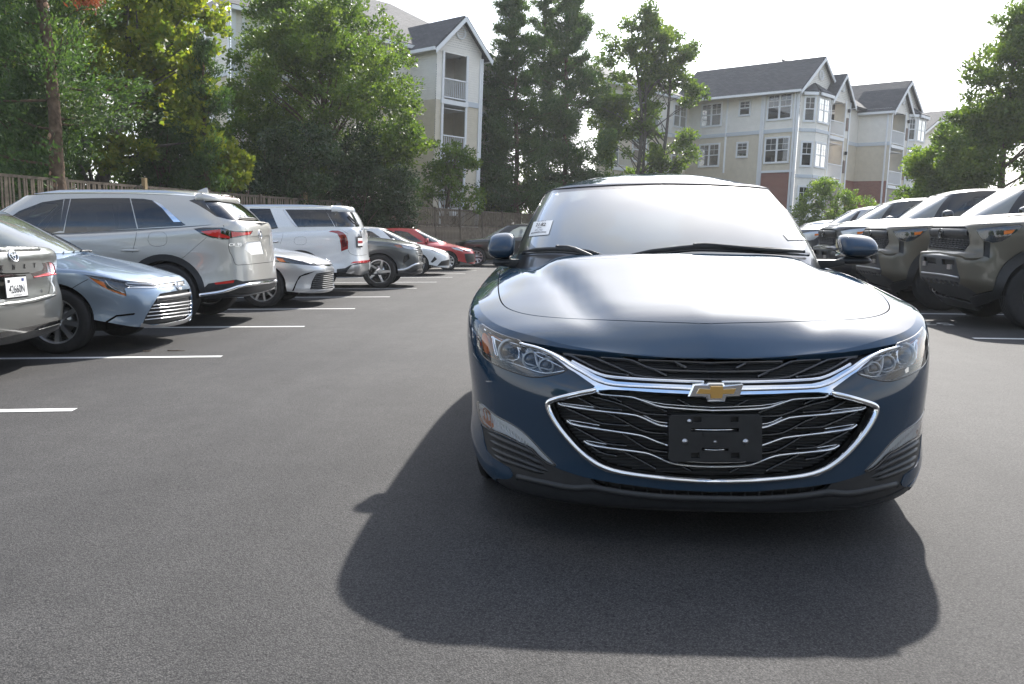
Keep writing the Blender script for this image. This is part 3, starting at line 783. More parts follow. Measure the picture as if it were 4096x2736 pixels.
# ------------------------------------------------------------------ the blue sedan in front
M['paint_blue'] = paint('paint_blue', (.017, .039, .068), .0, .6, spec=.0)
def build_hero():
    root = thing('sedan_car', 'dark blue metallic sedan facing the camera with gold cross emblem and no front plate', 'car', (.54, 5.4, 0))
    xf = XF((.532, 3.05), -R(1.25))
    pl = [(0, 0), (.2, .004), (.38, .030), (.53, .078), (.66, .152), (.76, .246), (.833, .37), (.882, .515), (.914, .69), (.932, .90), (.94, 1.15), (.942, 1.8), (.94, 2.7), (.93, 3.5), (.90, 4.1), (.84, 4.55), (.70, 4.78), (.45, 4.88), (.2, 4.92), (0, 4.93)]
    P = np.array(pl) * np.array([1.018, 1.0]); d = np.gradient(P, axis=0); d[0] = (1, 0); d[-1] = (-1, 0); nn = np.stack([d[:, 1], -d[:, 0]], 1); nn /= np.linalg.norm(nn, axis=1, keepdims=True)
    plan = [(*P[i], *nn[i]) for i in range(len(P))]
    fz = [(.125, .16), (.135, .045), (.185, .012), (.27, .006), (.40, .0), (.51, .0), (.585, .022), (.645, .058), (.676, .098)]
    def prof(k, x, y):
        t = min(1, max(0, (y - .02) / .60)); t = t * t * (3 - 2 * t)
        # flank: sill to shoulder
        zs = np.interp(y, [0, .45, .62, 1.2, 1.85, 3.15, 4.2, 4.93], [.68, .775, .812, .866, .915, .98, .99, .98])
        z0 = np.interp(y, [0, .7, 1.5, 4.9], [.125, .20, .17, .22])
        sd = [(z0, .07), (z0 + .03, .02), (z0 + .10, .005), (z0 + (zs - z0) * .30, .014), (z0 + (zs - z0) * .48, .012), (z0 + (zs - z0) * .66, .0), (z0 + (zs - z0) * .84, -.004), (zs - .012, .012), (zs + .006, .045)]
        out = []
        zt = np.interp(x, [0, .2, .38, .53, .655, .75, .82, .868, .9, .92], [.676, .682, .697, .711, .735, .752, .766, .782, .80, .82]); kz = (zt - .27) / (.676 - .27)
        ff = [(z if z < .3 else .27 + (z - .27) * kz, i_) for z, i_ in fz]
        for (za, ia), (zb, ib) in zip(ff, sd):
            out.append((za * (1 - t) + zb * t, ia * (1 - t) + ib * t))
        return out
    def hoodfn(G):
        x, y = G[..., 0], G[..., 1]
        ax = np.abs(x)
        f = np.clip((y - .16) / .35, 0, 1); f = f * f * (3 - 2 * f)
        # raised centre panel bounded by two creases that run from the wings of the windscreen towards the badge
        xc = np.interp(y, [.1, .35, .7, 1.25, 2.0], [.30, .36, .44, .60, .66])
        rid = .022 * f * (1 / (1 + np.exp((ax - xc) / .022)))
        val = -.012 * f * np.exp(-((ax - xc - .07) / .055) ** 2)
        cen = .036 * np.clip((y - .06) / .2, 0, 1) * np.clip(.32 - ax, 0, None)
        edge = np.clip((np.abs(np.linspace(-1, 1, G.shape[1]))), 0, 1)
        fade = np.clip((1 - np.abs(x) / np.maximum(np.abs(G[:, -1:, 0]), 1e-4)) / .2, 0, 1)
        G[..., 2] += (rid + val + cen - .008 * f) * fade
        return G
    hc = [(.09, .674), (.13, .70), (.20, .742), (.29, .783), (.42, .822), (.62, .868), (.85, .924), (1.05, .975), (1.22, 1.006), (1.45, 1.012), (1.9, .99)]
    gb = [(0, 1.19, .962), (.22, 1.205, .960), (.42, 1.255, .950), (.60, 1.35, .930), (.715, 1.49, .905), (.78, 1.67, .880), (.812, 1.98, .872), (.825, 2.7, .915), (.80, 3.5, .955), (.74, 4.0, .97), (.58, 4.2, .97), (.3, 4.27, .97), (0, 4.29, .97)]
    gt = [(0, 2.10, 1.408), (.2, 2.105, 1.407), (.37, 2.125, 1.404), (.49, 2.165, 1.398), (.57, 2.235, 1.386), (.612, 2.35, 1.376), (.625, 2.55, 1.385), (.64, 2.95, 1.395), (.62, 3.35, 1.37), (.58, 3.6, 1.34), (.47, 3.7, 1.345), (.25, 3.74, 1.36), (0, 3.75, 1.365)]
    gb = [(x * (1.04 if y < 3 else 1.02), y, z) for x, y, z in gb]; gt = [(x * 1.06, y, z) for x, y, z in gt]
    roofc = [(2.1, 1.408), (2.25, 1.444), (2.5, 1.484), (2.8, 1.502), (3.1, 1.49), (3.5, 1.43), (3.75, 1.365)]
    S = Shell(xf, plan, prof, hc, 1.95, gb, gt, roofc, True, 4.0, [(4.3, 1.0), (4.6, 1.0), (4.93, .98)], 3.9, (8, 6), 3, hoodfn)
    low, hood, gh, roof = S.low, S.hood, S.gh, S.roof
    pb = M['paint_blue']
    # ---------------- front fascia outlines, traced on the near half and mirrored
    lamp = Z(3, [(235, 80), (290, 122), (380, 167), (470, 197), (545, 218), (562, 252), (640, 270), (720, 302), (800, 343), (870, 392), (924, 444), (880, 470), (800, 490), (700, 507), (620, 502), (520, 473), (420, 437), (330, 397), (262, 347), (228, 292), (211, 222), (217, 140)])
    upper = Z(3, [(548, 217), (700, 246), (850, 272), (1000, 292), (1300, 316), (1700, 333), (2078, 340), (2078, 582), (1700, 568), (1500, 560), (1300, 546), (1230, 530), (1150, 500), (1060, 452), (960, 402), (880, 354), (800, 318), (700, 283), (563, 250)])
    wing = Z(3, [(563, 251), (700, 283), (800, 318), (880, 354), (960, 402), (1060, 452), (1150, 500), (1230, 530), (1300, 546), (1500, 560), (1700, 568), (2078, 582), (2078, 656), (1900, 643), (1600, 629), (1400, 613), (1250, 606), (1160, 612), (1125, 598), (1140, 582), (1060, 527), (980, 472), (930, 444), (870, 394), (800, 346), (700, 302), (564, 264)])
    ring_o = Z(3, [(1128, 597), (1000, 624), (880, 654), (800, 675), (762, 693), (750, 715), (759, 762), (800, 842), (870, 942), (950, 1042), (1030, 1122), (1120, 1192), (1220, 1242), (1350, 1272), (1600, 1304), (1800, 1324), (2078, 1340)])
    ring_i = Z(3, [(1165, 620), (1000, 646), (900, 668), (812, 690), (780, 708), (786, 750), (832, 840), (902, 940), (982, 1030), (1062, 1105), (1152, 1168), (1242, 1210), (1380, 1243), (1600, 1273), (1800, 1293), (2078, 1308)])
    gtop = Z(3, [(2078, 656), (1900, 643), (1600, 629), (1400, 613), (1250, 607)])
    open_ = ring_i + gtop
    ring = ring_o + list(reversed(open_[:len(ring_i)])) + Z(3, [(1165, 612)])
    fog = Z(3, [(205, 692), (240, 712), (290, 752), (335, 792), (400, 832), (470, 864), (545, 912), (610, 967), (662, 1022), (722, 1090), (782, 1150), (842, 1207), (770, 1188), (695, 1132), (625, 1058), (560, 1034), (480, 990), (400, 952), (320, 922), (268, 890), (235, 850), (216, 780)])
    amberf = Z(3, [(236, 742), (285, 760), (318, 830), (330, 915), (285, 892), (248, 855), (226, 800)])
    lower = Z(3, [(240, 868), (268, 898), (330, 935), (430, 980), (550, 1033), (625, 1054), (700, 1134), (780, 1194), (860, 1228), (960, 1262), (1060, 1292), (1300, 1336), (1700, 1386), (2078, 1404), (2078, 1700), (1500, 1700), (900, 1640), (500, 1560), (250, 1430), (200, 1330), (250, 1278), (330, 1298), (440, 1306), (478, 1296), (489, 1272), (462, 1216), (400, 1180), (330, 1138), (285, 1080), (262, 1000)])
    slot = Z(3, [(1092, 1302), (1300, 1342), (1700, 1392), (2078, 1410), (2078, 1456), (1800, 1451), (1500, 1431), (1300, 1402), (1190, 1374), (1130, 1345)])
    regs = []
    mid = (low.U - 1) / 2
    def both(key, px, rnd=0, centre=True):
        uv = low.px(densify(rounded(px, rnd), 14) if rnd else densify(px, 14))
        if centre:
            uv = [(mid if abs(u - mid) < .35 else u, v) for u, v in uv]
        if key == 'lower': uv = [(u, 0 if v < 7 else v) for u, v in uv]
        regs.append((key, uv)); regs.append((key, low.mir(uv)))
    both('lower', lower); both('slot', slot); both('lamp', lamp, 1, False); both('upper', upper); both('ring', ring); both('open', open_); both('wing', wing)
    both('fog', fog, 1, False); both('amberf', amberf, 1, False)
    # wheel arches
    for sg in (1, -1):
        for cy_ in (.98, 3.81): regs.append(('hole', S.side(low, arch(cy_, .365, cz=.325), sg)))
    # seam between bumper and wing on the flank
    seam = Z(3, [(40, 55), (120, 40), (180, 30), (225, 62)])
    T = tess(low, regs, (1.5, 1.0))
    body = sheet(low, T['base'], 'body', pb, root, 0, .03)
    sheet(low, T['lower'], 'lower_bumper', M['black_plastic'], root, -.004, .02)
    gr = sheet(low, T['upper'], 'upper_grille', M['grille_black'], root, -.035, .02)
    gl = sheet(low, T['open'], 'lower_grille', M['grille_black'], root, -.05, .02)
    sheet(low, T['slot'], 'air_intake', M['grille_black'], root, -.04, .02)
    def split(part, surf=low):
        uv, F = part; c = uv[F].mean(1)[:, 0] < mid; return [compact(uv, F[c]), compact(uv, F[~c])]
    # chrome wing and surround: thick, crowned
    sheet(low, T['wing'], 'chrome_wing', M['chrome'], root, .012, .05)
    sheet(low, T['ring'], 'chrome_surround', M['chrome'], root, .006, .04)
    def mirx(uv): return low.mir(uv)
    mid_ring = [((a_[0] + b_[0]) / 2, (a_[1] + b_[1]) / 2) for a_, b_ in zip(ring_o, ring_i)]
    uv = low.px(densify(rounded(mid_ring, 1, False), 10, False)); uv[-1] = (mid, uv[-1][1])
    for u in (uv, mirx(uv)): bar(low, u, 'chrome_trim', M['chrome'], root, .019, .011, .005)
    # rounded front edge on the chrome
    for name, px_, w, h, off in [('chrome_trim', [(560, 257), (700, 292), (800, 334), (880, 380), (960, 432), (1060, 486), (1150, 540), (1230, 566), (1300, 578), (1500, 590), (1700, 600), (2078, 618)], .010, .006, .013),
                                 ('chrome_trim', [(950, 369), (1050, 424), (1150, 471), (1230, 495), (1420, 511), (1700, 526), (1990, 536)], .011, .007, -.012)]:
        uv = pathpx(low, Z(3, px_), 10)
        bar(low, uv, name, M['chrome'], root, w, h, off); bar(low, mirx(uv), name, M['chrome'], root, w, h, off)
    # bright grille bars
    cb = [[(1150, 627), (1190, 641), (1420, 657), (1480, 678), (1560, 708), (1620, 733), (1700, 746), (1900, 762), (2078, 770)],
          [(835, 712), (862, 728), (1000, 752), (1200, 780), (1440, 804), (1510, 830), (1600, 874), (1645, 892), (1702, 898)],
          [(902, 850), (950, 885), (1200, 925), (1480, 965), (1540, 985), (1620, 1018), (1702, 1046)],
          [(1040, 1012), (1090, 1045), (1250, 1070), (1500, 1100), (1580, 1120), (1680, 1165), (1760, 1196), (1900, 1210), (2078, 1218)]]
    for q, px_ in enumerate(cb):
        uv = pathpx(low, Z(3, px_), 8)
        if q in (0, 3): uv[-1] = (mid, uv[-1][1])
        for u in (uv, mirx(uv)): bar(low, u, 'grille_bar', M['chrome'], gl, .008, .010, -.018, bow=.7)
    for px_ in [[(835, 710), (1120, 746)], [(902, 848), (1162, 893)], [(1040, 1010), (1215, 1042)], [(1440, 658), (1620, 712), (1900, 735), (2078, 743)], [(1510, 810), (1610, 862), (1702, 874)], [(1780, 1172), (1900, 1184), (2078, 1190)]]:
        uv = pathpx(low, Z(3, px_), 10)
        for u in (uv, mirx(uv)): bar(low, u, 'grille_bar', M['chrome'], gl, .0035, .004, -.022)
    # dark slats: diagonals and the fine louvre behind
    dg = [[(960, 655), (1120, 742), (1170, 755), (1340, 770)], [(1090, 652), (1330, 718), (1480, 790), (1560, 806), (1702, 812)], [(1210, 640), (1340, 700)],
          [(880, 752), (1140, 872), (1190, 885), (1400, 900)], [(1210, 800), (1300, 832), (1470, 930), (1540, 952), (1702, 966)], [(950, 908), (1190, 1035), (1260, 1050), (1380, 1058)],
          [(1270, 935), (1330, 955), (1500, 1065), (1570, 1096), (1702, 1110)], [(1080, 1060), (1180, 1120), (1300, 1140)], [(1320, 1090), (1470, 1165), (1610, 1240)],
          [(1500, 700), (1700, 780)], [(1780, 670), (1900, 735)], [(1820, 1225), (1900, 1262)]]
    for px_ in dg:
        uv = pathpx(low, Z(3, px_), 10)
        for u in (uv, mirx(uv)): bar(low, u, 'grille_slat', M['black_gloss'], gl, .009, .012, -.034)
    lv = MB()
    for yy in range(650, 1300, 26):
        # keep each louvre inside the opening
        poly = np.array(open_); row = []
        for xx in range(770, 2079, 12):
            p = Z(3, [(xx, yy + (xx - 2078) * -.0)])[0]
            if inpoly(np.array([p]), poly)[0]: row.append(p)
        if len(row) > 3:
            uv = low.px(row); uv[-1] = (mid, uv[-1][1])
            for u in (uv, mirx(uv)): bar(low, u, '', None, None, .005, .009, -.049, mb=lv)
    tag(lv.buildw('louvre', M['black_plastic'], gl, True), kind='stuff')
    # upper grille slats
    for px_ in [[(880, 300), (1080, 322), (1140, 335), (1280, 400), (1380, 450), (1480, 490), (1700, 505), (2078, 512)], [(1180, 330), (1400, 345), (1450, 362), (1560, 415), (1640, 432), (1900, 440), (2078, 444)],
                [(1480, 350), (1800, 360), (2078, 372)], [(930, 305), (1130, 420), (1200, 450), (1400, 480)], [(1700, 480), (1600, 430)], [(1860, 412), (1760, 362)]]:
        uv = pathpx(low, Z(3, px_), 10)
        for u in (uv, mirx(uv)): bar(low, u, 'grille_slat', M['black_gloss'], gr, .010, .012, -.022)
    uf = MB()
    for k in range(9):
        px_ = [(1000 + 40 * k, 318 + 18 * k), (1400, 335 + 17 * k), (2078, 362 + 17 * k)]
        uv = pathpx(low, Z(3, px_), 14)
        for u in (uv, mirx(uv)): bar(low, u, '', None, None, .004, .007, -.036, mb=uf)
    tag(uf.buildw('louvre', M['black_plastic'], gr, True), kind='stuff')
    # intake fins
    fn_ = MB()
    for xx in range(1210, 2090, 110):
        uv = low.px(Z(3, [(xx, 1300 + (xx - 1092) * .09), (xx + 4, 1470)]))
        for u in (uv, mirx(uv)): bar(low, u, 'fin', M['black_plastic'], root, .006, .01, -.035)
    # lower side vents: ribs
    for q, px_ in enumerate([[(262, 925), (330, 965), (430, 1010), (560, 1062), (640, 1098), (700, 1150)], [(272, 985), (360, 1030), (470, 1075), (580, 1118), (680, 1165), (760, 1215)], [(285, 1045), (370, 1090), (500, 1140), (620, 1185), (720, 1225), (800, 1262)],
                              [(300, 1095), (400, 1150), (520, 1190), (640, 1230), (760, 1268)]]):
        uv = pathpx(low, Z(3, px_), 8)
        for u in (uv, mirx(uv)): bar(low, u, 'vent_rib', M['black_plastic'], root, .022, .014, -.008, taper=True)
    # lip crease and splitter ridge
    uv = pathpx(low, Z(3, [(520, 1290), (700, 1330), (880, 1372), (1000, 1385), (1100, 1372), (1190, 1392), (1400, 1428), (1700, 1458), (2078, 1470)]), 10); uv[-1] = (mid, uv[-1][1])
    for u in (uv, mirx(uv)): bar(low, u, 'lip_ridge', M['black_plastic'], root, .028, .010, -.006, taper=False)
    # head lamps: deep dark bowl, clear cover, chrome bezels, projectors
    for sd, (lp, fg, am) in enumerate(zip(split(T['lamp']), split(T['fog']), split(T['amberf']))):
        mx = (lambda u: u) if sd == 0 else mirx
        if np.mean(low.pos(lp[0][lp[1][:50].ravel()])[:, 0]) > .53 and sd == 0: mx = mirx
        hl = sheet(low, lp, 'headlight', M['lamp_dark'], root, -.055, .01)
        sheet(low, lp, 'lens', M['lens_clear'], hl, .001, .004)
        rim_ = mx(low.px(densify(rounded(lamp, 1), 10)))
        bar(low, rim_, 'bezel', M['black_gloss'], hl, .009, .006, -.004, closed=True)
        for px_, w, h, off, mm in [([(248, 110), (330, 165), (440, 205), (530, 232), (548, 252)], .020, .016, -.030, 'chrome'),
                                   ([(228, 300), (300, 352), (440, 384), (560, 421), (680, 462), (760, 471), (840, 455), (905, 443)], .008, .012, -.024, 'chrome'),
                                   ([(300, 170), (308, 260), (330, 345)], .010, .014, -.030, 'chrome'), ([(500, 240), (515, 300), (500, 370), (350, 350)], .006, .010, -.032, 'chrome'),
                                   ([(570, 275), (640, 285), (660, 310), (700, 330), (800, 375), (880, 425)], .006, .010, -.032, 'chrome'),
                                   ([(640, 300), (650, 380), (665, 410)], .008, .012, -.036, 'lamp_bowl'), ([(665, 415), (780, 438), (785, 380), (760, 350)], .005, .01, -.034, 'lamp_bowl'), ([(540, 300), (540, 380), (640, 405)], .005, .01, -.034, 'lamp_bowl')]:
            bar(low, mx(pathpx(low, Z(3, px_), 8)), 'lamp_trim', M[mm], hl, w, h, off)
        ambp = Z(3, [(241, 148), (268, 160), (284, 230), (288, 318), (262, 322), (240, 272), (231, 200)])
        uvp = mx(low.px(densify(rounded(ambp, 1), 8)))
        tt = tess(low, [('a', uvp)], (1, .7), max(0, min(u for u, v in uvp) - 3), min(low.U - 1, max(u for u, v in uvp) + 3))
        sheet(low, tt['a'], 'side_marker', M['amber'], hl, -.010, .02)
        for (cx_, cy_, r_) in [(412, 272, .040), (590, 340, .028), (715, 388, .024)]:
            uvc = mx(low.px(Z(3, [(cx_, cy_)]))); c = low.pos(uvc, -.045)[0]; c = c - rootpos(hl)
            pm = MB(); pr = [(r_ * 1.22, -.01), (r_ * 1.22, .012), (r_ * 1.02, .016), (r_ * 1.0, .006)]
            pm.lathe([(a, -b) for a, b in pr], 1, 28, 0)
            pm.build('projector_ring', M['lamp_bowl'], hl, True, loc=tuple(c))
            ps = MB(); ps.lathe([(r_ * math.cos(a), -.022 * math.sin(a)) for a in np.linspace(0, math.pi / 2, 7)], 1, 28)
            ps.build('projector', M['black_gloss'], hl, True, loc=tuple(c))
        fo = sheet(low, fg, 'fog_lamp', M['fog_reflector'], root, -.009, .01)
        fo2 = sheet(low, am, 'turn_reflector', M['amber_dim'], fo, -.012, .01)
        for part in (fg, am): sheet(low, part, 'lens', M['lens_clear'], fo, .001, .004)
        bar(low, mx(low.px(densify(rounded(fog, 1), 10))), 'bezel', M['black_gloss'], fo, .008, .005, -.003, closed=True)
        rb = MB()
        for k in range(16):
            a = np.array((232, 735)) + (np.array((620, 1035)) - np.array((232, 735))) * k / 16
            uv = mx(low.px(Z(3, [(a[0], a[1] + 10), (a[0] + 14, a[1] + 75)])))
            bar(low, uv, '', None, None, .006, .004, -.009, mb=rb)
        tag(rb.buildw('reflector_rib', M['fog_reflector'], fo, True), kind='stuff')
    # ---------------- bonnet
    sh = Z(1, [(430, 745), (398, 830), (376, 930), (379, 1020), (400, 1098), (455, 1148), (600, 1192), (850, 1218), (1300, 1236), (1800, 1254), (2078, 1263)])
    shp = hood.px(densify(rounded(sh, 2, False), 12, False))
    V2 = hood.V - 1
    hm = V2 / 2
    shp[-1] = (shp[-1][0], hm)
    full = shp + [(u, V2 - v) for u, v in reversed(shp[:-1])]
    w = .30
    def buf(uv, wm):
        uv = np.array(uv); P = hood.pos(uv); out_l, out_r = [], []
        for i in range(len(uv)):
            t = P[min(i + 1, len(P) - 1)] - P[max(i - 1, 0)]; t /= np.linalg.norm(t) + 1e-9; b_ = np.cross(t, hood.nor(uv[i:i + 1])[0])
            out_l.append(hood.near(P[i] + b_ * wm / 2)); out_r.append(hood.near(P[i] - b_ * wm / 2))
        return out_l + out_r[::-1]
    gapuv = buf(full, .0055)
    # rear edge of the bonnet and the cowl behind it
    cowl = [(x, 1.20 + .50 * (abs(x) / .75) ** 2.6) for x in np.linspace(-.76, .76, 33)]
    cw = S.top(hood, cowl + [(.70, 1.93), (-.70, 1.93)])
    TH = tess(hood, [('cowl', cw), ('gap', gapuv)], (1.0, 1.0))
    bon = sheet(hood, TH['base'], 'bonnet', pb, root, 0, .012)
    sheet(hood, TH['gap'], 'shut_line', M['gap'], root, -.008, 0)
    sheet(hood, TH['cowl'], 'cowl', M['black_plastic'], root, -.012, .01)
    if S.deck is not None:
        TD = tess(S.deck, [], (2, 2)); sheet(S.deck, TD['base'], 'boot_lid', pb, root, 0, 0)
    # ---------------- glasshouse
    gmid = (gh.U - 1) / 2
    wso = Z(1, [(533, 668), (600, 520), (680, 360), (765, 210), (1000, 190), (1300, 172), (1600, 163), (2000, 160)])
    wl_ = gh.px(densify(wso, 14, False)); k0 = wl_[0]
    wl_ = [(k0[0] - .0, 0.0)] + wl_
    top_v = wl_[-1][1]
    left = [q for q in wl_ if q[0] < gmid]; ws = left + [(gmid, top_v)] + [(gh.U - 1 - u, v) for u, v in reversed(left)]
    gi = Z(1, [(620, 600), (690, 455), (745, 330), (800, 235), (1100, 208), (1400, 198), (1435, 205), (1450, 270), (1490, 290), (1660, 288), (1725, 270), (1740, 200), (2000, 195)])
    gi_ = gh.px(densify(gi[:7], 14, False)); gi_b = gh.px(densify(Z(1, [(640, 640), (700, 690), (1000, 712), (1500, 722), (2000, 722)]), 14, False))
    left_in = [q for q in gi_b if q[0] < gmid][::-1] + [(gi_[0][0], gi_[0][1])] + [q for q in gi_ if q[0] < gmid]
    tv = [q for q in gi_ if q[0] < gmid][-1][1]; bv = min([q for q in gi_b if q[0] < gmid], key=lambda q: -q[0])[1]
    li = [q for q in left_in if q[0] < gmid - .5]
    inner = li + [(gh.U - 1 - u, v) for u, v in reversed(li)]
    # side glass
    regs = [('frit', ws), ('wind', inner)]
    for sg in (1, -1):
        regs.append(('side', S.side(gh, [(1.95, .99), (2.2, 1.14), (2.48, 1.31), (2.62, 1.345), (2.86, 1.355), (2.86, .985), (2.0, .965)], sg)))
        regs.append(('side', S.side(gh, [(2.93, .985), (2.93, 1.355), (3.2, 1.345), (3.45, 1.30), (3.70, 1.15), (3.78, 1.02), (3.70, .99)], sg)))
    rw = S.front(gh, [(.004 + .60 * i / 8, 1.03) for i in range(9)] + [(.50 - .496 * i / 8, 1.31) for i in range(9)], -1)
    regs += [('rear', rw), ('rear', gh.mir(rw))]
    regs = [r for r in regs if len(r[1])]
    TG = tess(gh, regs, (1.5, 1.0))
    sheet(gh, TG['base'], 'pillar_frame', pb, root, 0, .015)
    wsd = sheet(gh, TG['wind'], 'windshield', M['windshield'], root, -.004, 0)
    sheet(gh, TG['frit'], 'frit_band', M['frit'], wsd, -.004, .006)
    sheet(gh, TG['side'], 'side_window', M['window'], root, -.004, 0); sheet(gh, TG['rear'], 'rear_window', M['window_clear'], root, -.004, 0)
    # gap between glass and body
    uvg = [q for q in ws if q[1] > .2]
    bar(gh, uvg, 'windshield_seal', M['black_plastic'], root, .007, .003, -.002)
    for lg in S.ledge: TL = tess(lg, [], (2, 1)); sheet(lg, TL['base'], 'shoulder', pb, root, -.001, 0)
    TR = tess(roof, [], (1, 1)); sheet(roof, TR['base'], 'roof', pb, root, 0, 0)
    # camera pod shade behind the glass
    pod = gh.px(rounded(Z(1, [(1432, 200), (1452, 275), (1495, 292), (1660, 290), (1722, 272), (1742, 198)]), 1)); pod = [p for p in pod]
    # keep it symmetrical about the centre of the screen
    du = gmid - np.mean([p[0] for p in pod]); pod = [(u + du, v) for u, v in pod]
    tp = tess(gh, [('p', pod)], (1, .6), min(u for u, v in pod) - 3, max(u for u, v in pod) + 3)
    sheet(gh, tp['p'], 'camera_shade', M['frit'], wsd, -.010, .02)
    # wipers
    for px_ in ([(570, 712), (620, 706), (860, 702), (1020, 718), (1235, 750)], [(1335, 752), (1500, 735), (1790, 700), (1930, 688), (2150, 695), (2348, 702), (2600, 716), (2800, 726)]):
        uv = pathpx(gh, Z(1, px_), 10)
        wp = bar(gh, uv, 'wiper', M['black_plastic'], root, .022, .020, .014, taper=True)
        uv = pathpx(gh, [(x, y + 5) for x, y in Z(1, px_)], 10); bar(gh, uv, 'wiper_blade', M['black_gloss'], wp, .008, .012, .004)
    for px_ in ([(850, 698), (960, 702), (1080, 755), (1120, 775)], [(1900, 690), (1990, 684), (2200, 702), (2420, 722), (2740, 735)]):
        uv = pathpx(gh, Z(1, px_), 10); bar(gh, uv, 'wiper_arm', M['black_plastic'], root, .018, .012, .028)
    # sticker inside the screen and inspection label
    stk = Z(1, [(655, 464), (806, 450), (770, 562), (616, 577)])
    uv = gh.px(densify(stk, 20)); tp = tess(gh, [('p', uv)], (1, .6), min(u for u, v in uv) - 3, max(u for u, v in uv) + 3)
    sk = sheet(gh, tp['p'], 'stock_sticker', M['white_print'], root, -.0005, 0)
    a, b_, c, d_ = gh.pos(gh.px(stk), .006); n_ = gh.nor(gh.px(stk)).mean(0)
    def on(q, r): return a * (1 - q) * (1 - r) + b_ * q * (1 - r) + c * q * r + d_ * (1 - q) * r
    ex, ey = b_ - a, a - d_
    for s_, q, r, sz in [('June 2024 30', .52, .15, .017), ('21:82', .52, .46, .048), ('2024', .5, .62, .022), ('X51,152', .5, .78, .024)]:
        text_obj('print', s_, M['ink'] if sz != .017 else M['ink'], sk, on(q, r), ex, ey, sz, bold=.0008 if sz > .04 else 0, surf=gh)
    bc = MB(); rr = random.Random(3); q = .12
    while q < .86:
        wq = rr.choice([.008, .012, .02]); V = [gh.pos([gh.near(k_)], .002)[0] for k_ in (on(q, .84), on(q + wq, .84), on(q + wq, .92), on(q, .92))]; bc.add(V, [(3, 2, 1, 0)]); q += wq + rr.choice([.008, .014])
    tag(bc.buildw('barcode', M['ink'], sk), kind='stuff')
    lab = Z(2, [(455, 560), (578, 555), (636, 606), (495, 606)])
    uv = gh.px(densify(lab, 20)); tp = tess(gh, [('p', uv)], (1, .6), min(u for u, v in uv) - 3, max(u for u, v in uv) + 3)
    sheet(gh, tp['p'], 'inspection_label', M['white_print'], root, -.0005, 0)
    # ---------------- badge
    cen = low.pos([(mid, low.px(Z(3, [(2078, 622)]))[0][1])])[0]
    y0 = cen[1] - .016
    def pz(pts, dy): return [tuple(at_y(p, y0 + dy)) for p in Z(3, pts)]
    bo = [(2005, 562), (2020, 550), (2140, 550), (2150, 572), (2296, 565), (2268, 655), (2160, 662), (2150, 696), (2015, 696), (2005, 662), (1862, 656), (1900, 565)]
    bi = [(2038, 575), (2135, 575), (2140, 600), (2240, 597), (2222, 635), (2138, 638), (2130, 672), (2040, 674), (2036, 638), (1928, 634), (1950, 597), (2036, 600)]
    def slab(name, pts, mat, dy, th, parent, inset=.006):
        F0 = pz(pts, dy); B0 = [(x, y + th, z) for x, y, z in F0]; n = len(F0); c_ = np.mean(F0, 0)
        F1 = [tuple(np.array(p) + (c_ - np.array(p)) / np.linalg.norm(c_ - np.array(p)) * inset + np.array([0, -.004, 0])) for p in F0]
        V = F1 + F0 + B0; Fs = [tuple(range(n))]
        for i in range(n): j = (i + 1) % n; Fs += [(i, n + i, n + j, j), (n + i, 2 * n + i, 2 * n + j, n + j)]
        return meshw(name, V, Fs, mat, parent)
    em = slab('emblem', bo, M['chrome'], 0, .03, root); slab('emblem_face', bi, M['gold'], -.007, .006, em, .002)
    # ---------------- number plate holder
    ph = empty('plate_holder'); ph.parent = root; ph.location = (0, 0, 0)
    c0 = low.pos([(mid, low.px(Z(3, [(2078, 985)]))[0][1])])[0]; yp = c0[1] - .030
    def pw(x, y, dy=0): return np.array(at_y(Z(3, [(x, y)])[0], yp + dy))
    # plate blank with openings, cut in the plane of its face
    ou = rounded([(1712, 805), (2444, 803), (2442, 1165), (1712, 1168)], 0); ou = [(1735, 806), (2425, 803), (2443, 820), (2443, 1150), (2425, 1166), (1735, 1168), (1713, 1150), (1716, 824)]
    hl_ = [[(1905, 818), (1968, 818), (1968, 860), (1905, 860)], [(2196, 816), (2258, 816), (2258, 858), (2196, 858)], [(1886, 1098), (1952, 1098), (1952, 1142), (1886, 1142)], [(2200, 1098), (2266, 1098), (2266, 1142), (2200, 1142)],
           [(1890, 905), (2262, 905), (2262, 934), (1890, 934)], [(1970, 1062), (2180, 1062), (2180, 1084), (1970, 1084)]]
    vs_, es_ = [], []
    for lp in [ou] + hl_:
        b0 = len(vs_); vs_ += [Vector(p) for p in lp]; es_ += [(b0 + i, b0 + (i + 1) % len(lp)) for i in range(len(lp))]
    v2, _, f2, _, _, _ = delaunay_2d_cdt(vs_, es_, [], 0, 1e-6); v2 = np.array([tuple(p) for p in v2])
    keep = [f for f in f2 if inpoly(v2[list(f)].mean(0)[None], ou)[0] and not any(inpoly(v2[list(f)].mean(0)[None], h)[0] for h in hl_)]
    Fp = [pw(*p) for p in v2]; V = list(Fp) + [p + np.array([0, .014, 0]) for p in Fp]; n_ = len(Fp); Fs = [tuple(f) for f in keep]
    for lp in [ou] + hl_:
        ids = [int(np.argmin(((v2 - np.array(p)) ** 2).sum(1))) for p in lp]
        for i in range(len(ids)): a_, b2 = ids[i], ids[(i + 1) % len(ids)]; Fs.append((a_, b2, n_ + b2, n_ + a_))
    plate = meshw('blank', V, Fs, M['black_plastic'], ph)
    V = [pw(*p, .0141) for p in ou]; meshw('back_plate', V, [tuple(range(len(V)))], M['grille_black'], ph)
    mb = MB()
    for (x0, yy0, x1, yy1) in [(1985, 935, 2175, 968), (1985, 1052, 2175, 1062)]:
        a_, b2 = pw(x0, yy1, -.006), pw(x1, yy0, -.0005); mb.box(a_, b2)
    mb.buildw('rib', M['black_plastic'], ph)
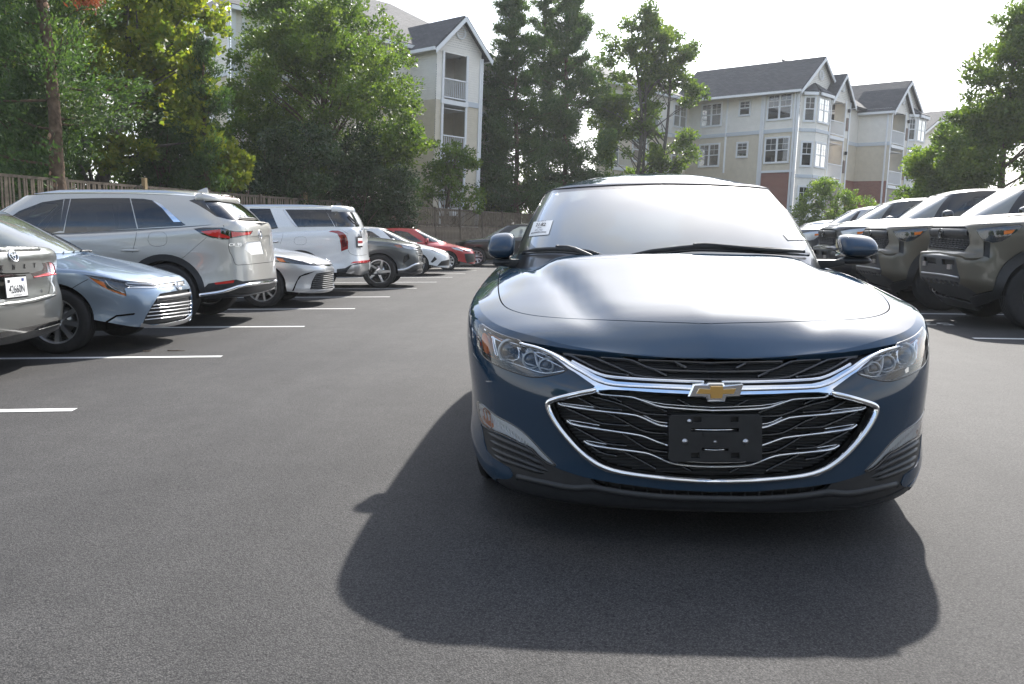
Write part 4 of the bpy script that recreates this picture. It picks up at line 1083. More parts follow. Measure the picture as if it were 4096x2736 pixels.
    for (x0, x1, yy) in [(1892, 2262, 917), (1972, 2180, 1073)]:
        mb = MB(); mb.tube([pw(x0, yy - 2, .010), pw((x0 + x1) / 2, yy + 4, .006), pw(x1, yy - 2, .010)], .0035, 8); mb.buildw('grille_bar', M['chrome'], ph, True)
    for (x, yy, r_) in [(1838, 1010, .010), (2314, 1012, .010), (1874, 852, .008), (2076, 1012, .006)]:
        mb = MB(); c_ = pw(x, yy, -.001); mb.lathe([(0, -.005), (r_ * .5, -.005), (r_ * .55, -.002), (r_, -.001), (r_, .002)], 1, 16, c=tuple(c_)); mb.buildw('screw', M['satin_metal'] if r_ < .009 and yy < 900 else M['rim'], ph, True)
    # ---------------- mirrors
    for sg in (-1, 1):
        cx_ = .885 * sg if sg < 0 else 1.005; cyy = 1.80
        mw, mh = (.072, .078) if sg < 0 else (.096, .066)
        def shp_(x, y, z):
            k = 1 - .28 * (x * sg + .11) / .22; return [x, y * (1.0) + .10 * max(0, x * sg) + 1.05 * max(0, z + .02), z * (k if z > 0 else .92) + .012 * (x * sg)]
        mr = lump(root, 'door_mirror', xf, (cx_, cyy, 1.06), (mw, .08, mh), pb, (.6, .62), (28, 18), shp_)
        lump(mr, 'mirror_base', xf, (cx_ - sg * .015, cyy + .02, 1.045 - mh), (mw * .9, .06, .022), M['black_plastic'], (.7, .8), (18, 8))
        mb = MB(); mb.add(xf.pt([(sg * .76, cyy - .04, .93), (sg * .76, cyy + .09, .93), (sg * .93, cyy + .06, .955), (sg * .93, cyy - .03, .955), (sg * .76, cyy - .04, .985), (sg * .76, cyy + .09, .985), (sg * .93, cyy + .06, .985), (sg * .93, cyy - .03, .985)]),
                          [(0, 3, 2, 1), (4, 5, 6, 7), (0, 1, 5, 4), (1, 2, 6, 5), (2, 3, 7, 6), (3, 0, 4, 7)]); o_ = mb.buildw('mirror_stalk', M['black_plastic'], mr); bevel(o_, .008, 2)
        mb = MB(); mb.add(xf.pt([(cx_ - mw * .8, cyy + .15, 1.0), (cx_ + mw * .8, cyy + .15, 1.0), (cx_ + mw * .8, cyy + .083, 1.09), (cx_ - mw * .8, cyy + .15, 1.09)]), [(0, 1, 2, 3)]); mb.buildw('mirror_glass', M['mirror'], mr)
    # door handles on the flank
    for sg in (1, -1):
        for yy in (2.75, 3.65):
            lump(root, 'door_handle', xf, (sg * .925, yy, .80), (.022, .10, .016), pb, (.7, .7), (14, 8))
    # ---------------- inside
    for x in (-.37, .37):
        seat(root, xf, x, 2.45, .50); 
    for x in (-.42, .42): seat(root, xf, x, 3.35, .50, h=.56)
    mb = MB(); V = [(-.56, 1.60, .80), (.56, 1.60, .80), (.70, 2.0, .80), (-.70, 2.0, .80), (-.56, 1.56, .95), (.56, 1.56, .95), (.68, 1.95, .955), (-.68, 1.95, .955)]
    mb.add(xf.pt(V), [(0, 3, 2, 1), (4, 5, 6, 7), (0, 1, 5, 4), (1, 2, 6, 5), (2, 3, 7, 6), (3, 0, 4, 7)]); mb.buildw('dashboard', M['interior'], root)
    st = MB(); c_ = np.array((.37, 2.02, .93)); st.tube([xf.pt(c_ + np.array((.185 * math.cos(a), .06 * math.sin(a), .175 * math.sin(a)))) for a in np.linspace(0, 2 * math.pi, 25)], .014, 8, caps=False); st.buildw('steering_wheel', M['interior'], root, True)
    mb = MB(); V = [(-.72, 3.3, .4), (.72, 3.3, .4), (.72, 4.2, .4), (-.72, 4.2, .4), (-.7, 3.8, .95), (.7, 3.8, .95), (.66, 4.2, .96), (-.66, 4.2, .96)]
    mb.add(xf.pt(V), [(0, 3, 2, 1), (4, 5, 6, 7), (0, 1, 5, 4), (1, 2, 6, 5), (2, 3, 7, 6), (3, 0, 4, 7)]); mb.buildw('parcel_shelf', M['seat_grey'], root)
    underbody(root, xf, .70, .25, 4.7, .17, .5)
    for sg in (1, -1):
        for cy_ in (.98, 3.81): liner(root, xf, .88, cy_, .36, .26, sg, .325)
    add_wheels(root, xf, 'hero', .335, .225, .235, (10, .020, .014, 0), [(sg * .79, yy, sg) for sg in (1, -1) for yy in (.98, 3.81)])
    return S
M['fog_reflector'] = principled('fog_reflector', (.90, .91, .93), .3, .0)
M['window_clear'] = glass('window_clear', (.75, .8, .78), 1.5)
M['frit'] = principled('frit', (.010, .009, .010), .35, coat=.6)
build_hero()
# ------------------------------------------------------------------ parked cars
NOSE = np.array([(0, 0), (.22, .005), (.41, .024), (.58, .065), (.71, .13), (.815, .21), (.89, .32), (.94, .46), (.972, .64), (.99, .88), (.998, 1.2)])
TAIL = np.array([(0, 0), (.25, .004), (.50, .018), (.70, .045), (.83, .09), (.905, .16), (.95, .27), (.978, .45), (.993, .75)])
BOXY = np.array([(0, 0), (.28, .0), (.52, .006), (.66, .02), (.76, .065), (.84, .15), (.90, .27), (.945, .42), (.973, .60), (.99, .86), (.998, 1.2)])
def car_shell(xf, L, W, fz, rz, zs, z0, hood_c, yh, gh, roof_c, deck_c, yd, rear_seam, nose=1.0, tail=1.0, crown=2.3, side=None, n=(5, 5), roofp=2.4, hoodfn=None, smooth=2, front=None):
    f = (NOSE if front is None else front) * np.array([W, nose]); r = TAIL * np.array([W, tail]); r = r * np.array([1, -1]) + np.array([0, L])
    mid = [(W, y) for y in np.linspace(f[-1, 1] + .5, r[-1, 1] - .5, 5)]
    P = np.array(list(map(tuple, f)) + mid + list(map(tuple, r[::-1])))
    d = np.gradient(P, axis=0); d[0] = (1, 0); d[-1] = (-1, 0); nn = np.stack([d[:, 1], -d[:, 0]], 1); nn /= np.linalg.norm(nn, axis=1, keepdims=True)
    plan = [(*P[i], *nn[i]) for i in range(len(P))]
    m = len(fz); fr = [0, .06, .16, .32, .50, .68, .85, .965, 1.0][:m] if m == 9 else list(np.linspace(0, 1, m))
    ins = side or [.07, .02, .006, .016, .014, .0, .0, .012, .045]
    def prof(k, x, y):
        tf = np.clip(1 - y / (.66 * nose), 0, 1); tf = tf * tf * (3 - 2 * tf); tr = np.clip(1 - (L - y) / (.5 * tail), 0, 1); tr = tr * tr * (3 - 2 * tr)
        a, b = np.interp(y, *zip(*z0)), np.interp(y, *zip(*zs)); out = []
        for j in range(m):
            zz, ii = a + (b - a) * fr[j], ins[j]
            if tf > 0: zz, ii = zz * (1 - tf) + fz[j][0] * tf, ii * (1 - tf) + fz[j][1] * tf
            if tr > 0: zz, ii = zz * (1 - tr) + rz[j][0] * tr, ii * (1 - tr) + rz[j][1] * tr
            out.append((zz, ii))
        return out
    gb, gt = gh
    return Shell(xf, plan, prof, hood_c, yh, gb, gt, roof_c, rear_seam, crown, deck_c, yd, n, smooth, hoodfn, roofp)
GBX = [0, .27, .51, .71, .84, .92, .963, 1, .99, .95, .80, .42, 0]; GTX = [0, .31, .58, .766, .883, .945, .977, 1, .985, .94, .80, .44, 0]
def gh_std(yc, yhd, yrt, yrb, Wb, Wr, zb, zt, fw=1.0, rw=1.0):
    """foot and top of the glasshouse; zb / zt: tables of height along y"""
    fb = [0, .015, .07, .18, .33, .50, .76]; rb = [-.75, -.30, -.10, -.03, 0]; ft = [0, .005, .025, .065, .135, .25, .45]; rt = [-.45, -.17, -.06, -.015, 0]
    yb = [yc + q * fw for q in fb] + [(yc + .76 * fw + yrb - .75 * rw) / 2] + [yrb + q * rw for q in rb]
    yt = [yhd + q for q in ft] + [(yhd + .45 + yrt - .45) / 2] + [yrt + q for q in rt]
    gb = [(x * Wb, y, np.interp(y, *zip(*zb))) for x, y in zip(GBX, yb)]; gt = [(x * Wr, y, np.interp(y, *zip(*zt))) for x, y in zip(GTX, yt)]
    return gb, gt
def dress(root, S, pmat, feats, step=(1.6, 1.3), gh_regs=(), trim=None, names=('body', 'bonnet', 'boot_lid', 'pillar_frame', 'roof'), hood_feats=(), deck_feats=(), roof_feats=()):
    """cut all outlines out of the shells and make the parts. feats: (part name, uv polygon, material, offset, mirrored)"""
    def run(surf, fs, base, bmat, stp):
        regs = []
        for i, ft in enumerate(fs):
            nm, uv, mm, off, mir = ft[:5]
            if len(uv) < 3: continue
            regs.append((f'{i}a', uv))
            if mir:
                regs.append((f'{i}b', surf.mir(uv)))
        T = tess(surf, regs, stp); out = {}
        if base and 'base' in T: out['base'] = sheet(surf, T['base'], base, bmat, root, 0, .018)
        for i, ft in enumerate(fs):
            nm, uv, mm, off, mir = ft[:5]
            for sfx in 'ab':
                if nm != 'hole' and f'{i}{sfx}' in T:
                    o = sheet(surf, T[f'{i}{sfx}'], nm, M[mm], root, off, 0 if mm.startswith('window') or mm == 'windshield' else .012); out[(i, sfx)] = o
                    if len(ft) > 5 and ft[5]:                     # clear cover over a lamp
                        sheet(surf, T[f'{i}{sfx}'], 'lens', M['lens_clear'], o, .001, .003)
        return out
    o1 = run(S.low, feats, names[0], pmat, step)
    run(S.hood, hood_feats, names[1], pmat, (1, 1.5))
    if S.deck is not None: run(S.deck, deck_feats, names[2], pmat, (1, 1.5))
    for lg in S.ledge: run(lg, [], 'shoulder', pmat, (2, 1))
    run(S.gh, gh_regs, names[3], pmat, step)
    run(S.roof, roof_feats, names[4], pmat, (1, 1.5))
    return o1
def gapline(surf, pts, w=.006, px=True):
    """shut line: a thin dark inlay polygon along a path on the surface"""
    uv = np.array(surf.px(densify(rounded(pts, 1, False), 10, False)) if px else pts); P = surf.pos(uv); N = surf.nor(uv); A, B = [], []
    for i in range(len(P)):
        t = P[min(i + 1, len(P) - 1)] - P[max(i - 1, 0)]; t /= np.linalg.norm(t) + 1e-9; b = np.cross(t, N[i])
        A.append(surf.near(P[i] + b * w / 2)); B.append(surf.near(P[i] - b * w / 2))
    return ('shut_line', A + B[::-1], 'gap', -.006, False)
def F(surf, zk, pts, name, mat, off=-.004, mir=True, rnd=1, lens=False, step=9):
    px = Z(zk, pts)
    return (name, surf.px(densify(rounded(px, rnd) if rnd else px, step)), mat, off, mir, lens)
def emblem(root, surf, zk, c, w, h, mat='chrome', kind='ring'):
    """oval badge standing on the surface: outer ring and inner strokes"""
    px = Z(zk, [c])[0]; uv = surf.px([px]); p = surf.pos(uv, .004)[0]; n = surf.nor(uv)[0]
    up = np.array([0, 0, 1.0]); ex = np.cross(up, n); ex /= np.linalg.norm(ex); ey = np.cross(n, ex)
    mb = MB(); A = np.linspace(0, 2 * math.pi, 29)
    def ell(a, b, dx=0, dy=0, r=.006): mb.tube([p + ex * (dx + a * math.cos(t)) + ey * (dy + b * math.sin(t)) for t in A], r, 6, caps=False)
    ell(w / 2, h / 2)
    if kind == 'ring':
        ell(w * .17, h * .40, 0, h * .06); ell(w * .36, h * .17, 0, h * .22)
    elif kind == 'wing':
        mb.tube([p + ex * (-w * .42) + ey * (h * .2), p + ex * (-w * .2) + ey * (h * .12), p - ey * (h * .12), p + ex * (w * .2) + ey * (h * .12), p + ex * (w * .42) + ey * (h * .2)], .007, 6)
    elif kind == 'slant':
        for q in (-.2, .2): mb.tube([p + ex * (w * (q - .05)) - ey * (h * .33), p + ex * (w * (q + .05)) + ey * (h * .33)], .007, 6)
        mb.tube([p - ex * (w * .2), p + ex * (w * .2)], .006, 6)
    return mb.buildw('emblem', M[mat], root, True)
def letters(root, surf, zk, c, s, size, mat='chrome', dx=(1, 0), squash=1.0, name='lettering', bold=.0):
    px = Z(zk, [c, (c[0] + 6, c[1] + 6 * dx[1] / max(dx[0], .01))]); uv = surf.px(px); P = surf.pos(uv, .003); n = surf.nor(uv[:1])[0]
    ex = P[1] - P[0]; ex -= n * (ex @ n); ey = np.cross(n, ex)
    return text_obj(name, s, M[mat], root, P[0], ex, ey, size, .002, squash=squash, bold=bold)
def std_seats(root, xf, y1, y2, z, mat='seat_dark', w=.36):
    for y in (y1, y2):
        for x in (-w, w): seat(root, xf, x, y, z, mat)
def rail(root, surf, uv, mat, h=.03, w=.035, name='roof_rail'):
    return bar(surf, uv, name, M[mat], root, w, h, .012, taper=True)
def mirror_at(root, xf, sg, x, y, z, mat, r=(.10, .07, .075)):
    m_ = lump(root, 'door_mirror', xf, (sg * x, y, z), r, mat, (.6, .65), (18, 12))
    lump(m_, 'mirror_base', xf, (sg * (x - .09), y + .02, z - r[2] * .9), (.10, .04, .02), M['black_plastic'], (.7, .8), (12, 6))
    return m_
def shark_fin(root, xf, y, z, mat):
    mb = MB(); V = [(-.03, y - .09, z), (.03, y - .09, z), (.035, y + .09, z - .005), (-.035, y + .09, z - .005), (0, y + .06, z + .065), (0, y + .085, z + .06)]
    mb.add(xf.pt(V), [(0, 1, 4), (1, 2, 5, 4), (2, 3, 5), (3, 0, 4, 5)]); return mb.buildw('antenna', mat, root)

SEDAN_F = [(.17, .15), (.19, .05), (.23, .015), (.32, .006), (.43, .0), (.53, .012), (.60, .035), (.655, .075), (.69, .12)]
SEDAN_R = [(.30, .14), (.32, .05), (.38, .01), (.50, .0), (.60, .012), (.70, .03), (.84, .035), (.95, .05), (.99, .10)]
NO = lambda x, y, t=6: XF((x, y), R(90 + t))           # nose towards the aisle, left row
NI = lambda x, y, L, t=6: XF((x - L * math.cos(R(t)), y - L * math.sin(R(t))), R(-90 + t))   # tail towards the aisle, (x, y) = middle of the tail

# ---- blue-silver compact sedan, nose out
M['paint_sky'] = paint('paint_sky', (.21, .275, .36), .7, .34)
def compact_sedan(root, xf, pmat, detail=True):
    gh = gh_std(1.02, 1.92, 3.55, 4.15, .78, .61, [(1.0, .945), (2, .90), (4.2, .955)], [(1.9, 1.372), (2.6, 1.375), (3.4, 1.345), (3.6, 1.33)])
    S = car_shell(xf, 4.63, .89, SEDAN_F, SEDAN_R, [(0, .70), (.6, .79), (1.2, .84), (1.9, .88), (3.2, .92), (4.63, .96)], [(0, .17), (.7, .2), (4.63, .24)],
                  [(.10, .69), (.16, .715), (.26, .752), (.45, .80), (.75, .875), (1.0, .93), (1.3, .955), (1.9, .95)], 1.75, gh,
                  [(1.92, 1.372), (2.1, 1.405), (2.5, 1.432), (3.0, 1.425), (3.4, 1.37), (3.55, 1.33)], [(4.1, 1.0), (4.4, 1.0), (4.6, .98)], 3.85, True)
    return S
def common_under(root, xf, W, L, ya, yr, r, w, rim_r, key, style, mat='rim', cz=None):
    underbody(root, xf, W - .24, .55, L - .75, .20 if r < .35 else .27, .5)
    for sg in (1, -1):
        for y in (ya, yr): liner(root, xf, W - .04, y, r + .035, .27, sg, r)
    add_wheels(root, xf, key, r, w, rim_r, style, [(sg * (W - .115), y, sg) for sg in (1, -1) for y in (ya, yr)], mat)
def side_glass(S, polys):
    out = []
    for nm, pts, mm in polys:
        for sg in (1, -1): out.append((nm, S.side(S.gh, fillet(pts, .035), sg), mm, -.004, False))
    return out
def wscreen(S, yb, yt, wb, wt, zb, zt, name='windshield', mat='windshield', rear=False, band='frit'):
    """windshield (or rear window) outline in front view; halves where the sheet's seam runs through it"""
    seam = S.rear_seam == rear
    def fv(k):
        n = 9; lo, hi = zb + .08 * (1 - k), zt - .24 * (1 - k)
        if seam: P = [(.004 + (wb * k - .004) * i / n, lo) for i in range(n + 1)] + [(wt * k - (wt * k - .004) * i / n, hi) for i in range(n + 1)]
        else: P = [(-wb * k + 2 * wb * k * i / n, lo) for i in range(n + 1)] + [(wt * k - 2 * wt * k * i / n, hi) for i in range(n + 1)]
        uv = S.front(S.gh, P, -1 if rear else 1)
        return uv
    return [('frit_band', fv(1.0), band, -.004, seam), (name, fv(.93), mat, -.005, seam)]

def build_corolla():
    root = thing('sedan_car', 'pale blue-silver compact sedan parked nose out beside the silver sedan with licence plate', 'car', (-6.0, 9.0, 0))
    xf = NO(-3.92, 9.15, 6); pm = M['paint_sky']
    S = compact_sedan(root, xf, pm); low = S.low
    fe = [F(low, 5, [(1110, 1160), (1200, 1180), (1400, 1145), (1545, 1085), (1560, 1130), (1400, 1200), (1200, 1230), (1090, 1230)], 'front_lip', 'satin_metal', -.002, False, 0),
          F(low, 5, [(1255, 930), (1515, 885), (1522, 920), (1526, 1000), (1530, 1075), (1460, 1130), (1300, 1168), (1190, 1175), (1118, 1165), (1140, 1115), (1190, 1030), (1232, 962)], 'grille', 'grille_black', -.035, False, 0),
          F(low, 5, [(1232, 852), (1445, 826), (1448, 862), (1262, 884)], 'upper_grille', 'grille_black', -.012, False, 0),
          F(low, 5, [(645, 780), (700, 800), (760, 850), (830, 892), (900, 922), (992, 952), (986, 915), (976, 892), (1000, 882), (1252, 878), (1232, 850), (1150, 838), (980, 828), (900, 816), (800, 798)], 'headlight', 'lamp_dark', -.03, True, 0, True),
          F(low, 5, [(692, 800), (812, 838), (842, 890), (985, 932), (992, 950), (900, 920), (830, 890), (760, 848)], 'turn_signal', 'amber', -.010, True, 0),
          F(low, 5, [(798, 1205), (838, 1160), (915, 1112), (1050, 1098), (1062, 1088), (1052, 1082), (910, 1098), (830, 1146), (786, 1195)], 'vent_slit', 'gap', -.01, True, 0),
          gapline(low, Z(5, [(540, 906), (590, 872), (650, 838), (690, 818)]))]
    for cy_ in (.93, 3.63): fe += [('hole', S.side(low, arch(cy_, .35, cz=.325), sg), 'gap', 0, False) for sg in (1, -1)]
    hf = [gapline(S.hood, Z(5, [(390, 665), (450, 722), (540, 762), (645, 782)])), gapline(S.hood, Z(5, [(1100, 828), (1200, 808), (1320, 785), (1442, 768)]), .004)]
    gr = side_glass(S, [('side_window', [(1.75, .95), (2.25, 1.28), (2.5, 1.33), (2.72, 1.335), (2.72, .965)], 'window'), ('side_window', [(2.78, .965), (2.78, 1.335), (3.2, 1.31), (3.5, 1.22), (3.75, 1.02), (3.6, .985)], 'window')]) + wscreen(S, 0, 0, .72, .55, .965, 1.352)
    o = dress(root, S, pm, fe, hood_feats=hf, gh_regs=gr)
    g = o[(1, 'a')]
    for a, b in [((1232, 972), (1520, 930)), ((1205, 1022), (1522, 985)), ((1190, 1048), (1524, 1010)), ((1172, 1078), (1525, 1038)), ((1158, 1108), (1522, 1064)), ((1142, 1136), (1515, 1090))]:
        k = a[1] == 972
        bar(low, pathpx(low, Z(5, [a, ((a[0] + b[0]) / 2, (a[1] + b[1]) / 2 + 4), b]), 8), 'grille_bar', M['grey_plastic' if k else 'satin_metal'], g, .05 if k else .012, .02 if k else .012, -.02)
    h = o[(3, 'a')]
    for p in [[(820, 815), (862, 880), (985, 928)], [(985, 845), (1010, 868), (1245, 872)], [(985, 840), (1220, 848), (1245, 872)]]:
        bar(low, pathpx(low, Z(5, p), 6), 'lamp_trim', M['chrome'], h, .012, .012, -.018)
    bar(low, pathpx(low, Z(5, [(1000, 884), (1250, 882), (1450, 862)]), 8), 'chrome_trim', M['chrome'], root, .012, .006, 0)
    emblem(root, low, 5, (1393, 872), .13, .09)
    for p in [[(485, 632), (560, 620), (650, 606), (720, 604)], [(690, 612), (760, 606), (850, 610)]]:
        bar(S.gh, pathpx(S.gh, Z(5, p), 6), 'wiper', M['black_plastic'], root, .02, .015, .012)
    for sg in (1, -1): mirror_at(root, xf, sg, .93, 1.62, 1.0, pm)
    std_seats(root, xf, 2.2, 3.1, .46)
    common_under(root, xf, .89, 4.63, .93, 3.63, .315, .215, .215, 'corolla', (9, .022, .03, .0))
build_corolla()

# ---- silver-grey sedan at the left edge, tail out
M['paint_silver'] = paint('paint_silver', (.17, .175, .165), .75, .32)
def sedan_tail():
    root = thing('sedan_car', 'silver grey sedan at the picture edge showing its tail light and licence plate 42660N', 'car', (-6.8, 6.6, 0))
    xf = NI(-4.28, 7.03, 4.90, 6); pm = M['paint_silver']; L = 4.90
    gh = gh_std(1.1, 2.05, 3.75, 4.32, .80, .62, [(1.0, .95), (2, .92), (4.4, .99)], [(2, 1.375), (2.7, 1.385), (3.5, 1.36), (3.8, 1.335)])
    rz = [(.22, .16), (.25, .06), (.34, .02), (.47, .0), (.60, .004), (.70, .03), (.82, .035), (.96, .03), (1.005, .075)]
    S = car_shell(xf, L, .92, SEDAN_F, rz, [(0, .70), (.6, .79), (1.2, .84), (1.9, .88), (3.2, .94), (4.9, 1.0)], [(0, .17), (.7, .2), (4.9, .24)],
                  [(.10, .69), (.26, .752), (.75, .875), (1.1, .95), (1.9, .95)], 1.8, gh, [(2.05, 1.375), (2.6, 1.44), (3.2, 1.43), (3.75, 1.335)], [(4.3, 1.02), (4.6, 1.03), (4.83, 1.03)], 4.0, False, tail=.9)
    low = S.low
    fe = [F(low, 5, [(-60, 1245), (200, 1195), (400, 1150), (490, 1130), (512, 1140), (500, 1160), (300, 1215), (-60, 1300)], 'rear_trim', 'black_gloss', -.006, False, 0),
          F(low, 5, [(-60, 1300), (300, 1215), (500, 1165), (520, 1180), (440, 1230), (300, 1320), (100, 1420), (-60, 1440)], 'diffuser', 'black_plastic', -.01, False, 0),
          F(low, 5, [(330, 690), (395, 678), (425, 700), (440, 760), (436, 782), (380, 792), (300, 804), (262, 800), (240, 772), (330, 745), (345, 720)], 'tail_light', 'dark_red', -.012, True, 0, True),
          F(low, 5, [(385, 682), (410, 685), (428, 715), (438, 760), (430, 780), (300, 800), (270, 796), (350, 770), (405, 755), (395, 715)], 'tail_light_band', 'red_lens', -.004, True, 0),
          F(low, 5, [(-40, 800), (165, 795), (195, 820), (218, 945), (160, 965), (-40, 980)], 'plate_recess', 'paint_silver', -.02, False, 0),
          gapline(low, Z(5, [(-40, 772), (100, 775), (235, 768)]), .008), gapline(low, Z(5, [(-40, 1015), (150, 1000), (290, 978), (370, 952), (388, 900), (395, 805)]), .008)]
    for cy_ in (.97, 3.80): fe += [('hole', S.side(low, arch(cy_, .36, cz=.33), sg), 'gap', 0, False) for sg in (1, -1)]
    gr = side_glass(S, [('side_window', [(1.85, .97), (2.35, 1.28), (2.6, 1.33), (2.85, 1.34), (2.85, .985)], 'window'), ('side_window', [(2.9, .985), (2.9, 1.34), (3.4, 1.31), (3.7, 1.2), (3.9, 1.04), (3.7, 1.0)], 'window')]) + wscreen(S, 0, 0, .74, .56, .975, 1.352) + wscreen(S, 0, 0, .70, .52, 1.02, 1.31, 'rear_window', 'window', True)
    dress(root, S, pm, fe, gh_regs=gr)
    # spoiler lip, badge, lettering
    bar(low, pathpx(low, Z(5, [(-40, 556), (120, 555), (240, 558), (290, 566), (302, 580)]), 6), 'spoiler', pm, root, .05, .02, .0)
    for q, (x, ch) in enumerate([(8, 'A'), (105, 'M'), (190, 'R'), (268, 'Y')]):
        letters(root, low, 5, (x, 750 - q * 8), ch, .058, 'black_gloss', (1, -.08), .8)
    emblem(root, low, 5, (102, 636), .125, .088)
    letters(root, low, 5, (328, 920), 'SE', .035, 'chrome', (1, -.05))
    bar(low, pathpx(low, Z(5, [(262, 802), (340, 790), (436, 778)]), 6), 'lamp_trim', M['red_lens'], root, .012, .01, .0)
    bar(low, pathpx(low, Z(5, [(-30, 1022), (200, 1000), (400, 950), (480, 925)]), 8), 'bumper_crease', pm, root, .04, .012, -.004, taper=True)
    # licence plate
    c = low.pos(low.px(Z(5, [(107, 880)])), .018)[0]; n = low.nor(low.px(Z(5, [(107, 880)])))[0]; n[2] = .05; n /= np.linalg.norm(n)
    ex = np.cross((0, 0, 1.0), n); ex /= np.linalg.norm(ex); ey = np.cross(n, ex)
    pl = empty('licence_plate'); pl.parent = root
    def rect(nm, w, h, mat, d, dx=0, dy=0): 
        o_ = c + n * d + ex * dx + ey * dy
        mb = MB(); mb.obox(o_ - ex * w / 2 - ey * h / 2, ex * w, ey * h, n * .003); return mb.buildw(nm, M[mat], pl)
    rect('frame', .335, .175, 'black_gloss', 0); rect('plate', .312, .152, 'white_print', .0035)
    text_obj('digits', '42660N', M['ink'], pl, c + n * .008 - ey * .045, ex, ey, .088, squash=.82, bold=.0012)
    text_obj('dealer_name', 'ALEXANDRIA', M['ink'], pl, c + n * .008 - ey * .070, ex, ey, .022)
    rect('sticker', .03, .022, 'ink_blue', .0068, .10, .055); rect('sticker', .03, .022, 'ink', .0068, -.11, .05)
    std_seats(root, xf, 2.3, 3.2, .46)
    common_under(root, xf, .92, L, .97, 3.80, .335, .225, .23, 'camry', (10, .02, .016, .12))
sedan_tail()

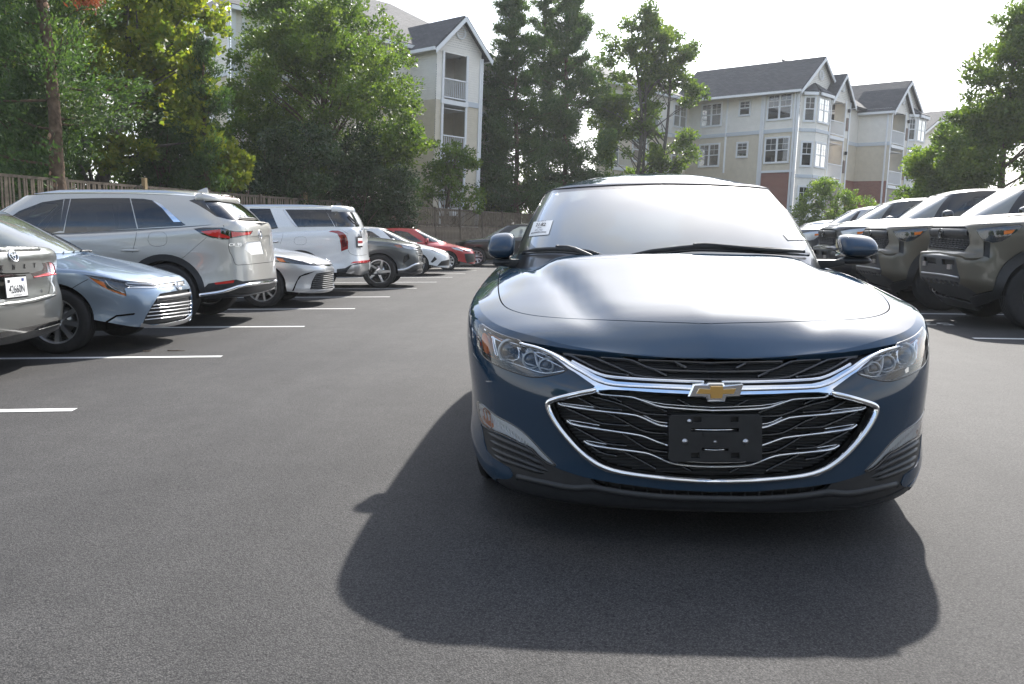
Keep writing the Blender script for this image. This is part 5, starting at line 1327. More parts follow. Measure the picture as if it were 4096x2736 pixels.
# ---- beige three-row SUV, tail out
M['paint_beige'] = paint('paint_beige', (.52, .505, .47), .45, .34)
def big_suv_beige():
    L, W = 5.10, .99
    root = thing('suv_car', 'large beige SUV with black pillar and chrome bumper strip parked tail out', 'suv', (-6.6, 11.6, 0))
    xf = NI(-3.90, 11.86, L, 5); pm = M['paint_beige']
    gh = gh_std(1.25, 2.15, 4.62, 4.95, .86, .68, [(1.2, 1.10), (2, 1.10), (4.6, 1.24), (5, 1.30)], [(2.1, 1.62), (2.8, 1.645), (3.8, 1.64), (4.7, 1.60)], rw=.8)
    fz = [(.26, .15), (.29, .05), (.34, .015), (.45, .006), (.60, .0), (.74, .012), (.86, .035), (.95, .075), (.99, .12)]
    rz = [(.36, .14), (.38, .05), (.45, .0), (.60, .0), (.78, .012), (.95, .03), (1.12, .04), (1.25, .055), (1.31, .09)]
    S = car_shell(xf, L, W, fz, rz, [(0, .98), (.6, 1.0), (1.2, 1.05), (1.9, 1.10), (3.5, 1.16), (4.5, 1.235), (5.1, 1.31)], [(0, .27), (.9, .26), (5.1, .36)],
                  [(.10, .99), (.4, 1.05), (1.2, 1.09), (1.9, 1.07)], 2.0, gh, [(2.15, 1.62), (2.6, 1.70), (3.4, 1.73), (4.2, 1.71), (4.62, 1.66)], [(4.9, 1.32), (5.0, 1.315)], 4.80, False, tail=1.1,
                  side=[.05, .01, .0, .02, .024, .008, .004, .02, .05])
    low, gh_ = S.low, S.gh
    fe = [F(low, 6, [(560, 1182), (610, 1135), (900, 1092), (975, 1112), (1320, 1072), (1325, 1200), (1120, 1245), (900, 1290), (560, 1330), (430, 1330), (455, 1180)], 'lower_cladding', 'black_plastic', -.004, False, 0),
          F(low, 6, [(455, 562), (560, 548), (760, 550), (835, 578), (900, 588), (1078, 584), (1052, 626), (960, 642), (840, 672), (740, 676), (640, 656), (540, 620)], 'tail_light', 'black_gloss', -.006, True, 0, True),
          F(low, 6, [(530, 588), (735, 568), (742, 612), (838, 642), (838, 664), (700, 652), (600, 628)], 'tail_light_band', 'red_lens', -.002, True, 0),
          F(low, 6, [(848, 590), (960, 600), (1070, 588), (1045, 622), (950, 634), (855, 650)], 'tail_light_band', 'red_lens', -.002, True, 0),
          F(low, 6, [(670, 1126), (882, 1100), (872, 1128), (690, 1146)], 'rear_reflector', 'red_lens', .001, True, 0),
          F(low, 6, [(835, 662), (1000, 640), (1250, 632), (1258, 745), (1190, 680), (1010, 700), (960, 762), (822, 776)], 'tailgate_recess', 'paint_beige', -.008, False, 0),
          F(low, 6, [(1012, 700), (1160, 690), (1192, 822), (1062, 832), (985, 775)], 'plate_recess', 'white_print', -.006, False, 0),
          gapline(low, Z(6, [(765, 520), (775, 548)])), gapline(low, Z(6, [(828, 672), (820, 780), (868, 865), (885, 930), (930, 946), (1290, 906)])),
          gapline(low, Z(6, [(590, 652), (450, 775), (275, 925)]), .004),
          gapline(low, Z(5, [(1076, 422), (1060, 520), (1036, 612)])), gapline(low, Z(5, [(1160, 500), (1172, 455), (1230, 442), (1295, 450), (1312, 500), (1300, 548), (1240, 562), (1175, 552), (1158, 505)]), .004)]
    for cy_ in (.93, 4.05):
        for sg in (1, -1):
            fe.append(('wheel_arch_trim', S.side(low, arch(cy_, .50, cz=.40), sg), 'black_plastic', .006, False)); fe.append(('hole', S.side(low, arch(cy_, .43, cz=.39), sg), 'gap', 0, False))
    gr = [F(gh_, 5, [(60, 345), (150, 282), (330, 213), (500, 188), (462, 440), (200, 520), (60, 520)], 'side_window', 'window', -.004, True, 0),
          F(gh_, 5, [(505, 187), (550, 185), (496, 440), (460, 440)], 'pillar_cover', 'black_gloss', -.002, True, 0),
          F(gh_, 5, [(556, 185), (800, 180), (1016, 181), (1046, 300), (1074, 420), (800, 436), (502, 455), (520, 340)], 'side_window', 'window_dark', -.004, True, 0),
          F(gh_, 5, [(1024, 183), (1120, 186), (1200, 198), (1270, 240), (1340, 295), (1420, 365), (1456, 392), (1420, 400), (1250, 408), (1082, 419), (1052, 300)], 'side_window', 'window_dark', -.004, True, 0)]
    gr += [F(gh_, 6, [(408, 268), (555, 228), (566, 270), (602, 332), (655, 392), (702, 442), (600, 372), (500, 312)], 'pillar_panel', 'black_gloss', .001, True, 0),
           F(gh_, 6, [(560, 232), (700, 214), (850, 218), (952, 238), (1000, 322), (920, 292), (830, 306), (602, 320), (574, 290)], 'spoiler_shade', 'black_gloss', -.02, False, 0),
           F(gh_, 6, [(602, 320), (830, 306), (920, 292), (1000, 322), (1100, 388), (1190, 455), (1226, 495), (1150, 500), (960, 492), (800, 460), (700, 436), (642, 382)], 'rear_window', 'window_dark', -.006, False, 0),
           F(gh_, 5, [(1188, 196), (1255, 225), (1335, 290), (1418, 368), (1362, 368), (1272, 262)], 'chrome_corner', 'chrome', .003, True, 0)] + wscreen(S, 0, 0, .78, .60, 1.08, 1.59)
    dress(root, S, pm, fe, gh_regs=gr)
    ch = bar(low, pathpx(low, Z(6, [(520, 1256), (740, 1226), (860, 1190), (945, 1158), (1312, 1110)]), 8), 'chrome_strip', M['chrome'], root, .045, .022, .004)
    # spoiler over the window
    bar(gh_, pathpx(gh_, Z(6, [(470, 228), (600, 208), (760, 200), (880, 206), (955, 232)]), 8), 'spoiler', pm, root, .12, .05, -.01)
    bar(gh_, pathpx(gh_, Z(6, [(730, 228), (800, 226), (870, 230)]), 8), 'brake_light', M['dark_red'], root, .025, .012, .035)
    bar(gh_, pathpx(gh_, Z(6, [(920, 458), (1000, 460), (1120, 465)]), 6), 'rear_wiper', M['black_plastic'], root, .03, .025, .008, taper=True)
    bar(low, S.side(low, [(2.2, .80), (2.0, .80)], 1), 'x', M['gap'], root, .001, .001) if False else None
    for yy in (2.72, 3.66): lump(root, 'door_handle', xf, (.985, yy, .945), (.026, .11, .017), pm, (.7, .7), (14, 8)); lump(root, 'door_handle', xf, (-.985, yy, .945), (.026, .11, .017), pm, (.7, .7), (14, 8))
    emblem(root, low, 6, (1148, 622), .14, .11, 'chrome', 'wing')
    letters(root, low, 6, (892, 742), 'CX-90', .052, 'chrome', (1, -.06), 1.15); letters(root, low, 6, (915, 757), 'AWD', .026, 'chrome', (1, -.06))
    for sg in (1, -1):
        uv = S.roof.px([]) if False else None
        E = S.redge; ys = np.linspace(2.35, 4.35, 30); pts = []
        for y in ys:
            k = np.interp(y, E[:, 1], np.arange(len(E))); x = np.interp(y, E[:, 1], E[:, 0]); pts.append(S.roof.near(xf.pt((sg * (x - .05), y, 1.66))))
        rail(root, S.roof, pts, 'satin_metal')
        mirror_at(root, xf, sg, 1.04, 1.95, 1.17, pm, (.11, .08, .085))
    shark_fin(root, xf, 4.25, 1.695, pm)
    std_seats(root, xf, 2.4, 3.3, .65, 'seat_dark', .38)
    common_under(root, xf, W, L, .93, 4.05, .39, .27, .26, 'cx', (10, .02, .02, .1))
big_suv_beige()
# ---- silver-white sedan, nose out
M['paint_pearl'] = paint('paint_pearl', (.46, .47, .485), .5, .32)
M['paint_white'] = paint('paint_white', (.72, .73, .735), .05, .4)
M['paint_grey'] = paint('paint_grey', (.085, .092, .096), .6, .32)
M['paint_red'] = paint('paint_red', (.36, .02, .022), .35, .32)
M['paint_black'] = paint('paint_black', (.010, .010, .011), .3, .3)
def sedan_pearl():
    L, W = 4.92, .92
    root = thing('sedan_car', 'silver white sedan parked nose out between the beige and the white SUVs', 'car', (-6.2, 14.6, 0))
    xf = NO(-3.80, 14.86, 6); pm = M['paint_pearl']
    gh = gh_std(1.12, 2.05, 3.75, 4.32, .80, .62, [(1.0, .95), (2, .92), (4.4, .99)], [(2, 1.375), (2.7, 1.385), (3.5, 1.36), (3.8, 1.335)])
    fz = [(.19, .14), (.21, .04), (.25, .008), (.36, .006), (.48, .004), (.58, .0), (.64, .02), (.69, .06), (.715, .10)]
    S = car_shell(xf, L, W, fz, SEDAN_R, [(0, .72), (.6, .80), (1.2, .85), (1.9, .89), (3.2, .94), (4.9, 1.0)], [(0, .17), (.7, .2), (4.9, .24)],
                  [(.09, .712), (.2, .76), (.45, .84), (.8, .905), (1.1, .95), (1.9, .95)], 1.8, gh, [(2.05, 1.375), (2.6, 1.44), (3.2, 1.43), (3.75, 1.335)], [(4.3, 1.02), (4.6, 1.03), (4.83, 1.02)], 4.0, True)
    low = S.low
    fe = [F(low, 6, [(1435, 1262), (1475, 1225), (1700, 1218), (1985, 1165), (1990, 1195), (1780, 1240), (1500, 1290)], 'front_lip', 'paint_pearl', .006, False, 0),
          F(low, 6, [(1738, 1032), (1800, 1020), (1948, 1003), (1956, 1060), (1958, 1150), (1930, 1180), (1800, 1196), (1674, 1196), (1694, 1110)], 'grille', 'grille_black', -.03, False, 0),
          F(low, 6, [(1690, 918), (1850, 932), (1940, 922), (1940, 952), (1800, 957), (1690, 946)], 'upper_grille', 'black_gloss', -.008, False, 0),
          F(low, 6, [(1308, 850), (1400, 848), (1500, 868), (1600, 902), (1700, 928), (1690, 947), (1500, 928), (1390, 912), (1330, 884)], 'headlight', 'lamp_dark', -.02, True, 0, True),
          F(low, 6, [(1318, 863), (1388, 874), (1420, 912), (1362, 906), (1330, 884)], 'turn_signal', 'amber', -.006, True, 0),
          F(low, 6, [(1484, 1216), (1520, 1130), (1558, 1060), (1622, 1030), (1745, 1002), (1650, 1042), (1582, 1062), (1546, 1104), (1502, 1216)], 'side_vent', 'gap', -.012, True, 0)]
    for cy_ in (.97, 3.80): fe += [('hole', S.side(low, arch(cy_, .37, cz=.34), sg), 'gap', 0, False) for sg in (1, -1)]
    gr = side_glass(S, [('side_window', [(1.85, .97), (2.35, 1.28), (2.6, 1.33), (2.85, 1.34), (2.85, .985)], 'window'), ('side_window', [(2.9, .985), (2.9, 1.34), (3.4, 1.31), (3.7, 1.2), (3.9, 1.04), (3.7, 1.0)], 'window')]) + wscreen(S, 0, 0, .74, .56, .975, 1.352)
    hf = [gapline(S.hood, Z(6, [(1500, 862), (1580, 862), (1660, 866), (1700, 840), (1850, 838)]), .005)]
    o = dress(root, S, pm, fe, gh_regs=gr, hood_feats=hf); g = o[(1, 'a')]
    for k in range(8):
        y0, y1 = 1042 + k * 20, 1020 + k * 20.5
        bar(low, pathpx(low, Z(6, [(1735 - k * 7, y0 + 6), (1820, (y0 + y1) / 2 + 6), (1952, y1)]), 8), 'grille_bar', M['grey_plastic'], g, .014, .016, -.02)
    bar(low, pathpx(low, Z(6, [(1545, 868), (1600, 890), (1690, 918), (1850, 938), (1935, 930)]), 8), 'lamp_trim', M['chrome'], root, .01, .006, 0)
    emblem(root, S.hood, 6, (1868, 886), .12, .085, 'satin_metal')
    for sg in (1, -1): mirror_at(root, xf, sg, .95, 1.72, 1.02, pm)
    std_seats(root, xf, 2.3, 3.2, .46)
    common_under(root, xf, W, L, .97, 3.80, .335, .225, .235, 'camry2', (10, .022, .02, .0))
sedan_pearl()

def big_suv_white():
    L, W = 4.99, .985
    root = thing('suv_car', 'white SUV with tall red tail light and tinted windows parked tail out', 'suv', (-6.4, 17.6, 0))
    xf = NI(-3.82, 17.75, L, 5); pm = M['paint_white']
    gh = gh_std(1.3, 2.1, 4.72, 4.90, .87, .73, [(1.2, 1.12), (2, 1.12), (4.6, 1.25), (5, 1.27)], [(2.1, 1.64), (2.8, 1.665), (3.8, 1.665), (4.8, 1.64)], rw=.7)
    fz = [(.26, .15), (.29, .05), (.34, .015), (.45, .006), (.62, .0), (.78, .008), (.90, .02), (.99, .05), (1.03, .09)]
    rz = [(.36, .16), (.38, .06), (.46, .0), (.60, -.01), (.74, .02), (.92, .035), (1.10, .04), (1.24, .05), (1.285, .08)]
    S = car_shell(xf, L, W, fz, rz, [(0, 1.0), (.6, 1.05), (1.2, 1.09), (1.9, 1.12), (3.5, 1.18), (4.5, 1.24), (5.0, 1.285)], [(0, .27), (.9, .26), (5.0, .36)],
                  [(.10, 1.03), (.4, 1.09), (1.2, 1.14), (1.9, 1.12)], 2.0, gh, [(2.1, 1.64), (2.6, 1.71), (3.4, 1.735), (4.3, 1.725), (4.72, 1.69)], [(4.9, 1.29), (4.95, 1.288)], 4.78, False, tail=.85,
                  side=[.05, .01, .0, .02, .022, .006, .004, .02, .05])
    low, gh_ = S.low, S.gh
    fe = [F(low, 7, [(384, 852), (470, 842), (522, 812), (580, 794), (720, 768), (722, 800), (712, 880), (640, 925), (460, 945), (384, 960)], 'lower_cladding', 'black_plastic', -.003, False, 0),
          F(low, 7, [(540, 812), (716, 788), (702, 880), (645, 918), (462, 922), (500, 862)], 'skid_plate', 'satin_metal', .006, False, 0),
          F(low, 7, [(528, 792), (560, 772), (708, 758), (702, 784)], 'rear_reflector', 'red_lens', .003, True, 0),
          F(low, 7, [(295, 462), (330, 449), (400, 449), (452, 470), (484, 502), (502, 560), (502, 640), (430, 667), (426, 600), (410, 522), (388, 482), (340, 468)], 'tail_light', 'red_lens', -.003, True, 0, True),
          F(low, 7, [(446, 500), (486, 540), (494, 610), (440, 630), (434, 570)], 'tail_light_core', 'dark_red', -.001, True, 0),
          gapline(low, Z(7, [(384, 415), (500, 480)]), .005), gapline(low, Z(7, [(502, 650), (520, 690), (600, 715), (700, 700)])),
          gapline(low, Z(6, [(1300, 560), (1390, 560), (1400, 600), (1360, 725)]), .005), gapline(low, Z(6, [(1505, 690), (1520, 648), (1625, 644), (1638, 690), (1620, 730), (1520, 730), (1505, 690)]), .004)]
    for cy_ in (.94, 3.84):
        for sg in (1, -1):
            fe.append(('wheel_arch_trim', S.side(low, arch(cy_, .47, cz=.40), sg), 'black_plastic', .005, False)); fe.append(('hole', S.side(low, arch(cy_, .42, cz=.385), sg), 'gap', 0, False))
    gr = [F(gh_, 6, [(1412, 360), (1832, 360), (1932, 540), (1545, 545)], 'side_window', 'window_dark', -.003, True, 0),
          F(gh_, 6, [(1040, 350), (1255, 352), (1340, 556), (1270, 566), (1040, 566)], 'side_window', 'window_dark', -.003, True, 0),
          F(gh_, 7, [(262, 228), (405, 236), (362, 288), (372, 350), (386, 412), (370, 412), (282, 262)], 'pillar_panel', 'black_gloss', .001, True, 0),
          F(gh_, 7, [(362, 290), (400, 240), (470, 230), (545, 250), (625, 408), (560, 412), (388, 412), (372, 350)], 'rear_window', 'window_dark', -.005, False, 0)] + wscreen(S, 0, 0, .8, .66, 1.12, 1.60)
    gr += [('side_window', S.side(gh_, fillet([(2.0, 1.16), (2.3, 1.42), (2.6, 1.57), (2.95, 1.60), (2.95, 1.17)], .04), sg), 'window_dark', -.003, False) for sg in (1, -1)]
    dress(root, S, pm, fe, gh_regs=gr)
    bar(gh_, pathpx(gh_, Z(7, [(330, 222), (400, 222), (480, 218), (548, 222)]), 6), 'spoiler', pm, root, .14, .06, -.01)
    bar(gh_, pathpx(gh_, Z(6, [(1392, 362), (1460, 460), (1530, 542)]), 6), 'chrome_trim', M['satin_metal'], root, .03, .008, 0)
    bar(gh_, pathpx(gh_, Z(7, [(600, 395), (560, 360), (500, 300)]), 6), 'rear_wiper', M['black_plastic'], root, .03, .03, .01)
    letters(root, low, 7, (628, 506), 'PALISADE', .06, 'chrome', (1, .02), 1.3)
    emblem(root, low, 7, (632, 452), .15, .085, 'chrome', 'slant')
    c = low.pos(low.px(Z(7, [(618, 568)])), .012)[0]; n = low.nor(low.px(Z(7, [(618, 568)])))[0]; n[2] = 0; n /= np.linalg.norm(n); ex = np.cross((0, 0, 1.0), n); ey = np.array([0, 0, 1.0])
    pl = empty('licence_plate'); pl.parent = root
    for nm, w, h, mm, d, dy in (('frame', .33, .21, 'black_gloss', 0, 0), ('plate', .30, .15, 'white_print', .005, 0), ('plate_band', .28, .04, 'red_lens', .009, .0)):
        mb = MB(); o_ = c + n * d - ex * w / 2 - ey * (h / 2 - dy); mb.obox(o_, ex * w, ey * h, n * .003); mb.buildw(nm, M[mm], pl)
    lump(root, 'door_handle', xf, (.985, 3.35, 1.03), (.03, .12, .02), M['chrome'], (.7, .7), (14, 8))
    for sg in (1, -1):
        E = S.redge; pts = [S.roof.near(xf.pt((sg * (np.interp(y, E[:, 1], E[:, 0]) - .05), y, 1.68))) for y in np.linspace(2.3, 4.45, 30)]
        rail(root, S.roof, pts, 'satin_metal', .04, .04)
    shark_fin(root, xf, 4.40, 1.72, M['black_gloss'])
    std_seats(root, xf, 2.4, 3.3, .68, 'seat_dark', .38)
    common_under(root, xf, W, L, .94, 3.84, .385, .25, .26, 'pal', (10, .02, .02, .1))
big_suv_white()

def suv_grey():
    L, W = 4.63, .932
    root = thing('suv_car', 'dark grey crossover with five spoke wheels parked nose out past the white SUV', 'suv', (-5.4, 20.2, 0))
    xf = NO(-3.12, 20.45, 5); pm = M['paint_grey']
    gh = gh_std(1.18, 1.98, 4.22, 4.50, .81, .65, [(1.0, 1.12), (2, 1.08), (4.6, 1.18)], [(1.9, 1.54), (2.6, 1.585), (3.5, 1.57), (4.3, 1.53)], rw=.8)
    fz = [(.27, .15), (.29, .05), (.34, .01), (.46, .004), (.60, .0), (.73, .01), (.83, .03), (.905, .06), (.94, .10)]
    rz = [(.36, .14), (.38, .05), (.45, .0), (.58, .0), (.72, .015), (.88, .035), (1.04, .045), (1.14, .06), (1.19, .09)]
    S = car_shell(xf, L, W, fz, rz, [(0, .94), (.6, 1.0), (1.2, 1.04), (1.9, 1.06), (3.2, 1.11), (4.63, 1.19)], [(0, .27), (.7, .26), (4.63, .34)],
                  [(.10, .935), (.2, .97), (.45, 1.03), (.85, 1.085), (1.15, 1.12), (1.9, 1.10)], 1.85, gh, [(1.98, 1.54), (2.4, 1.62), (3.0, 1.65), (3.8, 1.62), (4.22, 1.56)], [(4.45, 1.2), (4.55, 1.195)], 4.35, True, side=[.06, .01, .0, .02, .026, .006, .002, .02, .05])
    low = S.low
    fe = [F(low, 7, [(1010, 862), (1100, 858), (1180, 812), (1240, 795), (1350, 770), (1360, 850), (1330, 880), (1240, 905), (1100, 935), (1010, 930)], 'lower_bumper', 'black_plastic', -.003, False, 0),
          F(low, 7, [(1150, 606), (1290, 602), (1332, 640), (1342, 720), (1300, 735), (1248, 740), (1215, 662)], 'grille', 'grille_black', -.02, False, 0),
          F(low, 7, [(978, 598), (1045, 598), (1075, 627), (1022, 627)], 'turn_signal', 'amber', -.004, True, 0, True),
          F(low, 7, [(1050, 598), (1200, 604), (1215, 655), (1150, 645), (1080, 628)], 'headlight', 'lamp_bowl', -.015, True, 0, True),
          F(low, 7, [(1084, 716), (1132, 690), (1146, 742), (1110, 780), (1072, 808)], 'fog_lamp', 'lamp_dark', -.02, True, 0, True),
          F(low, 7, [(1168, 860), (1300, 815), (1345, 800), (1340, 830), (1180, 880)], 'lower_grille', 'grille_black', -.02, False, 0)]
    for cy_ in (.90, 3.655):
        for sg in (1, -1):
            fe.append(('wheel_arch_trim', S.side(low, arch(cy_, .46, cz=.385), sg), 'grey_plastic', .006, False)); fe.append(('hole', S.side(low, arch(cy_, .405, cz=.37), sg), 'gap', 0, False))
    gr = side_glass(S, [('side_window', [(1.9, 1.12), (2.3, 1.42), (2.6, 1.51), (2.85, 1.525), (2.85, 1.14)], 'window'), ('side_window', [(2.9, 1.14), (2.9, 1.525), (3.6, 1.51), (4.0, 1.36), (4.1, 1.22), (3.9, 1.17)], 'window_dark')]) + wscreen(S, 0, 0, .75, .59, 1.125, 1.52)
    o = dress(root, S, pm, fe, gh_regs=gr); g = o[(1, 'a')]
    for k in range(5):
        bar(low, pathpx(low, Z(7, [(1165 + k * 14, 622 + k * 24), (1240, 626 + k * 24), (1335, 618 + k * 26)]), 8), 'grille_bar', M['chrome'], g, .03, .012, -.012)
    bar(low, pathpx(low, Z(7, [(1020, 862), (1105, 857), (1190, 806), (1250, 795), (1340, 778)]), 8), 'chin_strip', M['satin_metal'], root, .05, .012, 0)
    emblem(root, low, 7, (1308, 650), .15, .085, 'chrome', 'slant')
    mb = MB(); c = low.pos(low.px(Z(7, [(1318, 770)])), .02)[0]; mb.box(c - np.array((.01, .15, .06)), c + np.array((.01, .15, .06))); mb.buildw('plate_holder', M['black_plastic'], root)
    for sg in (1, -1): mirror_at(root, xf, sg, .99, 1.68, 1.2, M['black_gloss'])
    std_seats(root, xf, 2.25, 3.1, .62)
    common_under(root, xf, W, L, .90, 3.655, .37, .235, .255, 'tucson', (5, .045, .03, .35), 'satin_metal')
suv_grey()

# ---- smaller cars further down the row
def sedan_far(name_label, xf, pm, feats, rootloc, key):
    root = thing('sedan_car', name_label, 'car', rootloc)
    S = compact_sedan(root, xf, pm); low = S.low
    fe = feats(low)
    for cy_ in (.93, 3.63): fe += [('hole', S.side(low, arch(cy_, .35, cz=.325), sg), 'gap', 0, False) for sg in (1, -1)]
    gr = side_glass(S, [('side_window', [(1.75, .95), (2.25, 1.28), (2.5, 1.33), (2.72, 1.335), (2.72, .965)], 'window'), ('side_window', [(2.78, .965), (2.78, 1.335), (3.2, 1.31), (3.5, 1.22), (3.75, 1.02), (3.6, .985)], 'window')]) + wscreen(S, 0, 0, .72, .55, .965, 1.352)
    dress(root, S, pm, fe, gh_regs=gr, step=(2.5, 2))
    for sg in (1, -1): mirror_at(root, xf, sg, .93, 1.62, 1.0, pm)
    std_seats(root, xf, 2.2, 3.1, .46)
    common_under(root, xf, .89, 4.63, .93, 3.63, .315, .215, .215, key, (9, .022, .03, .0))
    return root, S
r_, S_ = sedan_far('white compact sedan parked nose out next to the red sedan', NO(-3.28, 26.9, 5), M['paint_white'], lambda low: [
    F(low, 7, [(1475, 770), (1580, 745), (1585, 790), (1570, 815), (1430, 820)], 'lower_grille', 'grille_black', -.02, False, 0), F(low, 7, [(1478, 655), (1560, 650), (1565, 672), (1500, 686)], 'grille', 'grille_black', -.01, False, 0),
    F(low, 7, [(1340, 640), (1400, 632), (1480, 655), (1490, 685), (1400, 668)], 'headlight', 'lamp_dark', -.01, True, 0, True), F(low, 7, [(1362, 780), (1405, 720), (1432, 748), (1385, 785)], 'side_vent', 'grille_black', -.02, True, 0)], (-5.6, 26.7, 0), 'corolla')
r_, S_ = sedan_far('red sedan with black lower grille parked nose out before the black SUV', NO(-2.88, 30.9, 5), M['paint_red'], lambda low: [
    F(low, 7, [(1715, 690), (1830, 690), (1842, 730), (1838, 775), (1745, 790), (1728, 760)], 'grille', 'grille_black', -.02, False, 0), F(low, 7, [(1700, 655), (1800, 640), (1808, 660), (1760, 672)], 'upper_grille', 'black_gloss', -.01, False, 0),
    F(low, 7, [(1552, 612), (1620, 625), (1700, 652), (1705, 668), (1620, 650)], 'headlight', 'lamp_bowl', -.01, True, 0, True), F(low, 7, [(1625, 745), (1640, 735), (1650, 748), (1638, 758)], 'fog_lamp', 'lamp_bowl', -.005, True, 0)], (-5.2, 30.7, 0), 'corolla')
emblem(r_, S_.low, 7, (1795, 648), .16, .12)
# sticker on the red car's screen
def suv_side(label, loc, xf, pm):
    root = thing('suv_car', label, 'suv', loc); L, W = 4.70, .93
    gh = gh_std(1.18, 2.05, 4.2, 4.55, .81, .65, [(1.0, 1.10), (2, 1.05), (4.6, 1.14)], [(1.9, 1.55), (2.6, 1.60), (3.5, 1.59), (4.3, 1.55)], rw=.8)
    fz = [(.27, .15), (.29, .05), (.34, .01), (.46, .004), (.60, .0), (.73, .01), (.83, .03), (.905, .06), (.94, .10)]
    rz = [(.36, .14), (.38, .05), (.45, .0), (.58, .0), (.72, .015), (.88, .035), (1.04, .045), (1.14, .06), (1.19, .09)]
    S = car_shell(xf, L, W, fz, rz, [(0, .94), (.6, 1.0), (1.2, 1.03), (1.9, 1.04), (3.2, 1.08), (4.7, 1.17)], [(0, .27), (.7, .26), (4.7, .34)],
                  [(.10, .935), (.2, .97), (.45, 1.03), (.85, 1.07), (1.15, 1.10), (1.9, 1.08)], 1.85, gh, [(2.05, 1.55), (2.4, 1.63), (3.0, 1.67), (3.8, 1.64), (4.2, 1.57)], [(4.45, 1.18), (4.6, 1.175)], 4.35, True)
    fe = []
    for cy_ in (.92, 3.72): fe += [('hole', S.side(S.low, arch(cy_, .40, cz=.37), sg), 'gap', 0, False) for sg in (1, -1)]
    gr = side_glass(S, [('side_window', [(1.95, 1.10), (2.35, 1.42), (2.6, 1.53), (2.9, 1.54), (2.9, 1.12)], 'windshield'), ('side_window', [(2.97, 1.12), (2.97, 1.54), (3.7, 1.52), (3.8, 1.16)], 'window'), ('side_window', [(3.86, 1.17), (3.8, 1.5), (4.1, 1.40), (4.25, 1.22)], 'window_dark')]) + wscreen(S, 0, 0, .75, .59, 1.10, 1.53)
    dress(root, S, pm, fe, gh_regs=gr, step=(2.5, 2))
    for sg in (1, -1): mirror_at(root, xf, sg, .99, 1.75, 1.15, pm)
    for yy in (2.8, 3.7): lump(root, 'door_handle', xf, (.93, yy, .98), (.02, .1, .016), pm, (.7, .7), (12, 6))
    std_seats(root, xf, 2.25, 3.1, .60)
    common_under(root, xf, W, L, .92, 3.72, .36, .235, .24, 'tucson2', (9, .022, .03, .0))
suv_side('black SUV standing side on at the far end of the row by the fence', (-1.8, 35.4, 0), XF((-4.15, 35.4), R(-90 + 3)), M['paint_black'])
suv_side('white SUV whose roof just shows past the sedan beyond the truck row', (8.4, 29.5, 0), XF((5.9, 29.6), R(-94)), M['paint_white'])
# ------------------------------------------------------------------ pickup trucks on the other side
M['paint_olive'] = paint('paint_olive', (.11, .098, .072), .25, .45, .6, .06)
M['paint_truck_silver'] = paint('paint_truck_silver', (.45, .46, .47), .6, .32)
M['paint_truck_grey'] = paint('paint_truck_grey', (.05, .054, .06), .4, .35)
M['paint_charcoal'] = paint('paint_charcoal', (.018, .020, .024), .5, .3)
def truck_shell(xf, L=5.4, W=.975, k=1.0):
    gh = gh_std(1.42, 2.12, 3.72, 3.95, .83 * W / .975, .68 * W / .975, [(1.3, 1.40 * k), (2, 1.33 * k), (4.0, 1.37 * k)], [(2.1, 1.86 * k), (2.6, 1.91 * k), (3.4, 1.91 * k), (3.8, 1.88 * k)], rw=.35)
    # front: skid, bumper step, recessed grille, upright hood edge
    fz = [(.21, .40), (.40, .20), (.54, .03), (.68, .0), (.875 * k, .0), (.925 * k, .09), (1.10 * k, .10), (1.235 * k, .115), (1.28 * k, .17)]
    rz = [(.50, .12), (.54, .03), (.64, .0), (.74, .02), (.86, .03), (.98, .03), (1.10, .03), (1.2, .035), (1.25, .06)]
    return car_shell(xf, L, W, fz, rz, [(0, 1.27 * k), (.6, 1.28 * k), (1.2, 1.30 * k), (1.9, 1.31 * k), (3.9, 1.35 * k), (5.4, 1.38 * k)], [(0, .32), (.7, .45), (1.5, .42), (5.4, .5)],
                     [(.17, 1.282 * k), (.3, 1.33 * k), (.6, 1.375 * k), (1.0, 1.41 * k), (1.4, 1.435 * k), (2.0, 1.38 * k)], 2.1, gh,
                     [(2.12, 1.86 * k), (2.4, 1.94 * k), (2.9, 1.98 * k), (3.4, 1.965 * k), (3.72, 1.91 * k)], [(3.9, .95), (4.6, .95), (5.35, 1.0)], 3.85, True, nose=.85, tail=.6, crown=5.0, front=BOXY,
                     side=[.05, .01, .0, .02, .03, .012, .004, .02, .05], roofp=3.0)
TR = lambda x, y, t=4: XF((x, y), R(-90 - t))
TRUCK_UV = {}
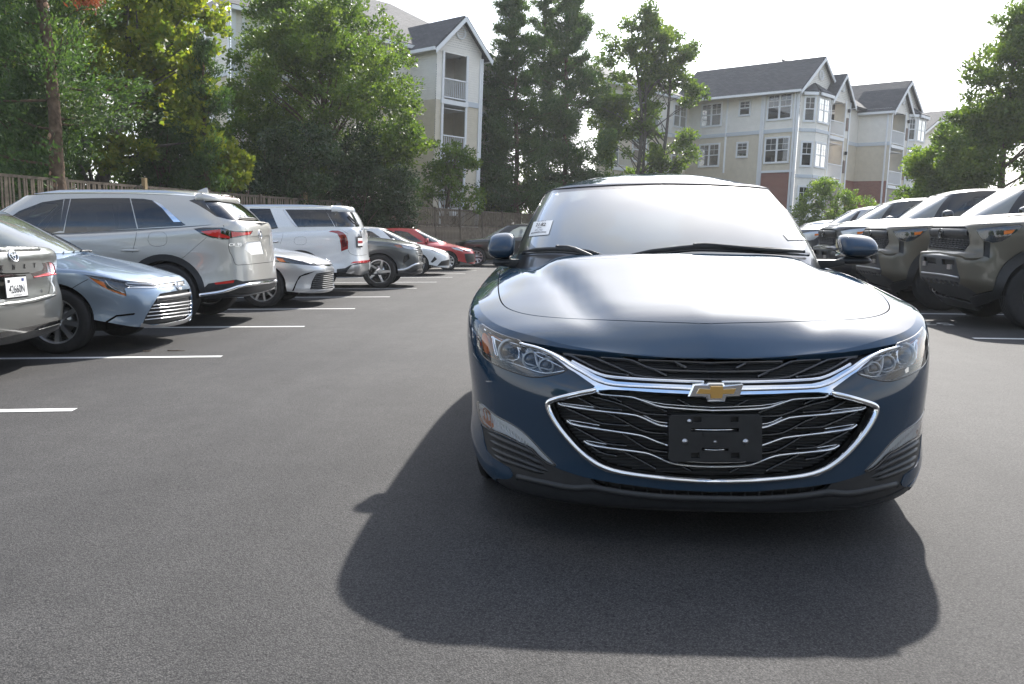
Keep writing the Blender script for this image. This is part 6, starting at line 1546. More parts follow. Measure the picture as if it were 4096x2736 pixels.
def truck_feats(S, first):
    low = S.low
    if first:
        TRUCK_UV['skid'] = low.px(densify(Z(8, [(1015, 1005), (1335, 1015), (1420, 1060), (1500, 1110), (1735, 1030), (1735, 1200), (1015, 1200)]), 9))
        TRUCK_UV['bump'] = low.px(densify(Z(8, [(1022, 770), (1040, 762), (1300, 800), (1312, 870), (1342, 985), (1330, 1012), (1010, 965), (1015, 800)]), 9))
        TRUCK_UV['op1'] = low.px(densify(Z(8, [(1036, 788), (1136, 800), (1141, 848), (1040, 836)]), 9)); TRUCK_UV['op2'] = low.px(densify(Z(8, [(1186, 806), (1294, 818), (1290, 858), (1190, 852)]), 9))
        TRUCK_UV['lamp'] = low.px(densify(Z(8, [(1470, 560), (1640, 532), (1838, 512), (1866, 530), (1782, 600), (1692, 660), (1612, 672), (1532, 652), (1500, 612)]), 9))
        TRUCK_UV['amber'] = low.px(densify(Z(8, [(1706, 570), (1802, 560), (1772, 592), (1706, 602)]), 9))
        TRUCK_UV['vent'] = low.px(densify(Z(8, [(1536, 655), (1592, 672), (1586, 800), (1532, 782)]), 9))
        TRUCK_UV['grille'] = low.px(densify(Z(8, [(1080, 532), (1380, 534), (1412, 590), (1420, 680), (1372, 748), (1072, 718), (1070, 600)]), 9))
        TRUCK_UV['bars'] = [pathpx(low, Z(8, p), 8) for p in ([(1075, 575), (1250, 578), (1400, 585)],)]
        TRUCK_UV['comb'] = [pathpx(low, Z(8, [(1074, 628 + 17 * q), (1230, 640 + 17.5 * q), (1412 - 6 * q, 655 + 17 * q)]), 8) for q in range(6)]
        TRUCK_UV['comb2'] = [low.px(Z(8, [(1100 + 30 * q, 622 + 2.2 * q), (1088 + 30 * q, 664 + 2.2 * q), (1104 + 30 * q, 706 + 2.2 * q)])) for q in range(10)]
        TRUCK_UV['strip'] = pathpx(low, Z(8, [(1020, 918), (1180, 935), (1330, 962)]), 8)
        TRUCK_UV['teeth'] = [low.px(Z(8, [(1025 + 40 * q, 955 + 6 * q), (1045 + 40 * q, 985 + 6 * q)])) for q in range(8)]
        TRUCK_UV['badge'] = low.px(Z(8, [(1185, 592)]))[0]
        TRUCK_UV['step'] = pathpx(low, Z(8, [(1100, 742), (1290, 770), (1360, 775), (1400, 800), (1540, 792)]), 8)
        TRUCK_UV['hook'] = [low.px(Z(8, [p]))[0] for p in ((1052, 842), (1258, 872))]
    return TRUCK_UV
def truck(label, xf, pm, rootloc, first=False, dark_lamp=True, L=5.4, W=.975, k=1.0, antenna=False, mirror_mat=None):
    root = thing('pickup_truck', label, 'truck', rootloc)
    S = truck_shell(xf, L, W, k); U = truck_feats(S, first); low = S.low
    fe = [('skid_plate', U['skid'], 'grey_plastic', -.004, False), ('front_bumper', U['bump'], 'grey_plastic', .004, False), ('bumper_opening', U['op1'], 'grille_black', -.03, False), ('bumper_opening', U['op2'], 'grille_black', -.03, False),
          ('grille', U['grille'], 'grille_black', -.025, False), ('headlight', U['lamp'], 'lamp_dark' if dark_lamp else 'lamp_bowl', -.012, True, True), ('turn_signal', U['amber'], 'amber', -.003, True), ('side_vent', U['vent'], 'grille_black', -.03, True)]
    for cy_ in (.92, 4.15):
        for sg in (1, -1):
            fe.append(('fender_flare', S.side(low, arch(cy_, .53, cz=.47, z0=.4), sg), 'black_plastic', .035, False)); fe.append(('hole', S.side(low, arch(cy_, .44, cz=.42, z0=.3), sg), 'gap', 0, False))
    q = k
    gr = side_glass(S, [('side_window', [(2.05, 1.37 * q), (2.35, 1.66 * q), (2.55, 1.80 * q), (2.95, 1.84 * q), (2.95, 1.38 * q)], 'window'), ('side_window', [(3.02, 1.38 * q), (3.02, 1.84 * q), (3.62, 1.81 * q), (3.72, 1.40 * q)], 'window_dark')]) + wscreen(S, 0, 0, .77 * W / .975, .62 * W / .975, 1.42 * q, 1.83 * q)
    o = dress(root, S, pm, fe, gh_regs=gr, names=('body', 'bonnet', 'cargo_bed', 'cab_frame', 'roof')); g = o.get((4, 'a'), root)
    for uv in U['bars']:
        for u in (uv,): bar(low, u, 'grille_bar', M['grey_plastic'], g, .085, .02, -.012)
    mb = MB()
    for uv in U['comb'] + U['comb2']:
        for u in (uv,): bar(low, u, '', None, None, .016, .018, -.022, mb=mb)
    tag(mb.buildw('honeycomb', M['black_plastic'], g, True), kind='stuff')
    for u in (U['strip'],): bar(low, u, 'bumper_strip', M['satin_metal'], root, .022, .008, .004)
    for uv in U['teeth']:
        for u in (uv,): bar(low, u, 'bumper_tooth', M['grey_plastic'], root, .04, .02, 0)
    for uv in U['hook']:
        for u in ([uv],):
            c = low.pos(u, .012)[0]; mb = MB(); mb.box(c - np.array((.012, .05, .03)), c + np.array((.012, .05, .03))); mb.buildw('sensor_block', M['satin_metal'], root)
    for u in (U['step'], low.mir(U['step'])): bar(low, u, 'bumper_step', pm, root, .06, .03, -.005, taper=True)
    p = low.pos([U['badge']], .012)[0]; n = low.nor([U['badge']])[0]; ex = np.cross((0, 0, 1.0), n); ey = np.array((0, 0, 1.0)); mb = MB(); A = np.linspace(0, 2 * math.pi, 25)
    for a, b, dy in ((.085, .058, 0), (.028, .048, .004), (.06, .022, .016)): mb.tube([p + ex * a * math.cos(t) + ey * (dy + b * math.sin(t)) for t in A], .008, 6, caps=False)
    mb.buildw('emblem', M['black_gloss'], root, True)
    for sg in (1, -1): mirror_at(root, xf, sg, W + .08, 1.98, 1.46 * k, M[mirror_mat] if mirror_mat else pm, (.11, .09, .10))
    for sg in (1, -1):
        pts = [S.hood.near(xf.pt((sg * .62, y, 1.38 * k))) for y in np.linspace(.45, 1.3, 12)]; bar(S.hood, pts, 'hood_ridge', pm, root, .16, .022, -.004, taper=True)
    if antenna:
        mb = MB(); a = xf.pt((W - .08, 1.36, 1.33)); mb.tube([a, a + np.array((-.10, -.02, .32)), a + np.array((-.21, -.05, .68))], [.008, .006, .004], 6); mb.buildw('antenna', M['black_plastic'], root, True)
    std_seats(root, xf, 2.45, 3.15, .85 * k, 'seat_dark', .38)
    underbody(root, xf, W - .3, .45, L - .7, .38, .75)
    for sg in (1, -1):
        for y in (.92, 4.15): liner(root, xf, W - .03, y, .46, .32, sg, .41)
    add_wheels(root, xf, 'truck', .405, .265, .225, (6, .04, .035, 0), [(sg * (W - .125), y, sg) for sg in (1, -1) for y in (.92, 4.15)], 'rim_dark')
    return S
truck('olive pickup truck nearest the picture edge with amber turn signals', TR(4.90, 12.0), M['paint_olive'], (7.3, 12.0, 0), True, antenna=True)
truck('olive pickup truck second from the edge, its hood passing behind the sedan mirror', TR(4.97, 14.9), M['paint_olive'], (7.4, 14.9, 0), mirror_mat='black_gloss')
truck('black pickup truck with bright headlight half hidden behind the blue sedan mirror', TR(5.05, 17.8), M['paint_charcoal'], (7.5, 17.7, 0), False, False, 5.9, 1.01, 1.02)
truck('dark grey pickup truck behind the black one, fourth from the picture edge', TR(5.15, 20.9), M['paint_truck_grey'], (7.6, 20.8, 0), False, False, 5.9, 1.0, 1.0)
truck('silver white pickup truck, farthest of the truck row beside the round bush', TR(5.5, 24.2), M['paint_truck_silver'], (8.0, 24.1, 0), False, False, 5.9, 1.0, .97)
# ------------------------------------------------------------------ wooden fence along the lot
M['wood'] = principled('wood', (.17, .135, .10), .85, noise=(6, .35), bump=(40, .4, .004), spec=.2)
M['wood_dark'] = principled('wood_dark', (.13, .105, .08), .85, noise=(6, .35), bump=(40, .4, .004), spec=.2)
M['wood_fresh'] = principled('wood_fresh', (.42, .30, .16), .8, noise=(8, .2), spec=.2)
def fence():
    root = thing('wood_fence', 'weathered wooden board fence with slatted top behind the parked cars', 'fence', (-9, 28, 0))
    path = [(-12.4, 12.0), (-11.2, 20.0), (-9.4, 28.0), (-5.5, 39.7), (-3.0, 47.0), (0.5, 56.0)]
    P = []
    for a, b in zip(path[:-1], path[1:]):
        a, b = np.array(a), np.array(b); n = max(1, round(np.linalg.norm(b - a) / 2.45))
        P += [a + (b - a) * k / n for k in range(n)]
    P.append(np.array(path[-1]))
    rng = random.Random(5)
    def unit(w, d, h, z=0):
        mb = MB(); mb.box((-w / 2, -d / 2, z), (w / 2, d / 2, z + h)); return mb
    post = unit(.10, .10, 2.46).mesh('post'); post.materials.append(M['wood_dark'])
    postf = unit(.10, .10, 2.62).mesh('post'); postf.materials.append(M['wood_fresh'])
    board = unit(.138, .018, 1.55, .06).mesh('board'); board.materials.append(M['wood'])
    picket = unit(.045, .018, .66, 1.70).mesh('picket'); picket.materials.append(M['wood'])
    # what the photo shows of the fence: boards are set where cars and shrubs leave it open
    nb = npk = 0; restb, restp = MB(), MB()
    base = np.array((-9, 28, 0.0))
    for i, (a, b) in enumerate(zip(P[:-1], P[1:])):
        d = b - a; L = np.linalg.norm(d); d /= L; ang = math.atan2(d[1], d[0]); nrm = np.array([d[1], -d[0]])
        fresh = i in (4, 7)
        link('post', postf if fresh else post, None, root, loc=(a[0] - base[0], a[1] - base[1], 0), rot=(0, 0, ang))
        for z, h in ((1.62, .09), (2.36, .06), (.3, .09)):
            mb = MB(); o = np.array([*(a + d * .05 - nrm * .0), z]) - base; mb.obox(o, np.array([*(d * (L - .1)), 0]), np.array([*(nrm * -.04), 0]), (0, 0, h)); mb.build('rail', M['wood_dark'], root)
        n = int(L / .145)
        far = a[1] > 42 or a[1] < 15
        for k in range(n):
            p = a + d * (.075 + k * L / n) + nrm * .012
            dz = rng.uniform(-.012, .012)
            if far or nb > 280: o = np.array([*p, .06]) - base; restb.obox(o, [*(d * .138), 0], [*(nrm * .018), 0], (0, 0, 1.55))
            else: link('board', board, None, root, loc=(p[0] - base[0], p[1] - base[1], dz), rot=(0, 0, ang + rng.uniform(-.015, .015))); nb += 1
        n = int(L / .095)
        for k in range(n):
            p = a + d * (.06 + k * L / n) + nrm * .012
            if far or npk > 280: o = np.array([*p, 1.70]) - base; restp.obox(o, [*(d * .045), 0], [*(nrm * .018), 0], (0, 0, .66))
            else: link('picket', picket, None, root, loc=(p[0] - base[0], p[1] - base[1], rng.uniform(-.01, .01)), rot=(0, rng.uniform(-.02, .02), ang)); npk += 1
    if restb.v: tag(restb.build('board', M['wood'], root), kind='stuff')
    if restp.v: tag(restp.build('picket', M['wood'], root), kind='stuff')
fence()

# ------------------------------------------------------------------ apartment buildings
M['siding_white'] = principled('siding_white', (.83, .80, .735), .55, noise=(3, .04))
M['siding_beige'] = principled('siding_beige', (.66, .595, .475), .55, noise=(3, .05))
M['trim_white'] = principled('trim_white', (.80, .81, .82), .5)
M['band_grey'] = principled('band_grey', (.58, .62, .66), .5)
M['win_glass'] = glass('win_glass', (.45, .48, .50), 1.5, refl=.55)
M['blind'] = principled('blind', (.55, .56, .56), .7)
M['room_dark'] = principled('room_dark', (.06, .065, .07), .9)
M['door_dark'] = principled('door_dark', (.035, .045, .055), .35)
M['lamp_black'] = principled('lamp_black', (.02, .02, .02), .5)
M['grille_brown'] = principled('grille_brown', (.22, .16, .13), .7)
def shingles():
    m, nt = mat_new('shingles'); b = nd(nt, 'ShaderNodeBsdfPrincipled'); o = nd(nt, 'ShaderNodeOutputMaterial'); nt.links.new(b.outputs[0], o.inputs[0])
    tc = nd(nt, 'ShaderNodeTexCoord'); br = nd(nt, 'ShaderNodeTexBrick'); mp = nd(nt, 'ShaderNodeMapping'); nt.links.new(tc.outputs['UV'], mp.inputs[0]); nt.links.new(mp.outputs[0], br.inputs[0])
    br.inputs['Scale'].default_value = 1.0; br.inputs['Brick Width'].default_value = .33; br.inputs['Row Height'].default_value = .14; br.inputs['Mortar Size'].default_value = .008
    br.inputs['Color1'].default_value = (.058, .060, .066, 1); br.inputs['Color2'].default_value = (.085, .086, .092, 1); br.inputs['Mortar'].default_value = (.03, .03, .032, 1)
    n = nd(nt, 'ShaderNodeTexNoise'); n.inputs['Scale'].default_value = .8; nt.links.new(tc.outputs['UV'], n.inputs['Vector'])
    r = nd(nt, 'ShaderNodeValToRGB'); r.color_ramp.elements[0].color = (.8, .8, .8, 1); r.color_ramp.elements[1].color = (1.2, 1.18, 1.15, 1); nt.links.new(n.outputs['Fac'], r.inputs[0])
    mx = nd(nt, 'ShaderNodeMixRGB', blend_type='MULTIPLY'); mx.inputs[0].default_value = 1; nt.links.new(br.outputs['Color'], mx.inputs[1]); nt.links.new(r.outputs[0], mx.inputs[2])
    nt.links.new(mx.outputs[0], b.inputs['Base Color']); b.inputs['Roughness'].default_value = .9
    bp = nd(nt, 'ShaderNodeBump'); bp.inputs['Strength'].default_value = .6; bp.inputs['Distance'].default_value = .02; nt.links.new(br.outputs['Fac'], bp.inputs['Height']); bp.invert = True; nt.links.new(bp.outputs[0], b.inputs['Normal'])
    return m
M['shingles'] = shingles()
def brickmat():
    m, nt = mat_new('brick_wall'); b = nd(nt, 'ShaderNodeBsdfPrincipled'); o = nd(nt, 'ShaderNodeOutputMaterial'); nt.links.new(b.outputs[0], o.inputs[0])
    tc = nd(nt, 'ShaderNodeTexCoord'); br = nd(nt, 'ShaderNodeTexBrick'); nt.links.new(tc.outputs['UV'], br.inputs[0])
    br.inputs['Scale'].default_value = 1.0; br.inputs['Brick Width'].default_value = .22; br.inputs['Row Height'].default_value = .075; br.inputs['Mortar Size'].default_value = .006
    br.inputs['Color1'].default_value = (.23, .075, .05, 1); br.inputs['Color2'].default_value = (.30, .11, .075, 1); br.inputs['Mortar'].default_value = (.33, .29, .25, 1)
    nt.links.new(br.outputs['Color'], b.inputs['Base Color']); b.inputs['Roughness'].default_value = .9
    return m
M['brick'] = brickmat()
def uvplanar(o, ex, ey):
    me = o.data; uv = me.uv_layers.new(name='UVMap'); ex, ey = Vector(ex), Vector(ey)
    for l in me.loops:
        c = me.vertices[l.vertex_index].co; uv.data[l.index].uv = (c.dot(ex), c.dot(ey))
class Bld:
    """building with local axes: origin at a corner, a along one face, b along the other; all coordinates local to the root"""
    def __init__(s, name, label, loc, tilt=2.2): s.root = thing(name, label, 'building', loc, (0, R(tilt), 0))
    def siding(s, p0, p1, z0, z1, mat, course=.115):
        """lap siding on the vertical rectangle p0->p1 (2-D points), outside to the right of the direction"""
        p0, p1 = np.array(p0, float), np.array(p1, float); d = p1 - p0; L = np.linalg.norm(d); d /= L; n = np.array([d[1], -d[0]])
        if mat == 'brick':
            V = [(*p0, z0), (*p1, z0), (*p1, z1), (*p0, z1)]; o = link('wall', mesh('wall', V, [(0, 1, 2, 3)]), M['brick'], s.root); uvplanar(o, (d[0], d[1], 0), (0, 0, 1)); return o
        k = max(1, round((z1 - z0) / course)); h = (z1 - z0) / k; V, Fs = [], []
        for i in range(k):
            za, zb = z0 + i * h, z0 + (i + 1) * h; q = n * .022; b = len(V)
            V += [(*(p0 + q), za), (*(p1 + q), za), (*p1, zb), (*p0, zb), (*p0, za), (*p1, za)]
            Fs += [(b, b + 1, b + 2, b + 3), (b + 4, b + 5, b + 1, b)]
        return link('wall', mesh('wall', V, Fs), M[mat], s.root)
    def frame(s, p0, p1):
        p0, p1 = np.array(p0, float), np.array(p1, float); d = p1 - p0; L = np.linalg.norm(d); d /= L; return p0, d, np.array([d[1], -d[0]]), L
    def strip(s, name, p0, p1, z0, z1, mat, th=.05, out=.0, parent=None):
        p0, d, n, L = s.frame(p0, p1); mb = MB(); mb.obox((*(p0 + n * out), z0), (*(d * L), 0), (*(n * th), 0), (0, 0, z1 - z0)); return mb.build(name, M[mat], parent or s.root)
    def corner(s, p, z0, z1, w=.12, mat='trim_white', name='corner_board'):
        mb = MB(); mb.box((p[0] - w / 2, p[1] - w / 2, z0), (p[0] + w / 2, p[1] + w / 2, z1)); return mb.build(name, M[mat], s.root)
    def window(s, p0, p1, t, z, w, h, cols=1, grid=True):
        """double-hung window centred at t along p0->p1, sill height z; cols sashes side by side"""
        p0, d, n, L = s.frame(p0, p1); c = p0 + d * t
        def bx(u0, u1, z0, z1, o0, o1):
            mb = MB(); mb.obox((*(c + d * u0 + n * o0), z0), (*(d * (u1 - u0)), 0), (*(n * (o1 - o0)), 0), (0, 0, z1 - z0)); return mb
        fr = MB(); tw = .09
        for a in (bx(-w / 2 - tw, -w / 2, z - tw, z + h + tw, .0, .09), bx(w / 2, w / 2 + tw, z - tw, z + h + tw, .0, .09), bx(-w / 2, w / 2, z + h, z + h + tw, .0, .09), bx(-w / 2, w / 2, z - tw, z, .0, .10)): fr.add(a.v, a.f)
        for q in range(1, cols): a = bx(-w / 2 + w * q / cols - .045, -w / 2 + w * q / cols + .045, z, z + h, .0, .085); fr.add(a.v, a.f)
        f = fr.build('window', M['trim_white'], s.root)
        cw = w / cols
        for q in range(cols):
            u0, u1 = -w / 2 + cw * q + (.045 if q else 0), -w / 2 + cw * (q + 1) - (.045 if q < cols - 1 else 0)
            bx(u0, u1, z, z + h, .024, .03).build('room', M['room_dark'], f)
            bx(u0, u1, z + h * random.choice([.5, .5, .12, .3]), z + h, .034, .040).build('blind', M['blind'], f)
            bx(u0, u1, z, z + h, .052, .056).build('pane', M['win_glass'], f)
            sm = MB()
            for a in (bx(u0, u1, z + h / 2 - .03, z + h / 2 + .03, .05, .075), bx(u0, u0 + .035, z, z + h, .05, .07), bx(u1 - .035, u1, z, z + h, .05, .07), bx(u0, u1, z, z + .04, .05, .07), bx(u0, u1, z + h - .04, z + h, .05, .07)): sm.add(a.v, a.f)
            if grid:
                mu = (u0 + u1) / 2
                for a in (bx(mu - .012, mu + .012, z + h / 2, z + h, .056, .064), bx(u0, u1, z + h * .75 - .012, z + h * .75 + .012, .056, .064)): sm.add(a.v, a.f)
            sm.build('sash', M['trim_white'], f)
        return f
    def roofplane(s, name, pts, mat='shingles', th=.12):
        P = np.array(pts, float); n = np.cross(P[1] - P[0], P[2] - P[0]); n /= np.linalg.norm(n)
        if n[2] < 0: P = P[::-1]; n = -n
        k = len(P); V = list(P + n * th) + list(P); Fs = [tuple(range(k)), tuple(reversed(range(k, 2 * k)))] + [(i, k + i, k + (i + 1) % k, (i + 1) % k) for i in range(k)]
        o = link(name, mesh(name, V, Fs), M[mat], s.root)
        ex = np.cross((0, 0, 1.0), n); ex = ex / (np.linalg.norm(ex) + 1e-9) if np.linalg.norm(ex) > 1e-6 else np.array((1.0, 0, 0)); uvplanar(o, tuple(ex), tuple(np.cross(n, ex)))
        return o
    def gable(s, p0, p1, z, rise, depth, mat='siding_white', over=.35, vent=True, roof=True):
        """gable end over the wall p0->p1 with a pitched roof running back"""
        p0, d, n, L = s.frame(p0, p1); c = p0 + d * L / 2
        # lapped triangle
        V, Fs = [], []; k = max(2, round(rise / .115))
        for i in range(k):
            f0, f1 = i / k, (i + 1) / k; a0, b0 = p0 + d * L / 2 * f0, p0 + d * (L - L / 2 * f0); a1, b1 = p0 + d * L / 2 * f1, p0 + d * (L - L / 2 * f1); q = n * .022; b = len(V)
            V += [(*(a0 + q), z + rise * f0), (*(b0 + q), z + rise * f0), (*b1, z + rise * f1), (*a1, z + rise * f1)]; Fs.append((b, b + 1, b + 2, b + 3))
        link('gable', mesh('gable', V, Fs), M[mat], s.root)
        sl = rise / (L / 2)
        for sg in (0, 1):
            e = p0 - d * over if sg == 0 else p0 + d * (L + over); ze = z - over * sl
            f_, bk = n * over, -n * depth
            s.roofplane('roof', [(*(e + f_), ze), (*(c + f_), z + rise), (*(c + bk), z + rise), (*(e + bk), ze)])
            # rake board
            mb = MB(); a = np.array((*(e + f_ * 1.02), ze - .2)); b = np.array((*(c + f_ * 1.02), z + rise - .2)); mb.obox(a, b - a, (*(n * .05), 0), (0, 0, .24)); mb.build('rake_board', M['trim_white'], s.root)
            mb = MB(); a = np.array((*(e + f_), ze - .05)); mb.obox(a, (*(bk - f_), 0), (*(d * (-.10 if sg == 0 else .10)), 0), (0, 0, .16)); mb.build('gutter', M['trim_white'], s.root)
        if vent:
            mb = MB(); A = np.linspace(0, 2 * math.pi, 21); cc = np.array((*(c + n * .06), z + rise * .52))
            mb.tube([cc + np.array((*(d * .30 * math.cos(t)), .30 * math.sin(t))) for t in A], .05, 6, caps=False)
            for q in (-.16, -.05, .06, .17): hw = math.sqrt(max(.0, .3 ** 2 - q * q)); mb.obox((*(c - d * hw + n * .03), cc[2] + q), (*(d * 2 * hw), 0), (*(n * .03), 0), (0, 0, .05))
            mb.build('gable_vent', M['trim_white'], s.root)
    def balcony(s, p0, p1, z, h=2.45, depth=1.4, mat='siding_white', lamp=True, door=True):
        """recessed balcony: floor, back wall, door, railing, posts"""
        p0, d, n, L = s.frame(p0, p1)
        e = empty('balcony'); e.parent = s.root
        def bx(nm, u0, u1, z0, z1, o0, o1, mm): mb = MB(); mb.obox((*(p0 + d * u0 + n * o0), z0), (*(d * (u1 - u0)), 0), (*(n * (o1 - o0)), 0), (0, 0, z1 - z0)); return mb.build(nm, M[mm], e)
        bx('floor', -.05, L + .05, z - .22, z, -depth, .12, 'trim_white')
        bx('back_wall', 0, L, z, z + h, -depth - .05, -depth, mat); bx('ceiling', 0, L, z + h - .03, z + h, -depth, -.02, 'trim_white')
        if door:
            bx('door', L * .12, L * .12 + .9, z + .02, z + 2.05, -depth, -depth + .05, 'door_dark'); bx('door_frame', L * .12 - .08, L * .12, z + .02, z + 2.12, -depth, -depth + .07, 'trim_white'); bx('door_frame', L * .12 + .9, L * .12 + .98, z + .02, z + 2.12, -depth, -depth + .07, 'trim_white')
        bx('top_rail', 0, L, z + 1.0, z + 1.06, .02, .08, 'trim_white'); bx('bottom_rail', 0, L, z + .1, z + .15, .02, .08, 'trim_white')
        nb = int(L / .125); bal = MB(); bal.box((0, 0, 0), (.03, .03, .86)); me = bal.mesh('baluster'); me.materials.append(M['trim_white'])
        for k in range(nb + 1):
            p = p0 + d * (k * (L - .03) / nb) + n * .035; link('baluster', me, None, e, loc=(p[0], p[1], z + .14))
        return e
def apartments_right():
    B = Bld('apartment_building', 'three storey apartment block with white and beige siding and two gabled balcony bays', (15.6, 62.0, 0))
    a = np.array((.66, -.751)); b = np.array((.67, .742))
    Zt, Z2, Z1 = 11.0, 8.3, 5.6                              # eave, band, top of brick
    def A(t): return -a * t                                  # along the left wing, t from the corner away
    # left wing (faces the lot): outside is to the right of the walking direction far -> corner
    p_far, p_c = A(9.6), np.array((0.0, 0.0)); jog = a * 0
    # walls
    B.siding(p_far, p_c, Z2, Zt, 'siding_white'); B.siding(p_far, p_far + a * 6.6, Z1 - 2.4, Z2, 'siding_beige'); B.siding(p_far, p_far + a * 6.6, -1, Z1 - 2.4, 'brick')
    B.siding(p_far + a * 6.6, p_c, Z1, Z2, 'siding_beige'); B.siding(p_far + a * 6.6, p_c, -1, Z1, 'brick')
    B.strip('storey_band', p_far, p_c, Z2 - .12, Z2 + .14, 'band_grey', .05, .02)
    B.strip('storey_band', p_far + a * 6.6, p_c, Z1 - .1, Z1 + .06, 'trim_white', .05, .02)
    for t in (9.6 - 5.95, 9.6): B.corner(p_far + a * (t - .06) + np.array((.745, -.67)) * 0, Z1, Zt, .14) if t < 9.6 else None
    B.strip('corner_board', p_far + a * 6.55, p_far + a * 6.75, -1, Zt, 'trim_white', .07, .02); B.strip('downspout', p_far + a * 6.80, p_far + a * 6.90, 0, Zt - .2, 'trim_white', .11, .03)
    B.strip('downspout', p_far + a * 9.25, p_far + a * 9.35, 0, Zt - .2, 'trim_white', .11, .03); B.strip('corner_board', p_far + a * 9.4, p_far + a * 9.6, -1, Zt, 'trim_white', .06, .02)
    for z, h in ((Z2 + .75, 1.55), (Z1 + .55, 1.55)):
        B.window(p_far, p_c, 2.2, z, 1.75, h, 2); B.window(p_far, p_c, 5.15, z + .55, .85, .95, 1); B.window(p_far, p_c, 8.05, z + .05, 1.85, h + .08, 2)
    # bay corner block: three bay faces then balcony, on the right face going back along b
    nrm = np.array((b[1], -b[0]))                             # outside of the right face
    def Rf(t, o=0.0): return b * t + nrm * o
    def wall3(p, q, zlow=-1):
        for z0, z1, mm in ((zlow, Z1 - .35, 'siding_white'), (Z1 - .35, Z2, 'siding_white'), (Z2, Zt - .2, 'siding_white')): B.siding(p, q, z0, z1, mm)
        for z in (Z2, Z1 - .35): B.strip('storey_band', p, q, z - .1, z + .12, 'band_grey', .05, .02)
    bay = [Rf(.35), Rf(.95, .75), Rf(2.75, .75), Rf(3.3, .25)]
    for p, q, cols, w in ((bay[0], bay[1], 1, .62), (bay[1], bay[2], 2, 1.45)):
        wall3(p, q); L = np.linalg.norm(q - p)
        for z in (Z2 + .62, Z1 + .35, Z1 - 2.6): B.window(p, q, L / 2, z, w, 1.55, cols)
    wall3(bay[2], bay[3]); wall3(np.array((0.0, 0.0)), bay[0])
    top = [np.array((0, 0.0)), bay[0], bay[1], bay[2], bay[3]]
    # small hip roof over the bay
    apex = Rf(1.9, -.1)
    for p, q in zip(bay[:-1], bay[1:]):
        n_ = np.array(((q - p)[1], -(q - p)[0])); n_ /= np.linalg.norm(n_); pe, qe = p + n_ * .22, q + n_ * .22
        B.roofplane('bay_roof', [(*pe, Zt - .25), (*qe, Zt - .25), (*apex, Zt + .55)]); B.strip('gutter', pe, qe, Zt - .42, Zt - .22, 'trim_white', .1, 0)
    # balcony bay
    def balc_bay(t0, t1, o=.55, zs=(Z2 - .05, Z1 - .30), gab=True, rise=1.7):
        P0, P1 = Rf(t0, o), Rf(t1, o); L = t1 - t0; w1 = .85
        # solid jamb on the far side, open balconies on the near side
        B.siding(P1 - b * w1, P1, -1, Z2, 'siding_beige'); B.siding(P1 - b * w1, P1, Z2, Zt - .2, 'siding_white'); B.siding(P1, Rf(t1, -.6), -1, Zt - .2, 'siding_white')
        B.strip('corner_board', P1 - b * .14, P1, -1, Zt - .2, 'trim_white', .05, .03); B.strip('corner_board', P1 - b * w1, P1 - b * (w1 - .12), -1, Zt - .2, 'trim_white', .05, .03); B.strip('corner_board', P0, P0 + b * .12, -1, Zt - .2, 'trim_white', .05, .0)
        for z in zs:
            B.balcony(P0 + b * .1, P1 - b * w1, z, 2.5, 1.5, 'siding_white' if z > 7 else 'siding_beige')
            B.strip('vent_grille', P1 - b * (w1 * .62), P1 - b * (w1 * .28), z + .55, z + 1.45, 'grille_brown', .04, .025)
            mb = MB(); c = P1 - b * (w1 * .45) + nrm * .12; mb.lathe([(0, .14), (.10, .10), (.09, -.12), (0, -.14)], 2, 10, c=(c[0], c[1], z + 1.95)); mb.build('wall_lamp', M['lamp_black'], B.root, True)
        B.siding(P0, P1, Zt - .35, Zt - .18, 'siding_white'); B.strip('brick_base', P0 + b * .05, P1 - b * w1, -1, zs[1] - .25, 'brick', .25, -.2)
        if gab: B.gable(P0, P1, Zt - .2, rise, 3.0, over=.3)
    balc_bay(3.3, 6.3)
    # big gable over the front block
    B.gable(Rf(-.15, -.02), Rf(5.4, -.02), Zt, 2.35, 10.0, over=.3)
    # recessed link with windows
    Q0, Q1 = Rf(6.3, -.6), Rf(10.3, -.6)
    for z0, z1, mm in ((-1, Z1, 'brick'), (Z1, Z2, 'siding_beige'), (Z2, Zt - .2, 'siding_white')): B.siding(Q0, Q1, z0, z1, mm)
    B.strip('storey_band', Q0, Q1, Z2 - .12, Z2 + .14, 'band_grey', .05, .02)
    for z in (Z2 + .62, Z1 + .45): B.window(Q0, Q1, .95, z, 1.5, 1.6, 2)
    S0, S1 = Rf(10.3, -.6), Rf(10.3, 1.9)
    for z0, z1, mm in ((-1, Z1, 'brick'), (Z1, Z2, 'siding_beige'), (Z2, Zt - .2, 'siding_white')): B.siding(S0, S1, z0, z1, mm)
    B.strip('storey_band', S0, S1, Z2 - .12, Z2 + .14, 'band_grey', .05, .02); B.strip('downspout', Rf(10.3, 1.6), Rf(10.3, 1.7), 0, Zt - .3, 'trim_white', .1, .03)
    # second bay block
    balc_bay(10.3, 13.5, 1.9, rise=1.6)
    bay2 = [Rf(13.5, 1.75), Rf(14.0, 2.3), Rf(15.6, 2.3), Rf(16.1, 1.8)]
    for p, q, cols, w in ((bay2[0], bay2[1], 1, .45), (bay2[1], bay2[2], 2, 1.3), (bay2[2], bay2[3], 1, .4)):
        wall3(p, q); L = np.linalg.norm(q - p)
        for z in (Z2 + .62, Z1 + .35): B.window(p, q, L / 2, z, w, 1.55, cols)
    apex = Rf(14.8, 1.3)
